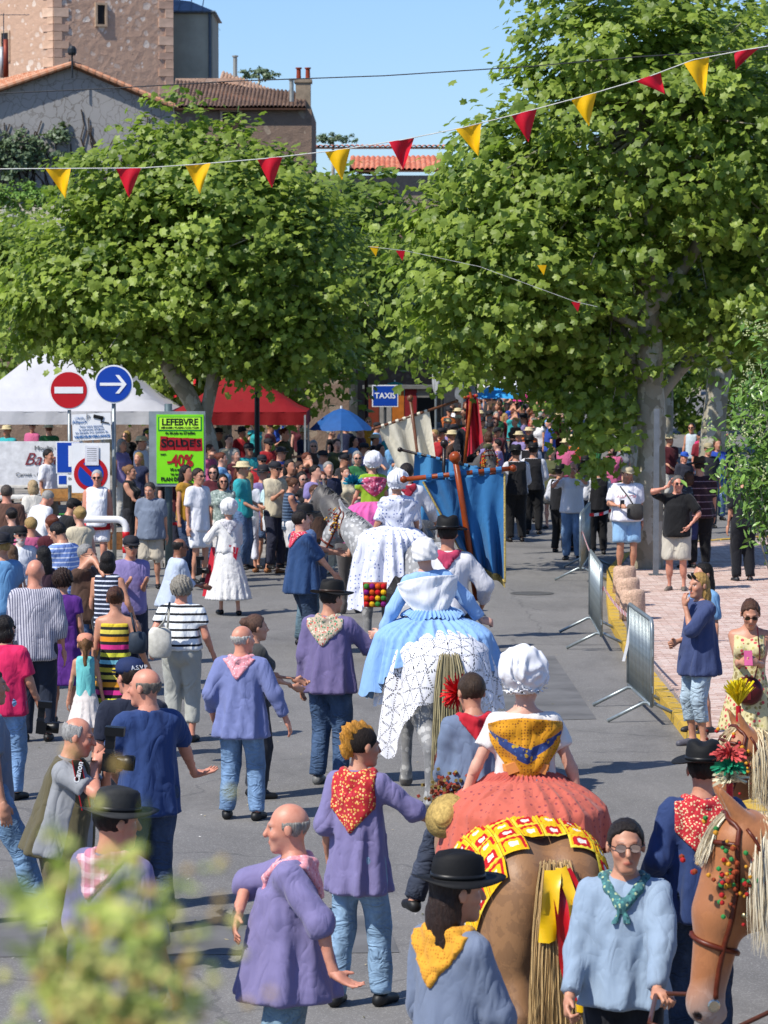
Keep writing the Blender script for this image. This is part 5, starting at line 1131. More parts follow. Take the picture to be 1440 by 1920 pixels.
crate('wooden crate standing on the stall table beside the parking sign', 105, 57, LZ + .88, .5, .16); crate('wooden crate beside the first one on the stall table', 150, 57, LZ + .88, .4, .2, '#c89a5c'); crate('low wooden crate on the ground behind the woman in black halter', 235, 56.5, LZ, .6, .3, '#8a5c34')
m = MB(); c = (xx(75, 58), 58, LZ); m.box((c[0], 58, LZ + .28), (1.6, .5, .5), taper=.97); m.obj('green_box', plain('#2d7a22', .8), label='green covered box behind the bent-over man in white', cat='box')
# ---------------- far signs, lamps, stands ----------------
def taxi(label, px, py, Y, w, h_):
    root = empty('taxi_sign', (xx(px, Y), Y, 0), 0, label, 'road sign'); z = zz(py, Y); m = MB(); m.tube([(0, .05, 0), (0, .05, z)], .035, 8); m.obj('post', plain('#3a3c3e', .5), root)
    m = MB(); m.box((0, 0, z), (w, .03, h_)); m.obj('board', white, root); m = MB(); m.box((0, -.018, z), (w * .92, .006, h_ * .9)); m.obj('sign_face', SB if Y < 90 else plain('#0c2c62', .5), root); text('lettering', 'TAXIS', w * .3, white, root, (0, -.024, z), bold=.004)
taxi('bright blue TAXIS sign above the crowd in the middle of the street', 722, 742, 76, .62, .52); taxi('darker blue TAXIS sign farther off beside the grey box', 893, 700, 104, .66, .54)
root = empty('camera_mast', (xx(868, 98), 98, 0), 0, 'white control box and turned-away round signs on a mast by the far TAXIS sign', 'mast')
m = MB(); m.tube([(0, .1, 0), (0, .1, 2.9)], .05, 8); m.obj('post', galv, root); m = MB(); m.box((0, 0, zz(684, 98)), (.42, .3, .44)); m.obj('box', plain('#c9ccd0', .5), root)
for k, py in enumerate((690, 738)): m = MB(); m.lathe([(.33, -.01), (.33, .01), (0, .012)], 24, (-.08 + .16 * k, .2, zz(py, 98)), rot=Matrix.Rotation(R(90), 3, 'X')); m.obj('sign_back', plain('#9da2a6', .5, .4), root)
root = empty('turned_sign', (xx(817, 80), 80, 0), 0, 'round sign seen nearly edge-on behind the cream banner', 'road sign'); m = MB(); m.tube([(0, .05, 0), (0, .05, zz(690, 80))], .03, 8); m.obj('post', galv, root)
m = MB(); m.lathe([(.36, -.015), (.36, .015), (0, .015)], 24, (0, 0, zz(710, 80)), rot=Matrix.Rotation(R(12), 3, 'Z') @ Matrix.Rotation(R(90), 3, 'Y')); m.obj('sign_back', plain('#b8bcc0', .5, .3), root)
def lamp(label, px, Y, z1, col='#1a1c1c', globe=False):
    root = empty('street_lamp', (xx(px, Y), Y, 0), 0, label, 'street lamp'); dk = plain(col, .5); m = MB(); m.lathe([(.12, 0), (.12, .5), (.06, .6), (.045, z1 - .1), (.06, z1)], 12); m.obj('post', dk, root, smooth=True)
    m = MB(); m.lathe([(.1, 0), (.2, .42), (.17, .44)], 6, (0, 0, z1)); m.obj('lantern_glass', plain('#b8bdb8', .2), root); m = MB(); m.lathe([(.24, .43), (.12, .58), (.05, .62), (0, .7)], 6, (0, 0, z1)); m.obj('lantern_roof', dk, root)
    for k in range(6): a = math.pi * k / 3; m = MB(); m.tube([(.1 * math.cos(a), .1 * math.sin(a), z1), (.2 * math.cos(a), .2 * math.sin(a), z1 + .43)], .012, 4); m.obj('lantern_bar', dk, root)
    return root
lamp('dark lantern post among the crowd beside the red tent', 482, 64, zz(620, 64)); lamp('dark street lamp post under the trees beside the TAXIS sign', 687, 84, 4.6, '#2a1214'); lamp('thin dark lamp post behind the far white control box', 829, 106, 4.8); lamp('red-painted lamp post at the end of the parasols', 1036, 108, 4.2, '#7a1018')
m = MB(); q = 12; m.lathe([(0, -.13), (.09, -.1), (.13, 0), (.09, .1), (0, .13)], 16, (0, 0, 0)); m.tube([(0, .0, .1), (-.13, 0, .2)], .02, 6); o = m.obj('globe_lamp', plain('#d5dae0', .3), smooth=True, label='white globe lamp hanging on the lantern post', cat='lamp'); o.location = (xx(495, 63.8), 63.8, zz(688, 63.8))
m = MB(); m.box((0, 0, 0), (.16, .02, .42)); o = m.obj('blue_plate', plain('#3c86c8', .5), label='small blue plate fixed high on the lantern post', cat='sign'); o.location = (xx(487, 63.7), 63.7, zz(662, 63.7))
root = empty('loudspeaker', (xx(800, 84), 84, 0), 0, 'black loudspeaker on a stand behind the cream banner', 'loudspeaker'); m = MB(); m.box((0, 0, zz(772, 84)), (.5, .4, .75)); m.obj('cabinet', plain('#0c0c0e', .6), root); m = MB(); m.tube([(0, 0, 0), (0, 0, 1.4)], .03, 8); m.obj('pole', blk, root)
root = empty('sales_booth', (xx(745, 92), 92, 0), 0, 'booth with orange, white and red panels in the shade under the trees', 'booth')
for k, (c_, w) in enumerate((('#6a2a18', .35), ('#8a8680', .3), ('#a8601c', .4), ('#7a1a20', .35), ('#77746c', .3))): m = MB(); m.box((-.7 + k * .36, 0, 1.1), (.34, .6, 2.2)); m.obj('panel', plain(c_, .6), root)
m = MB(); m.box((0, 0, 2.26), (2, .8, .1)); m.obj('counter_roof', plain('#6c6c68', .6), root)
# right lamp mast in front of the great trunk
root = empty('metal_post', (xx(1231, 50.5), 50.5, .1), 0, 'grey square metal post standing in front of the great tree trunk', 'post'); m = MB(); m.box((0, 0, 1.32), (.085, .08, 2.65)); m.obj('shaft', plain('#7d8286', .45, .6), root); m = MB(); m.box((0, 0, .015), (.22, .2, .03)); m.obj('base_plate', plain('#6a6e70', .5, .5), root)
# ---------------- bollards and barriers ----------------
for k, (px, py) in enumerate(((1186, 1163), (1177, 1138), (1171, 1114))):
    m = MB(); m.lathe([(.178, 0), (.172, .2), (.168, .36), (.155, .40), (.12, .415), (0, .418)], 28, fn=lambda v, a, j: v * (1 + .012 * math.sin(a * 7 + j * 3))); o = m.obj('bollard', plain('#c9a890', .95, 0, .22, 45, .8, 60, .02), smooth=True, label=('pink stone bollard nearest of the row, red and white tape passing it', 'pink stone bollard in the middle of the row of three', 'farthest pink stone bollard, beside the man in blue shorts')[k], cat='bollard', group='stone bollards by the yellow kerb'); c = G(px, py, .1); o.location = (c.x, c.y, .1)
def barrier(label, A, B, h_=1.08, bars=14, group='steel crowd barriers by the yellow kerb', tint='#9aa3a3'):
    A = Vector(A); B = Vector(B); d = B - A; L = d.length; root = empty('crowd_barrier', (A + B) / 2, math.atan2(d.y, d.x), label, 'crowd barrier', group); M_ = plain(tint, .4, .65, .15, 10); x = L / 2
    m = MB(); cr_ = .12
    P = [(-x, 0, .22)] + [(-x, 0, h_ - cr_)] + [(-x + cr_ - cr_ * math.cos(R(a)), 0, h_ - cr_ + cr_ * math.sin(R(a))) for a in (30, 60, 90)] + [(x - cr_ + cr_ * math.sin(R(a)), 0, h_ - cr_ + cr_ * math.cos(R(a))) for a in (0, 30, 60, 90)] + [(x, 0, .2)]
    m.tube(P, .021, 8); m.tube([(-x, 0, .2), (x, 0, .2)], .017, 8); m.obj('frame', M_, root, smooth=True)
    bm_ = MB(); bm_.tube([(0, 0, .2), (0, 0, h_ - .015)], .0085, 6); me = bm_.mesh(True); me.materials.append(M_)
    n = int(L / .115)
    for k in range(1, n): o = bpy.data.objects.new('bar', me); COL.objects.link(o); o.parent = root; o.location = (-x + L * k / n, 0, 0)
    for s_ in (-1, 1): m = MB(); q = s_ * (x - .3); m.tube([(q, -.42, .015), (q, -.05, .2), (q, .05, .2), (q, .42, .015)], .019, 8); m.obj('foot', M_, root, smooth=True)
    m = MB(); m.tube([(x + .02, 0, h_ * .72), (x + .06, 0, h_ * .72), (x + .06, 0, h_ * .66)], .009, 6); m.tube([(x + .02, 0, .4), (x + .06, 0, .4), (x + .06, 0, .34)], .009, 6); m.obj('hook', M_, root); return root
g = lambda x, y: G(x, y)
barrier('nearest steel crowd barrier by the yellow kerb, knotted with white tape', g(1178, 1318), g(1222, 1361)); barrier('middle steel crowd barrier beside the stone bollards', g(1106, 1183), g(1127, 1222)); barrier('farthest steel crowd barrier in front of the man in jeans', g(1105, 1062), g(1088, 1092))
barrier('steel barrier end behind the leader in the dark blue smock', g(597, 1062), g(645, 1035), group='barriers by the spectators'); barrier('steel barrier close to the grey horse muzzle, half hidden', g(640, 1075), g(612, 1098), group='barriers by the spectators')
def tape(label, P, w=.05, mats=('#c01824', '#e6e2e0'), seg=.09):
    m = MB(); P = [Vector(p) for p in P]; acc = 0; k = 0
    for a, b in zip(P, P[1:]):
        L = (b - a).length; n = max(1, int(L / seg)); 
        for i in range(n):
            p, q = a.lerp(b, i / n), a.lerp(b, (i + 1) / n); sag = lambda t: Vector((0, 0, -.0)); m.m = k % 2; tw_ = .25 * math.sin(k * .7); u = Vector((0, math.sin(tw_), math.cos(tw_))) * w / 2; m.add([p - u, q - u, q + u, p + u], [(0, 1, 2, 3)]); k += 1
    return m.obj('barrier_tape', [plain(c_, .4) for c_ in mats], label=label, cat='barrier tape')
def sagp(a, b, n=8, s_=.06): a = Vector(a); b = Vector(b); return [a.lerp(b, i / n) - Vector((0, 0, s_ * 4 * (i / n) * (1 - i / n))) for i in range(n + 1)]
at = lambda px, py, Y: D(px, py, Y)
tape('red and white striped tape linking the steel barriers down the kerb', sagp(at(1090, 990, 52), at(1112, 1048, 43), 8, .03) + sagp(at(1112, 1050, 42.6), at(1132, 1105, 40.5), 6, .02) + sagp(at(1133, 1103, 40), at(1186, 1160, 34.6), 8, .05), seg=.12)
tape('short red and white tape held beside the man in the white tee', sagp(at(1105, 965, 52), at(1150, 955, 52), 5, .03), seg=.07)
tape('red and white tape stretched waist high before the spectators', sagp(at(318, 982, 53.4), at(450, 975, 53.6), 8, .03) + sagp(at(450, 975, 53.6), at(560, 966, 53.8), 8, .02), seg=.16)
m = MB(); 
for dx, pts in ((0, [(1183, 1163), (1181, 1180), (1176, 1210), (1169, 1240)]), (.01, [(1183, 1163), (1188, 1190), (1196, 1230), (1190, 1255)])):
    P = [D(a, b_, 34.35) for a, b_ in pts]; u = Vector((.016, 0, 0))
    for a, b_ in zip(P, P[1:]): m.add([a - u, b_ - u, b_ + u, a + u], [(0, 1, 2, 3)])
m.obj('tape_ends', plain('#e6e6e6', .5), label='white tape ends dangling from the corner of the nearest barrier', cat='tape')
# ---------------- bunting ----------------
rope = [(-30, 317), (85, 316), (265, 315), (370, 308), (500, 297), (630, 282), (755, 262), (860, 241), (980, 211), (1095, 180), (1210, 146), (1300, 112), (1400, 93), (1480, 80)]
root = empty('bunting', (0, 37, 6), 0, 'rope of large yellow and red pennants strung across the street before the trees', 'bunting')
m = MB(); m.tube([D(a, b_, 37) - Vector((0, 37, 6)) for a, b_ in rope], .006, 5); m.obj('rope', plain('#c8c8c0', .7), root)
YF, RF = plain('#e8b404', .45, 0, .06), plain('#c00c24', .45, 0, .06)
for k, (fx, lean_) in enumerate(zip((109, 241, 371, 506, 633, 753, 878, 983, 1095, 1215, 1306, 1400), (.08, .0, .02, .02, .05, .02, .12, .05, .06, .2, .1, -.12))):
    ys = np.interp([fx - 24, fx + 24], [p[0] for p in rope], [p[1] for p in rope]); a = D(fx - 24, ys[0], 37); b_ = D(fx + 24, ys[1], 37); hgt = .345 if fx < 1190 else (.2 if fx == 1215 else (.42 if fx == 1306 else .22)); V = []; n = 8
    tip = (a + b_) / 2 + Vector((lean_, .04, -hgt)); r = random.Random(k); ph = r.uniform(0, 6)
    for j in range(n + 1):
        t = j / n
        for i in range(n + 1):
            u = i / n; p = a.lerp(b_, u) * (1 - t) + tip * t; p = p + Vector((0, .035 * math.sin(u * 5 + ph + t * 2) * math.sin(t * 3.1 + .3), 0)); V.append(p - Vector((0, 37, 6)))
    F = [(j * (n + 1) + i, j * (n + 1) + i + 1, (j + 1) * (n + 1) + i + 1, (j + 1) * (n + 1) + i) for j in range(n) for i in range(n)]
    link('pennant', npmesh(V, F, True), root, YF if k % 2 == 0 else RF)
root = empty('bunting', (0, 66, 5), 0, 'small far pennants half lost in the foliage of the middle trees', 'bunting')
m = MB(); RP = [(690, 462), (760, 470), (900, 500), (1080, 566), (1120, 575)]; m.tube([D(a, b_, 47.5) - Vector((0, 66, 5)) for a, b_ in RP], .004, 4); m.obj('rope', plain('#c8c8c0', .7), root)
for k, (fx, fy) in enumerate(((701, 462), (751, 470), (1016, 497), (1080, 566))): p = D(fx, fy, 47.5) - Vector((0, 66, 5)); m = MB(); m.poly([p + Vector((-.07, 0, 0)), p + Vector((.07, 0, .0)), p + Vector((.03, .03, -.15))], .003, (0, 1, 0)); m.obj('pennant', YF if k in (0, 2) else RF, root)
m = MB(); m.tube([D(a, b_, 44) for a, b_ in ((-40, 177), (200, 166), (440, 152), (720, 142), (1000, 124), (1200, 106), (1480, 90))], .008, 5); m.obj('overhead_cable', plain('#2a2c30', .6), label='thin dark cable crossing the sky above the pennants', cat='cable')
m = MB(); o_ = (xx(139, 99.6), 99.6, zz(150, 99.6)); m.tube([o_, (o_[0], o_[1], zz(100, 99.6))], .03, 6); m.lathe([(.1, 0), (.14, .08), (.14, .2), (.08, .28), (0, .3)], 12, (o_[0], o_[1], zz(108, 99.6))); m.obj('siren', plain('#2c3034', .5, .3), label='dark siren on a short mast at the gable peak', cat='siren')
# television aerial and flue at the picture edge
m = MB(); q = xx(12, 112); m.tube([(q, 112, zz(165, 112)), (q, 112, zz(30, 112))], .018, 5); m.tube([(q - .35, 112, zz(33, 112)), (q + .9, 112, zz(33, 112))], .012, 5)
for k in range(6): m.tube([(q - .25 + k * .2, 111.8, zz(33, 112)), (q - .25 + k * .2, 112.2, zz(33, 112))], .01, 4)
m.obj('tv_aerial', plain('#55585c', .5, .5), label='thin television aerial above the orange roof', cat='aerial')
for px, c_, r_, y0, lb in ((18, '#7a3828', .09, 80, 'rusty brown flue pipe on the orange roof'), (9, '#a8acac', .07, 93, 'shiny metal flue pipe beside the rusty one')): m = MB(); q = xx(px, 109); m.tube([(q, 109 - px * .02, zz(150, 109)), (q, 109 - px * .02, zz(y0, 109))], r_, 8); m.obj('flue_pipe', plain(c_, .5, .4), smooth=True, label=lb, cat='flue')
# umbrella pine tops behind the houses
for px, py, w, lb in ((420, 62, 1.3, 'tip of a dark pine branch showing past the pale turret'), (487, 142, 2.0, 'dark pine crown just above the pale upper roof'), (625, 262, 2.2, 'low dark pine crown behind the house ridge')):
    Y = 160; root = empty('pine_tree', (xx(px, Y) - (1 if px == 420 else 0), Y, 0), 0, lb, 'tree'); z = zz(py, Y); crown(root, [((0, 0, z), (w / 2, .6, .22))], 900, .16, DK, px, (DIAM, DIAMF), clump=.16); limb('trunk', [(0, 0, 0), (0, 0, z * .6), (0, 0, z)], [.2, .15, .05], root, 6)
# ---------------- who stands in the street ----------------
def at_top(px, py, h, z0=0.0):
    p = G(px, py, h + z0); return (p.x, p.y, z0)
CV = {}
def shirt(c, sleeve=.75, hem=.84, loose=.3, pat=None, p=(), **kw): return dict(mat=cloth(c, pat, p), sleeve=sleeve, hem=hem, loose=loose, **kw)
def pants(c='#3a5f8a', ln=.06, jean=True, loose=.3, **kw): return dict(mat=jeans(c) if jean else cloth(c), len=ln, loose=loose, **kw)
def skirt(c, ln, r_=(.3, .3), pat=None, p=(), **kw): return dict(mat=cloth(c, pat, p), kind='skirt', len=ln, r=r_, **kw)
VIO, BLU, NAV = '#7a739c', '#5f6ba6', '#2b4a7c'
def smock(c, sleeve=1.35, hem=.76, **kw): return dict(mat=cloth(c), sleeve=sleeve, hem=hem, loose=.85, name='smock', amp=.03, **kw)
RK = cloth('#b8202e', 'floral', (60, '#d8a050', '#c03040', '#e0b878')); YK = cloth('#d99a2c', 'dots', (70, '#b0701c', .3)); PKc = cloth('#e59aa0', 'floral', (60, '#e8a8ae', '#d87884', '#f0c0c4'))
def held(kind, p, w, label, size=1.0, d=(0, 1, 0)):
    """a small thing a hand holds, at world point p"""
    d = Vector(d).normalized(); q = d.to_track_quat('Y', 'Z').to_matrix(); root = empty(kind, p, 0, label, kind.replace('_', ' ')); bk = plain('#0d0d0f', .4, 0, .1, 20)
    def ob(nm, m, mt=bk, sm=False):
        m.v = [tuple(q @ (Vector(v) * size)) for v in m.v]; return m.obj(nm, mt, root, smooth=sm)
    if kind in ('camera', 'video_camera'):
        m = MB(); m.box((0, 0, 0), (.135, .055, .09)); m.box((0, .0, .055), (.05, .06, .035), taper=.7); m.box((.055, .02, -.005), (.03, .05, .085)); ob('camera_body', m)
        m = MB(); m.lathe([(.032, .02), (.036, .03), (.036, .08), (.041, .085), (.041, .13), (.036, .135), (.03, .12), (0, .115)], 18, rot=Matrix.Rotation(R(-90), 3, 'X')); ob('lens', m, bk, True)
        if kind == 'video_camera' or size > 1.05: m = MB(); m.box((0, -.0, .105), (.04, .05, .07)); m.box((0, .02, .16), (.075, .10, .045)); ob('flash', m)
    elif kind == 'phone': m = MB(); m.box((0, 0, 0), (.07, .012, .135)); ob('phone_case', m, plain(w or '#1a1a1e', .25)); m = MB(); m.box((0, -.0075, 0), (.06, .002, .12)); ob('screen', m, plain('#20242a', .1))
    return root
def bag(label, p, rz, w, h_, c, strap_=None, kind='shoulder_bag'):
    root = empty(kind, p, rz, label, 'bag'); M_ = plain(c, .6, 0, .15, 12, .3, 40)
    V, F = nets(lambda P: np.maximum(field([ell((0, 0, 0), (w * .62, .07, h_ * .62))])(P), np.maximum(np.abs(P[:, 0]) - w / 2, np.abs(P[:, 2]) - h_ / 2)), (-w, -.12, -h_), (w, .12, h_), .014); link('pouch', npmesh(V, F), root, M_)
    if strap_: inv = Matrix.Rotation(-rz, 3, 'Z'); m = MB(); m.tube([inv @ (Vector(q) - Vector(p)) for q in strap_], .012, 6); m.obj('strap', M_, root, smooth=True)
    return root
# --- nearest figures ---
I = person('man in wide black felt hat and grey-blue smock with orange neckerchief, lowest in front', at_top(848, 1588, 1.87), R(-48), 1.82, 'near', 'tan', .93, head=(-22, 2, 0), top=smock('#6f7a8f', 1.25, .74), bot=pants('#2a3448'), hair=('long', '#2a1a12'), hatk='felt', hatc='#0d0d0e', scarf=dict(mat=YK, tip=1.22), LH=(-.24, .08, .86), RH=(.22, .2, .9), face=dict(beard='#3a2a22', bw=.25), seed=1)
I = person('balding grey man in violet smock with a pink neckerchief, forearm raised before him', at_top(548, 1502, 1.72), R(84), 1.72, 'near', 'red', 1.1, belly=.8, head=(4, 4, 0), top=smock(VIO, 1.25, .74), bot=pants('#6c92a8'), hair=('bald', '#8d8880'), scarf=dict(mat=PKc, tip=1.24), RH=(-.04, .28, 1.16), RE=(.5, 1, -.1), Rd=(-.75, .0, -.6), Rn=(0, -1, -.2), LH=(-.27, -.24, .93), LE=(-.5, -1, 0), Ld=(-.1, -.75, -.45), Ln=(-.2, -.3, 1), curl=.3, face=dict(brow='#8a8078', beard='#8a8078', bw=.25), seed=2)
I = person('boy with bleached mohawk hair, violet smock and red neckerchief leading the brown horse', at_top(672, 1352, 1.72), R(-24), 1.7, 'near', 'tan', .9, head=(-38, 4, 0), top=smock(VIO, 1.05, .70), bot=pants('#6f97b8'), hair=('mohawk', '#b9802c'), scarf=dict(mat=cloth('#b8282e', 'floral', (60, '#d8a050', '#c03040', '#e0b878')), tip=1.08, slope=1.15), RH=(.52, .28, 1.06), RE=(.4, -.5, -1), Rd=(.9, .5, -.1), LH=(-.22, .05, .9), seed=3, feet=((.13, .05), (-.12, -.08)))
I = person('bald man in a royal blue polo shirt holding out his open palm', at_top(278, 1250, 1.8), R(28), 1.8, 'near', 'red', 1.08, head=(38, 2, 0), top=shirt('#273e6e', .72, .78, .55), bot=pants('#2b4468'), hair=('bald', '#6d655c'), RH=(.44, .24, .98), RE=(.3, -.6, -1), Rd=(.95, .1, .05), Rn=(0, -.15, 1), LH=(-.12, .30, 1.02), LE=(-.9, -.6, -.3), curl=.22, shoe='#8d8373', seed=4)
held('watch', I['world'](I['wr'][1]), None, 'dark wristwatch on the wrist of the man holding out his palm') if 0 else None
J = person('man in navy polo and lettered navy cap behind the bald man in royal blue', at_top(248, 1222, 1.82), R(8), 1.78, 'near', 'red', 1.08, head=(28, 0, 0), top=shirt('#161d30', .75, .84, .35), bot=pants('#141a28', jean=False), hair=('short', '#2a1e16'), hatk='cap', hatc='#1c2a50', glass='dark', RH=(.25, .25, 1.0), LH=(-.26, .05, .88), seed=5)
q = J['hc'] + J['Hm'] @ np.array((0, -.112, .07)) * J['hs']; o = text('lettering', 'A.S.V.P', .045, white, J['root'], tuple(q * J['S']), (R(75), 0, R(-28 * 0 + 28))); 
I = person('grey-haired photographer in a khaki vest aiming a long black camera', at_top(104, 1338, 1.66), R(-96), 1.66, 'near', 'red', 1.12, belly=.7, lean=12, head=(4, 6, 0), top=shirt('#8d8f92', .75, .82, .45), bot=pants('#5a5238', jean=False), hair=('crown', '#9a9894'), RH=(.10, .17, 1.48), RE=(.9, -.2, -.8), Rd=(-.4, .5, .6), LH=(-.05, .24, 1.44), LE=(-.7, -.1, -.9), Ld=(.2, .9, .2), Ln=(0, 0, 1), curl=.7, seed=6)
def vest(I, c, lo_z=.80):
    S, T, U = I['S'], I['T'], I['U']; tf = I['topf']; Q = lambda P: (P - T((0, 0, .95))) @ U + np.array((0, 0, .95), f32)
    tp = [ell(T((0, 0, 1.28)), (.18, .14, .19), U, .07), ell(T((0, .02, 1.09)), (.19, .17, .18), U, .07), cone(T((-.13, 0, 1.385)), T((.13, 0, 1.385)), .072, .072, .06)]
    def fn(P):
        q = Q(P); d = tf(P) - .016
        d = np.maximum(d, np.abs(q[:, 0]) - (.165 + .12 * np.clip(1.25 - q[:, 2], 0, .5))); d = np.maximum(d, np.minimum(.055 - np.abs(q[:, 0]) + .0, q[:, 1] - 0) * 1.0); return np.maximum(np.maximum(d, lo_z - q[:, 2]), q[:, 2] - 1.465)
    v, f = nets(fn, T((0, 0, 1.1)) - .5, T((0, 0, 1.1)) + .5, .017); link('waistcoat', npmesh(v * S, f), I['root'], cloth(c))
vest(I, '#5b543c')
w = I['world']; hp = I['world']((I['wr'][1] + I['wr'][-1]) / 2 + np.array((0, .0, .04))); fw = Matrix.Rotation(R(-92), 3, 'Z') @ Vector((0, 1, -.08)); held('camera', hp + fw * .05, None, 'large black camera with flash raised by the photographer in a khaki vest', 1.2, fw)
cr = [o for o in SC.objects if o.type == 'EMPTY' and o.name.startswith('camera.')][-1]; Yc = I['root'].location.y - .30; P = [Vector(hp), D(143, 1425, Yc), D(152, 1470, Yc), D(162, 1520, Yc)]; O_ = Vector(cr.location)
for nm, w_, off, mt in (('strap_edge', .030, 0, plain('#a8141c', .5)), ('strap', .023, -.004, plain('#0c0c0e', .5))):
    m = MB(); u = Vector((w_, 0, 0)); z_ = Vector((0, off, 0))
    for a, b_ in zip(P, P[1:]): m.add([a - u - O_ + z_, b_ - u - O_ + z_, b_ + u - O_ + z_, a + u - O_ + z_], [(0, 1, 2, 3)])
    m.obj(nm, mt, cr)
text('lettering', 'Canon', .05, white, cr, (P[1] + P[2]) / 2 - O_ + Vector((0, -.008, 0)), (R(90), R(-78), 0), bold=.001)
I = person('man in charcoal felt hat and violet smock with pink neckerchief, behind the blurred leaves', at_top(208, 1465, 1.86), R(-42), 1.8, 'near', 'tan', 1.12, belly=.4, head=(-24, 4, 0), top=smock(VIO, 1.35, .76), bot=pants('#2a3040'), hair=('short', '#1c120c'), hatk='felt', hatc='#2a2b2b', band='#1c1c1c', scarf=dict(mat=cloth('#c97a94', 'check', (.07, '#e8c8d0')), tip=1.25), RH=(.3, .12, .84), seed=7)
p = G(-18, 1738); I = person('person in light jeans cut off by the picture edge', (p.x, p.y, 0), R(-70), 1.78, 'near', 'tan', 1.0, top=shirt('#6f7c8c'), bot=pants('#5f8db4', .05), shoe='#17181c', feet=((.12, .32), (-.1, -.3)), hair=('short', '#20160f'), seed=8)
I = person('young man with glasses in a pale blue smock holding the sorrel horse by its bridle', at_top(1172, 1532, 1.76), R(172), 1.76, 'near', 'tan', 1.0, head=(10, 0, 0), top=smock('#8b9db0', 1.9, .86, cuff=1), bot=pants('#191a20', jean=False), hair=('short', '#1d140e'), glass='clear', scarf=dict(mat=cloth('#3f6f72', 'floral', (55, '#4f8a84', '#24464e', '#a8b890')), tip=1.36, slope=1.0), LH=(-.17, .36, .98), LE=(-.9, -.3, -.6), Ld=(-.55, .8, .1), Ln=(.3, -.2, -.9), curl=.9, RH=(.24, .22, .93), seed=9)
GLASSMAN = I
I = person('man in black felt hat and dark blue smock with a red paisley neckerchief, back turned', at_top(1318, 1378, 1.82), R(4), 1.76, 'near', 'tan', 1.06, head=(-12, 0, 0), top=smock('#273a66', 1.9, .78), bot=pants('#20344f'), hair=('short', '#1c120c'), hatk='felt', hatc='#0f1011', scarf=dict(mat=cloth('#c02a34', 'floral', (75, '#d8b890', '#c03a40', '#e0cca0')), tip=1.12, slope=1.0), RH=(.42, .2, 1.05), LH=(-.3, .1, .95), seed=10)
# --- middle distance, beside the procession ---
I = person('elderly man in long lavender-blue smock with a pale pink neckerchief, back turned', at_top(452, 1180, 1.58), R(-14), 1.62, 'near', 'red', 1.1, belly=.5, head=(-36, 0, 0), top=smock('#7079a6', 1.85, .74), bot=pants('#5c86b0'), hair=('bald', '#b5b0a8'), scarf=dict(mat=PKc, tip=1.26), RH=(.42, .06, .86), RE=(.8, -1, 0), LH=(-.3, .1, .95), feet=((.14, 0), (-.14, .02)), seed=11)
I = person('leader in black felt hat and violet smock with a green-edged flowered neckerchief', at_top(617, 1078, 1.87), R(-24), 1.8, 'near', 'tan', 1.08, belly=.3, head=(-22, 4, 0), top=smock('#6a6088', 1.9, .80), bot=pants('#2c5078'), hair=('short', '#1c120c'), hatk='felt', hatc='#141312', band='#3a2a20', scarf=dict(mat=cloth('#b9a68e', 'floral', (50, '#3f7a5a', '#c04a44', '#d8cbb8')), tip=1.2, slope=1.0), RH=(.28, .40, 1.12), RE=(.8, -.5, -.6), LH=(-.28, .05, .86), shoe='#6a6a68', seed=12)
I = person('woman in dark top clapping, face in profile behind the lavender smock', at_top(478, 1150, 1.6), R(-70), 1.6, 'mid', 'tan', .95, bust=.5, top=shirt('#3a3a38', .6, .86, .2), bot=pants('#23262e', jean=False), hair=('bun', '#5a4032'), RH=(.05, .36, 1.05), LH=(-.05, .4, 1.1), seed=13)
I = person('young man in dark blue smock with a red neckerchief gripping the grey horse\'s rein', at_top(565, 955, 1.8), R(-62), 1.8, 'near', 'fair', 1.15, belly=.2, head=(-4, -6, 0), top=smock('#26436c', .95, .74), bot=pants('#27405c'), hair=('short', '#1a120d'), scarf=dict(mat=cloth('#c0384e', 'floral', (60, '#d86a7c', '#c0384e', '#e8c8b8')), tip=1.28), LH=(-.12, .5, 1.22), LE=(-.5, -.2, -1), RH=(.18, .34, .98), RE=(.5, -.8, -.4), feet=((.12, .0), (-.12, .2)), shoe='#1c2a1c', seed=14)
I = person('man in black hat and grey-blue smock standing beyond the young leader', at_top(570, 940, 1.84), R(-58), 1.78, 'mid', 'tan', 1.05, top=smock('#4c648c', 1.8), bot=pants('#4a6a78'), hair=('short', '#1c120c'), hatk='felt', hatc='#121212', LH=(-.2, .42, 1.15), seed=15)
I = person('dancer in white bonnet, dotted white dress and red sash walking away', at_top(428, 940, 1.6), R(14), 1.6, 'mid', 'fair', .95, hips=.4, top=shirt('#dedcd8', 1.7, .96, .4, 'dots', (38, '#b8b4b0', .2)), bot=skirt('#d8d6d2', .24, (.36, .34), 'dots', (34, '#a8a49e', .2), k=17, amp=.03, top=1.06), hair=('short', '#2a1a12'), hatk='bonnet', hatc='#e2e0de', scarf=dict(mat=cloth('#c9c7c8', 'floral', (70, '#a8a4b0', '#d8d4d4', '#c0bcc4')), tip=1.24), LH=(-.26, .28, 1.22), RH=(.14, .34, 1.2), shoe='#111111', feet=((.14, -.1), (-.1, .12)), seed=16)
m = MB(); m.lathe([(.150, 1.045), (.165, 1.05), (.165, 1.085), (.150, 1.09)], 24, sy=.85); m.box((.06, -.15, .96), (.03, .015, .2)); m.box((.09, -.15, .93), (.03, .015, .24), Matrix.Rotation(.2, 3, 'Y')); m.v = [(x * I['S'], y * I['S'], z * I['S']) for x, y, z in m.v]; m.obj('sash', plain('#a81c30', .7), I['root'])
m = MB(); m.poly([(-.2, .2, .95), (-.34, .17, .26), (-.27, -.0, .26), (-.16, .1, .95)], .02, (0, 1, 0)); m.obj('red_underskirt', plain('#b01c2c', .8), I['root'])
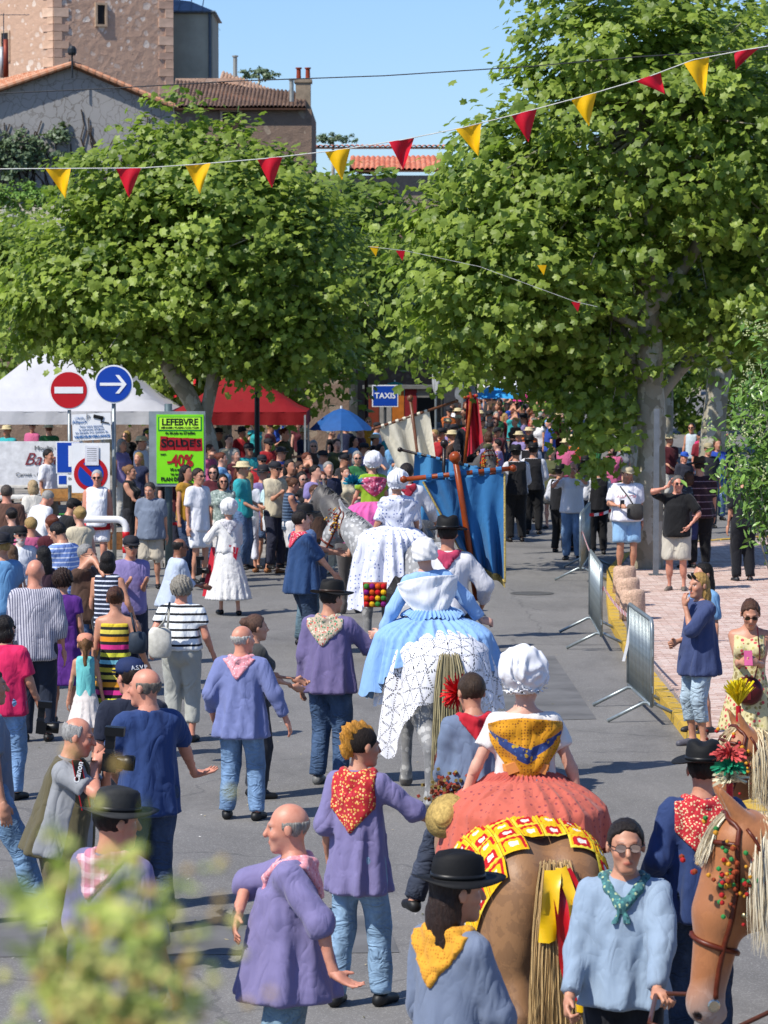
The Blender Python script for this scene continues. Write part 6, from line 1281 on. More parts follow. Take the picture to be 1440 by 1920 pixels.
I = person('man in grey short-sleeved shirt and beige shorts facing the camera by the white rail', at_top(283, 914, 1.56), R(176), 1.66, 'mid', 'tan', 1.12, belly=.7, head=(-14, 12, 0), top=shirt('#6c7686', .8, .80, .45), bot=pants('#b5ab98', .47, False), hair=('short', '#3a3430'), LH=(-.26, .0, .83), RH=(.26, 0, .83), seed=17, face=dict(brow='#3a3430'))
I = person('smiling grey man in sunglasses, white tank top and red-banded white shorts', at_top(182, 880, 1.76, .0), R(180), 1.76, 'mid', 'red', 1.1, belly=.6, top=dict(mat=cloth('#e4e4e8'), sleeve=0, hem=.84, loose=.3), bot=pants('#e6e6ea', .58, False, name='shorts'), hair=('short', '#a8a8a6'), glass='dark', face=dict(teeth=1, brow='#8a8480'), seed=18, shoe='#b0a898')
m = MB(); m.lathe([(.19, .80), (.215, .80), (.215, .90), (.19, .90)], 24, sy=.9); m.obj('red_band', cloth('#b8121e'), I['root'], smooth=True)
I = person('man in white printed tee and white shorts with sunglasses turned to the procession', at_top(371, 874, 1.8, LZ), R(226), 1.78, 'mid', 'tan', 1.0, top=shirt('#dcdce0', .8, .78, .4), bot=pants('#e0e0e2', .52, False), hair=('short', '#2a1c14'), glass='dark', seed=19)
I = person('woman with dark bob and sunglasses in a patterned grey-green blouse', at_top(418, 888, 1.62, LZ), R(190), 1.62, 'mid', 'tan', 1.0, bust=.7, top=shirt('#8c9a92', .7, .84, .4, 'floral', (30, '#5c6c66', '#b8c0b8', '#8c9a92')), bot=pants('#cfccc8', .1, False), hair=('bob', '#140e0c'), glass='dark', LH=(-.05, .3, 1.15), seed=20)
I = person('blonde woman in white tee and white cropped trousers seen from behind', at_top(466, 882, 1.68), R(-6), 1.66, 'mid', 'tan', .92, hips=.4, top=shirt('#d9dae4', .7, .9, .2), bot=pants('#dfe0ea', .22, False, .1), hair=('long', '#b39660'), LH=(-.3, .1, .85), RH=(.28, 0, .83), seed=21, shoe='#8a5a34')
I = person('black-haired woman in pale aqua top and white shorts beside the blonde', at_top(510, 885, 1.66), R(-30), 1.66, 'mid', 'tan', .9, hips=.3, bust=.4, top=shirt('#b8d4d4', .6, .92, .2), bot=pants('#dcdce0', .72, False), hair=('long', '#120d0c'), RH=(.2, .3, 1.1), shoe='#8a5a34', seed=22)
I = person('woman in navy striped sleeveless top looking down at her phone', at_top(543, 893, 1.64), R(-75), 1.64, 'mid', 'tan', .9, bust=.6, head=(0, 22, 0), top=dict(mat=cloth('#26384c', 'hstripe', (.05, (0, '#26384c'), (.7, '#5c7088'))), sleeve=0, hem=.82, loose=.2), bot=pants('#d8d4d0', .5, False), hair=('bun', '#5a3a26'), RH=(.08, .34, 1.18), LH=(-.08, .34, 1.18), seed=23); held('phone', I['world']((.0, .44, 1.22)), '#7a1420', 'phone in the hands of the woman in navy stripes')
I = person('long-haired woman in black pointing her bare arm toward the riders', at_top(560, 864, 1.68, 0), R(-120), 1.68, 'mid', 'tan', .92, bust=.5, top=shirt('#141416', .3, .9, .2), bot=pants('#2a2c34', jean=False), hair=('long', '#3a241a'), LH=(-.30, .55, 1.42), LE=(-.5, 0, -1), RH=(.1, .3, 1.2), glass='dark', seed=24)
I = person('woman in black halter top with curled-up fair hair behind the white rail', at_top(243, 866, 1.7, LZ), R(-110), 1.66, 'mid', 'tan', .88, bust=.5, top=dict(mat=cloth('#0e0e10'), sleeve=0, hem=.86, loose=.1), bot=pants('#1c1c20', jean=False), hair=('bun', '#7a5634'), RH=(.1, .34, 1.0), LH=(-.1, .34, 1.0), seed=25)
I = person('man in white tee with a dark strap across it, seated behind the stall', at_top(90, 839, 1.76, LZ), R(-120), 1.74, 'mid', 'tan', 1.0, top=shirt('#dfe0e4', .8), bot=pants('#7a7468', jean=False), hair=('short', '#17110d'), seed=26)
# --- crowd on the left, walking along ---
L_ = [
 ('bald man in grey pinstriped shirt with rolled sleeves, back turned', 66, 1047, 1.8, 4, dict(build=1.12, skin='red', top=shirt('#aaa8b0', 1.5, .78, .45, 'vstripe', (.022, (0, '#b4b2ba'), (.6, '#55556a'))), bot=pants('#1c2434', jean=False), hair=None, RH=(.27, 0, .83))),
 ('woman with curly dark hair in a plain purple dress', 117, 1068, 1.58, -6, dict(build=1.0, skin='tan', hips=.5, top=shirt('#55247a', .5, .84, .4), bot=skirt('#55247a', .45, (.27, .24), k=7, amp=.015), hair=('curly', '#2a1810'))),
 ('young man in a blue and white striped tee looking down', 118, 974, 1.76, 50, dict(build=1.05, skin='tan', head=(10, 25, 0), top=shirt('#6f8cc4', .8, .8, .4, 'hstripe', (.055, (0, '#7a94cc'), (.72, '#dfe4f0'))), bot=pants('#2a3858'), hair=('short', '#120d0b'), LH=(-.05, .3, 1.0))),
 ('woman with long black hair and bare shoulders', 82, 1022, 1.62, 20, dict(build=.95, skin='tan', top=dict(mat=cloth('#3a2430'), sleeve=0, hem=.86, loose=.2), bot=pants('#1c1c22', jean=False), hair=('long', '#0c0908'))),
 ('woman in navy and white striped tank with a black bag strap', 202, 1032, 1.62, -14, dict(build=1.02, skin='tan', top=dict(mat=cloth('#1a2236', 'hstripe', (.05, (0, '#1a2236'), (.68, '#c8ccd8'))), sleeve=0, hem=.84, loose=.3), bot=pants('#1a1c24', jean=False), hair=('bob', '#140e0c'), RH=(.34, .05, .9))),
 ('small girl in peach cap and aqua vest with a long ponytail', 160, 1182, 1.24, 4, dict(build=.86, skin='tan', hs=1.28, top=dict(mat=cloth('#6fc4c2'), sleeve=0, hem=.86, loose=.2), bot=skirt('#d8cfc8', .5, (.26, .24)), hair=('pony', '#6e4c2c'), hatk='cap', hatc='#d08a70')),
 ('woman in a rainbow-striped strap dress with brown hair pinned up', 216, 1098, 1.64, -4, dict(build=.98, skin='tan', hips=.5, top=dict(mat=cloth('#222222', 'hstripe', (.42, (0, '#c8b030'), (.09, '#161616'), (.17, '#6fb4c4'), (.26, '#161616'), (.33, '#c4c43a'), (.42, '#161616'), (.5, '#c82c7c'), (.6, '#161616'), (.67, '#d08a20'), (.78, '#161616'), (.84, '#c8b84a'), (.93, '#161616'))), sleeve=0, hem=.86, loose=.25, neck=1.38), bot=skirt('#222222', .52, (.25, .23), 'hstripe', (.42, (0, '#c8b030'), (.09, '#161616'), (.17, '#6fb4c4'), (.26, '#161616'), (.33, '#c4c43a'), (.42, '#161616'), (.5, '#c82c7c'), (.6, '#161616'), (.67, '#d08a20'), (.78, '#161616'), (.84, '#c8b84a'), (.93, '#161616')), k=5, amp=.012), hair=('bun', '#4a2c1c'), RH=(.32, .08, .92))),
 ('woman with wild grey curls in black-striped white top and pale cropped trousers', 340, 1082, 1.62, -8, dict(build=1.12, skin='red', hips=.8, top=shirt('#dfe2e2', .55, .98, .5, 'hstripe', (.075, (0, '#dfe2e2'), (.7, '#1a1c20'))), bot=pants('#a9aaa2', .2, False, .4), hair=('curly', '#8a8478'), LH=(-.34, .05, .98), RH=(.33, .1, .9))),
 ('man in white tunic and clear glasses turning with a small camera', 325, 1008, 1.52, -70, dict(build=1.15, skin='brown', belly=.4, lean=8, top=smock('#b4bfd0', 1.4), bot=pants('#c8c8c4', jean=False), hair=('crown', '#1a1512'), glass='clear', RH=(.1, .38, 1.12), LH=(-.1, .38, 1.12))),
 ('woman in bright pink tee with a lighter sleeve at the picture edge', 8, 1152, 1.6, -24, dict(build=1.12, skin='tan', belly=.3, top=shirt('#d02058', .8, .8, .5), bot=pants('#5c8cbc'), hair=('bob', '#17100d'), glass='dark', RH=(.3, .15, .86))),
 ('man in brown shirt seen from behind beside the picture edge', 12, 908, 1.74, 10, dict(build=1.15, skin='red', top=shirt('#5c4034', 1.2, .8, .5), bot=pants('#3a3430', jean=False), hair=('short', '#4a4038'))),
 ('white-bearded old man in black cap and sunglasses', 38, 978, 1.62, 200, dict(build=1.05, skin='red', top=shirt('#cfd2d8', 1.5, .8, .5), bot=pants('#3a3c44', jean=False), hair=('short', '#c8c4bc'), hatk='flatcap', hatc='#141416', glass='dark', face=dict(beard='#c8c4bc', bw=.95))),
 ('man in black tee and black flat cap with a strap over his shoulder', 118, 924, 1.72, -60, dict(build=1.0, skin='tan', head=(0, 20, 0), lean=10, top=shirt('#101012', .7, .82, .4), bot=pants('#cac6be', jean=False), hair=('short', '#17110e'), hatk='flatcap', hatc='#0e0e10', RH=(.1, .34, 1.0))),
 ('bent grey-haired man in a white shirt by the stall', 62, 912, 1.66, -50, dict(build=1.1, skin='red', lean=22, head=(0, 20, 0), top=shirt('#d8d9dc', 1.7, .8, .6), bot=pants('#55504a', jean=False), hair=('short', '#97938c'))),
 ('blonde woman with pinned hair leaning over the stall', 68, 898, 1.62, 30, dict(build=1.0, skin='fair', lean=14, top=shirt('#c9c4b8', .8, .84, .4), bot=pants('#8a8478', jean=False), hair=('bob', '#a8906a'))),
 ('girl with fair plaited hair low at the picture edge', 22, 1022, 1.40, 10, dict(build=.88, skin='fair', hs=1.15, top=shirt('#b8bcc8', .6), bot=pants('#5a6a88'), hair=('long', '#5c4430'))),
 ('child with brown hair in a flowered top', 12, 1050, 1.26, 20, dict(build=.85, skin='fair', hs=1.2, top=shirt('#8a8c9c', .6, .84, .3, 'floral', (30, '#c8c8d0', '#3a3c50', '#8a8c9c')), bot=pants('#2a2c3a'), hair=('long', '#3a281c'))),
]
for i, (lb, px, py, h_, rz, kw) in enumerate(L_): I = person(lb, at_top(px, py, h_), R(rz), h_ - (.05 if kw.get('hatk') else 0), 'near' if py > 1060 else 'mid', seed=30 + i, **kw)
held('camera', at(75, 1362, 27.2), None, 'black camera held low beside the bright pink tee', 1.2, (1, .1, -.1)); held('camera', at(372, 1070, 44.8), None, 'small black camera held by the man in the white tunic', 1.1, (1, .1, 0))
p0 = at(300, 1205, 30.9); bag('cream crocheted shoulder bag on the grey-curled woman', p0, 0, .22, .30, '#c9c6ba', [p0 + Vector((-.03, 0, .12)), at(308, 1165, 30.8), at(318, 1130, 30.85), p0 + Vector((.07, 0, .1))])
p0 = at(258, 1205, 29.3); bag('dark patterned bag on the rainbow-dressed woman\'s arm', p0, 0, .16, .2, '#2a3440', [p0 + Vector((-.02, 0, .08)), at(246, 1150, 29.25), at(252, 1180, 29.2)])
# --- right pavement ---
I = person('woman in navy smock and pale cropped jeans, hand to her mouth, sunglasses in blonde hair', at_top(1312, 1072, 1.66, .1), R(115), 1.66, 'near', 'tan', 1.05, hips=.3, head=(10, 0, 0), top=smock('#38446a', 1.1, .72), bot=pants('#9cb6c6', .26), hair=('long', '#a88448'), LH=(-.06, .20, 1.42), LE=(-.5, -.1, -1), Ld=(.1, .1, .9), Ln=(0, -1, 0), curl=.8, RH=(.1, .2, 1.05), shoe='#55545c', seed=60)
m = MB(); [m.lathe([(.028, -.004), (.03, 0), (0, .004)], 12, tuple((I['hc'] + I['Hm'] @ np.array((s_ * .033, .085, .085)) * I['hs']) * I['S']), rot=Matrix(I['Hm'].tolist()) @ Matrix.Rotation(R(60), 3, 'X')) for s_ in (-1, 1)]; m.obj('raised_sunglasses', plain('#141210', .15), I['root'])
I = person('dark-haired woman in light blue top just behind the navy smock', at_top(1306, 1056, 1.70, .1), R(120), 1.68, 'mid', 'tan', .95, top=shirt('#6f9cc4', .8), bot=pants('#c9a48c', .62, False), hair=('long', '#120c0a'), glass='dark', seed=61, shoe='#2a2a2c'); p_ = I['root'].location; p_.y += .5; p_.x += .12
I = person('woman in a cream flowered dress typing on a pink phone', at_top(1406, 1118, 1.64, .1), R(172), 1.64, 'near', 'tan', .98, bust=.7, hips=.5, head=(6, 22, 0), top=dict(mat=cloth('#c9bd8c', 'floral', (28, '#8a7a4c', '#b8484c', '#a8a060')), sleeve=0, hem=.9, loose=.2, neck=1.40), bot=skirt('#c9bd8c', .52, (.29, .26), 'floral', (28, '#8a7a4c', '#b8484c', '#a8a060'), k=9, amp=.02), hair=('bun', '#4c3020'), glass='dark', RH=(.07, .33, 1.17), LH=(-.08, .34, 1.17), Rd=(-.5, .8, .2), Ld=(.5, .8, .2), curl=.7, seed=62, shoe='#8a6a4c')
held('phone', I['world']((0, .42, 1.22)), '#c05a84', 'pink phone held in both hands by the woman in the flowered dress', 1.0, (0, -1, .5))
p0 = I['world']((-.0, .24, .90)); root = empty('round_bag', p0, 0, 'round dark red leather bag hanging before the flowered dress', 'bag'); m = MB(); m.lathe([(.0, -.045), (.1, -.04), (.125, -.01), (.125, .01), (.1, .04), (.03, .05), (0, .05)], 26, rot=Matrix.Rotation(R(90), 3, 'X')); m.obj('pouch', plain('#4a1016', .3, 0, .1, 20, .3, 30), root, smooth=True)
m = MB(); m.tube([(.05, 0, .1), (.1, .03, .3), (.08, .08, .55)], .006, 5); m.obj('strap', plain('#4a1016', .4), root); m = MB(); m.box((0, -.05, -.03), (.03, .012, .08)); m.obj('flap', plain('#5c181c', .3), root)
I = person('stout man in white tee, pale blue patterned shorts and beige cap by the great tree', at_top(1175, 868, 1.80, .05), R(184), 1.76, 'mid', 'tan', 1.2, belly=.9, head=(14, 4, 0), top=shirt('#dcdbe2', .85, .86, .5), bot=pants('#8cb4d8', .50, False, .6), hair=('short', '#20160f'), hatk='cap', hatc='#b8a98c', face=dict(beard='#2a1c14', bw=.5), RH=(.16, .3, 1.12), RE=(.7, -.6, -.5), shoe='#6a5148', seed=63)
held('phone', I['world']((.12, .36, 1.15)), None, 'dark phone in the hand of the stout man in white tee'); p0 = I['world']((-.10, .25, 1.02)); bag('dark grey cross-body bag on the stout man', p0, 0, .26, .26, '#3c3a38', [p0 + Vector((-.02, 0, .1)), I['world']((0, .24, 1.25)), I['world']((.12, .12, 1.42))]); text('printed_words', 'ALLAUCH', .07, plain('#b84a52', .7), I['root'], (.03, .205, 1.27), (R(90), 0, R(180)))
I = person('grey-haired man in black polo and cream cargo shorts shading his eyes', at_top(1270, 890, 1.74, .1), R(165), 1.74, 'mid', 'red', 1.12, belly=.5, head=(22, 0, 0), top=shirt('#0b0b0d', .85, .82, .4), bot=pants('#b9b2a2', .46, False, .6), hair=('short', '#5c5853'), glass='dark', RH=(.10, .20, 1.58), RE=(1, -.1, -.4), Rd=(-.3, -.1, .9), LH=(-.20, .14, .98), LE=(-1, -.2, .1), shoe='#6c6258', seed=64)
I = person('man in dark maroon striped shirt and brown hat seen from behind', at_top(1312, 852, 1.86, .1), R(6), 1.8, 'mid', 'tan', 1.25, belly=.3, top=shirt('#2a141c', .9, .80, .5, 'hstripe', (.11, (0, '#2a141c'), (.9, '#8a7078'))), bot=pants('#0e0e10', jean=False), hair=('short', '#1c120c'), hatk='felt', hatc='#4a3420', seed=65)
I = person('man in white polo and blue jeans photographing with a phone held to his face', at_top(1074, 868, 1.68), R(168), 1.7, 'mid', 'red', 1.08, belly=.5, top=shirt('#dcdce2', .85, .84, .4), bot=pants('#5c86b4'), hair=('crown', '#6a5c50'), glass='dark', RH=(.14, .30, 1.50), RE=(.9, -.1, -.8), Rd=(-.2, .2, .9), LH=(-.08, .26, 1.54), LE=(-.9, -.1, -.7), Ld=(.3, .1, .9), curl=.7, seed=66)
held('camera', I['world']((.05, .32, 1.60)), None, 'compact dark camera held up by the man in jeans', .9, (-.2, -1, 0))
I = person('woman walking in dark blouse behind the man in black polo', at_top(1292, 880, 1.62, .1), R(20), 1.6, 'mid', 'tan', .95, top=shirt('#2c3038', .8, .82, .4, 'floral', (30, '#55606a', '#1c2028', '#2c3038')), bot=pants('#27315c', .5, False), hair=('bob', '#4a3020'), seed=67)
for i, (lb, px, py, h_, rz, kw) in enumerate((
  ('seated-looking man in royal blue cap holding a camera at the kerb bend', 1283, 842, 1.5, 200, dict(skin='red', top=shirt('#2a2c38'), bot=pants(), hair=('short', '#3a2c20'), hatk='cap', hatc='#2850a8')),
  ('man in khaki cap, sunglasses and dark printed tee', 1328, 825, 1.72, 190, dict(skin='tan', build=1.05, top=shirt('#22242a', .8), bot=pants('#3a3c40', jean=False), hair=('short', '#20160f'), hatk='cap', hatc='#9c9070', glass='dark')),
  ('woman in pink top behind the khaki cap', 1318, 805, 1.6, 190, dict(skin='tan', build=.95, top=shirt('#c02c64', .3), bot=pants(), hair=('long', '#3a241a'))),
  ('woman in pale vest and sunglasses near the far plane tree', 1297, 792, 1.66, 160, dict(skin='tan', build=.92, top=dict(mat=cloth('#b4c0c8'), sleeve=0, hem=.84, loose=.3), bot=pants(), hair=('short', '#17100c'), glass='dark')),
  ('man in navy cap beside the woman in pale vest', 1316, 803, 1.74, 200, dict(skin='red', top=shirt('#7a1c2c', .7), bot=pants(), hair=('short', '#20160f'), hatk='cap', hatc='#1c2438')),
  ('dark-clothed man in the shade of the glossy bush', 1395, 880, 1.74, 10, dict(skin='tan', build=1.1, top=shirt('#14161c', .9), bot=pants('#14161c', jean=False), hair=('short', '#120d0b'), shoe='#2a2c30')))):
    person(lb, at_top(px, py, h_, .1), R(rz), h_ - (.05 if kw.get('hatk') else 0), 'mid', seed=80 + i, **kw)
# --- musicians in black waistcoats and wide hats ---
for i, (lb, px, py, h_, rz) in enumerate((('musician in black hat and waistcoat with a white strap across his back', 968, 830, 1.86, 10), ('tall musician in black waistcoat just behind the one with the strap', 1000, 826, 1.82, -10), ('musician in black hat farther up the street', 992, 812, 1.84, 5),
        ('musician in waistcoat bending beside the man in jeans', 1050, 866, 1.62, -30), ('musician whose white sleeve shows right of the man in jeans', 1082, 862, 1.64, 20), ('musician walking half hidden by the low plane leaves', 1122, 862, 1.68, 8), ('musician at the back of the group in the shade', 1098, 850, 1.7, 0))):
    I = person(lb, at_top(px, py, h_), R(rz), h_ - .06, 'mid', 'tan', 1.1, top=shirt('#c9cad0', 1.9, .86, .4), bot=pants('#101013', jean=False), hair=('short', '#2a2420'), hatk='felt', hatc='#101112', RH=(.2, .3, 1.1), LH=(-.24, .25, 1.1), group='hatted musicians walking ahead', seed=90 + i); vest(I, '#121216', .86)
# ---------------- horses, riders, their cloths and banners ----------------
def polar_cloth(name, parent, C, ax, ay, az, Lf, mat, S=1, smax=1.1, pl=26, amp=.012, n=120, k=26, r0=.10, ripple=.03, nr=9, seed=0, flare=.12, twist=0, grow=1.0):
    th = np.linspace(0, 2 * np.pi, n, endpoint=False); T_, K_ = np.meshgrid(th, np.linspace(0, 1, k), indexing='ij'); L = Lf(T_); r = r0 + (L - r0) * K_
    P = drape(r * np.cos(T_), r * np.sin(T_), ax, ay, az, smax, ripple, nr, seed, flare)
    pleat = amp * np.clip((K_ * 3), 0, 1) * (1 - abs(np.sin(T_ * pl / 2 + .6 * np.sin(T_ * 3 + seed) + K_ * 1.2 * np.sin(T_ * 5))) * 2) * (.4 + grow * K_)
    rad = np.stack([np.cos(T_), np.sin(T_), np.ones_like(T_) * .8], -1); P = P + rad * pleat[..., None] + np.array(C)
    V = P.reshape(-1, 3); F = [(i * k + j, ((i + 1) % n) * k + j, ((i + 1) % n) * k + j + 1, i * k + j + 1) for i in range(n) for j in range(k - 1)]
    return link(name, npmesh(V * S, np.array(F)), parent, mat)
# 1. the brown horse with the crocheted blanket, coral rider and boy
H1 = horse('big brown horse seen from behind with a long straw-coloured tail', (.68, 17.1, 0), R(12), 1.02, 'bay', .022, (-6, -35), ('#c8a468', '#6a5030', 260, .4, .005, 0), ('#d2b27c', '#7a5a30', 1700, 1.15, .0028), legs=(.05, -.08, .1, -.1), wide=1.02)
bridle(H1, '#5a2a14')
bl = empty('crochet_blanket', H1['root'].location, R(12), 'crocheted granny-square blanket in red, yellow and white over the brown horse', 'blanket')
q = .128; GM = [plain(c_, .9, 0, .1, 60, .5, 200) for c_ in ('#d8d4c8', '#b3121a', '#e0b012', '#d8c23a')]; n = 12
for i in range(-6, 6):
    for j in range(-5, 3):
        if j == -5 and abs(i + .5) < 2.2 or j == -4 and abs(i + .5) < 1.2: continue
        a, b_ = np.meshgrid(np.linspace(0, 1, n + 1), np.linspace(0, 1, n + 1), indexing='ij'); u = (i + .01 + a * .98) * q; v = (j + .01 + b_ * .98) * q
        P = drape(u, v, .42, .57, .36, 1.12, .02, 8, 1, .20) * 1.0 + np.array((0, -.36, 1.50)); A = a * 2 - 1; B = b_ * 2 - 1; d = np.maximum(abs(A), abs(B)); rr = np.hypot(A, B); an = np.arctan2(A, B)
        P = push(P, H1, .02); P[..., 2] += .008 * np.cos(d * 14) * (d < .95) + .004 * np.sin(an * 12) * (d < .9) + .006; P = P.reshape(-1, 3)
        F = np.array([(s_ * (n + 1) + t, (s_ + 1) * (n + 1) + t, (s_ + 1) * (n + 1) + t + 1, s_ * (n + 1) + t + 1) for s_ in range(n) for t in range(n)]); cen = lambda g_: (g_[:-1, :-1] + g_[1:, 1:] + g_[1:, :-1] + g_[:-1, 1:]) / 4
        dc, rc, ac = cen(d).ravel(), cen(rr).ravel(), cen(an).ravel(); alt = (i + j) % 2; mi = np.where(rc < .40 + .1 * np.cos(ac * 8), 0, np.where(dc < .68, 1 if alt else 2, np.where(dc < .86, 2 if alt else 1, 3 if alt else 2)))
        link('granny_square', npmesh(P * 1.02, F, True, mi), bl, GM)
m = MB(); tr = []
RB = empty('tail_ribbons', H1['root'].location, R(12), 'yellow and red satin ribbons tied at the root of the brown horse\'s tail', 'ribbon')
YR_, RR_ = plain('#e8b80a', .3, 0, .06, spec=.6), plain('#c01018', .3, 0, .06, spec=.6)
for nm, mt, pts, w_ in (('ribbon', YR_, [(-.03, -.99, 1.30), (-.06, -1.04, 1.20), (-.07, -1.05, 1.05), (-.075, -1.06, .95)], .045), ('ribbon', RR_, [(.0, -.99, 1.28), (.0, -1.05, 1.1), (.02, -1.07, .85), (.07, -1.08, .66)], .042), ('ribbon', YR_, [(.01, -.99, 1.31), (.05, -1.06, 1.15), (.07, -1.08, .95), (.09, -1.085, .60)], .028), ('ribbon', RR_, [(.02, -.99, 1.30), (.09, -1.03, 1.15), (.13, -1.05, 1.0), (.15, -1.06, .90)], .04)):
    V = []; N = 14
    for k in range(N + 1):
        t = k / N * (len(pts) - 1); i = min(int(t), len(pts) - 2); p = np.array(pts[i]) * (1 - t + i) + np.array(pts[i + 1]) * (t - i); c_ = math.cos(k * .35 + w_ * 30)
        V += [p + np.array((-w_, .018 * c_, 0)), p + np.array((0, -.018 * c_, 0)), p + np.array((w_, .014 * c_, .01))]
    F = [(3 * k + j, 3 * k + j + 1, 3 * k + j + 4, 3 * k + j + 3) for k in range(N) for j in range(2)]; link(nm, npmesh(np.array(V) * 1.02, F), RB, mt)
CORAL = cloth('#c2604e', 'dots', (30, '#8a3c40', .22)); CORAL2 = cloth('#b9564a', 'dots', (24, '#5a5a70', .2))
LM = H1['M']; lp = LM @ Vector((.07, -.12, 0)); lp = (.755, 17.08, 0)
C1 = person('young woman rider in white frilled bonnet, mustard fichu and coral skirt', lp, R(2), 1.68, 'near', 'fair', .95, bust=.4, hz=1.60, feet=((.34, .35), (-.34, .3)), fz=(1.05, 1.05), head=(-12, 8, -2), top=dict(mat=cloth('#dad7d2'), sleeve=.55, hem=.96, loose=.35, neck=1.45), bot=pants('#d8d4cc', 1.2, False), shoe=None, hair=('short', '#4a2c1a'), hatk='bonnet', hatc='#dddde0', LH=(-.40, .02, .80), LE=(-.6, -.6, -.4), RH=(.36, .0, .80), RE=(.6, -.6, -.4), hs=1.1, seed=101)
SC.objects.remove if 0 else None
polar_cloth('skirt', C1['root'], (0, -.05, 1.69), .50, .52, .36, lambda t: .68 + .30 * np.clip(-np.cos(t), 0, 1) ** 2 + .06 * np.clip(np.cos(t), 0, 1) + .02 * np.sin(t * 7) + .16 * np.clip(np.sin(t), 0, 1), CORAL, 1, 1.05, 22, .012, 240, 30, .13, .035, 7, 2, .16, 0, .3)
polar_cloth('gathered_waist', C1['root'], (0, -.02, 1.72), .27, .27, .16, lambda t: .32 + .02 * np.sin(t * 5), CORAL2, 1, 1.2, 44, .010, 240, 12, .10)
m = MB(); m.lathe([(.135, 1.70), (.15, 1.705), (.15, 1.745), (.135, 1.75)], 24, sy=.85); m.v = [(x, y - .0, z) for x, y, z in m.v]
for s_ in (-1, 1): m.box((s_ * .06, -.15, 1.74), (.10, .03, .055), Matrix.Rotation(s_ * .35, 3, 'Y'))
m.box((-.0, -.155, 1.60), (.055, .012, .20)); m.box((-.045, -.16, 1.62), (.045, .012, .16), Matrix.Rotation(.2, 3, 'Y')); m.obj('apron_ties', plain('#d98c4a', .8), C1['root'], smooth=False)
def fichu(I, mat, tip, half, depth=.02, band=None, name='fichu'):
    S, T, U = I['S'], I['T'], I['U']; V = []; n = 22; rows = 22; mi = []
    for j in range(rows + 1):
        for i in range(n + 1):
            u = i / n * 2 - 1; t = j / rows; zt = 1.455 - .045 * abs(u) ** 1.5 - .02; ztip = tip + (1.36 - tip) * abs(u) ** 1.1; z = zt + (ztip - zt) * t; xw = half * math.sin(u * 1.5) / math.sin(1.5)
            bulge = -.125 - .02 * math.sin(t * 3.1) - depth; y = bulge * math.cos(u * 1.45) ** .8 if abs(u) < 1 else bulge * .1; y = bulge * (math.cos(u * 1.45)) - .0
            cr = .007 * math.sin(u * 14 + t * 5) + .006 * math.sin(t * 16 + u * 6) + .012 * math.sin(u * 5 - t * 7); V.append(np.array(T((xw, y - .01 - cr - .02 * (1 - t), z))) * S)
    F = [(j * (n + 1) + i, j * (n + 1) + i + 1, (j + 1) * (n + 1) + i + 1, (j + 1) * (n + 1) + i) for j in range(rows) for i in range(n)]
    for j in range(rows):
        for i in range(n): t = (j + .5) / rows; u = abs((i + .5) / n * 2 - 1); mi.append(1 if band and band[0] < t + u * .12 < band[1] and u < .86 else 0)
    o = link(name, npmesh(np.array(V), F, True, mi), I['root'], mat if isinstance(mat, list) else [mat]); mod = o.modifiers.new('thick', 'SOLIDIFY'); mod.thickness = .006; return o
fichu(C1, [cloth('#c98a14', 'dots', (62, '#7a4a10', .3)), cloth('#2a3f78', 'floral', (40, '#2a3f78', '#405a90', '#b0902c'))], 1.06, .205, band=(.48, .68))
B1 = person('boy in striped blue shirt and red neckerchief riding in front of the coral skirt', (.50, 17.75, 0), R(10), 1.5, 'near', 'tan', .95, hz=1.72, feet=((.36, .2), (-.36, .2)), fz=(1.0, 1.0), head=(10, 10, 0), top=smock('#6c7a92', 1.8, .86), bot=pants('#2a3448'), hair=('short', '#3a2a1c'), scarf=dict(mat=cloth('#b81c2c'), tip=1.3), LH=(-.16, .3, 1.0), RH=(.16, .3, 1.0), seed=102, shoe='#1a1a1a')
H_ = empty('straw_hat', (.33, 16.9, 1.48), 0, 'round straw hat hanging behind the boy at the coral skirt\'s edge', 'hat'); m = MB(); m.lathe([(.06, -.002), (.115, -.004), (.125, .004), (.068, .012), (.064, .045), (.045, .06), (0, .062)], 26, rot=Matrix.Rotation(R(60), 3, 'X') @ Matrix.Rotation(R(-30), 3, 'Y')); m.obj('straw', plain('#b79a58', .85, 0, .2, 60, .6, 140), H_, smooth=True)
m = MB(); r = random.Random(6)
for i in range(160): p = Vector((r.gauss(0, .055), r.gauss(0, .05), r.gauss(0, .05))); m.m = r.randrange(3); m.box(p, (.016, .016, .016), Euler((r.random() * 3, r.random() * 3, 0)).to_matrix())
o = empty('bouquet', (.37, 17.6, 1.50), 0, 'small dried russet posy hanging by the brown horse\'s neck', 'bouquet'); m.obj('flower_heads', [plain('#6a3a24', .9), plain('#7c6a34', .9), plain('#8c3a2c', .9)], o, kind='stuff')
m = MB(); r = random.Random(8)
for i in range(220):
    d = Vector((r.gauss(0, 1), r.gauss(0, 1), r.gauss(0, 1))).normalized(); L = r.uniform(.06, .12); sd = d.orthogonal().normalized() * .005; m.add([-sd, sd, d * L + sd, d * L - sd], [(0, 1, 2, 3)])
o = m.obj('red_pompon', plain('#c00c14', .8), label='fluffy red pompon on the brown horse\'s head by the boy\'s shoulder', cat='pompon'); o.location = (.42, 18.1, 2.0)
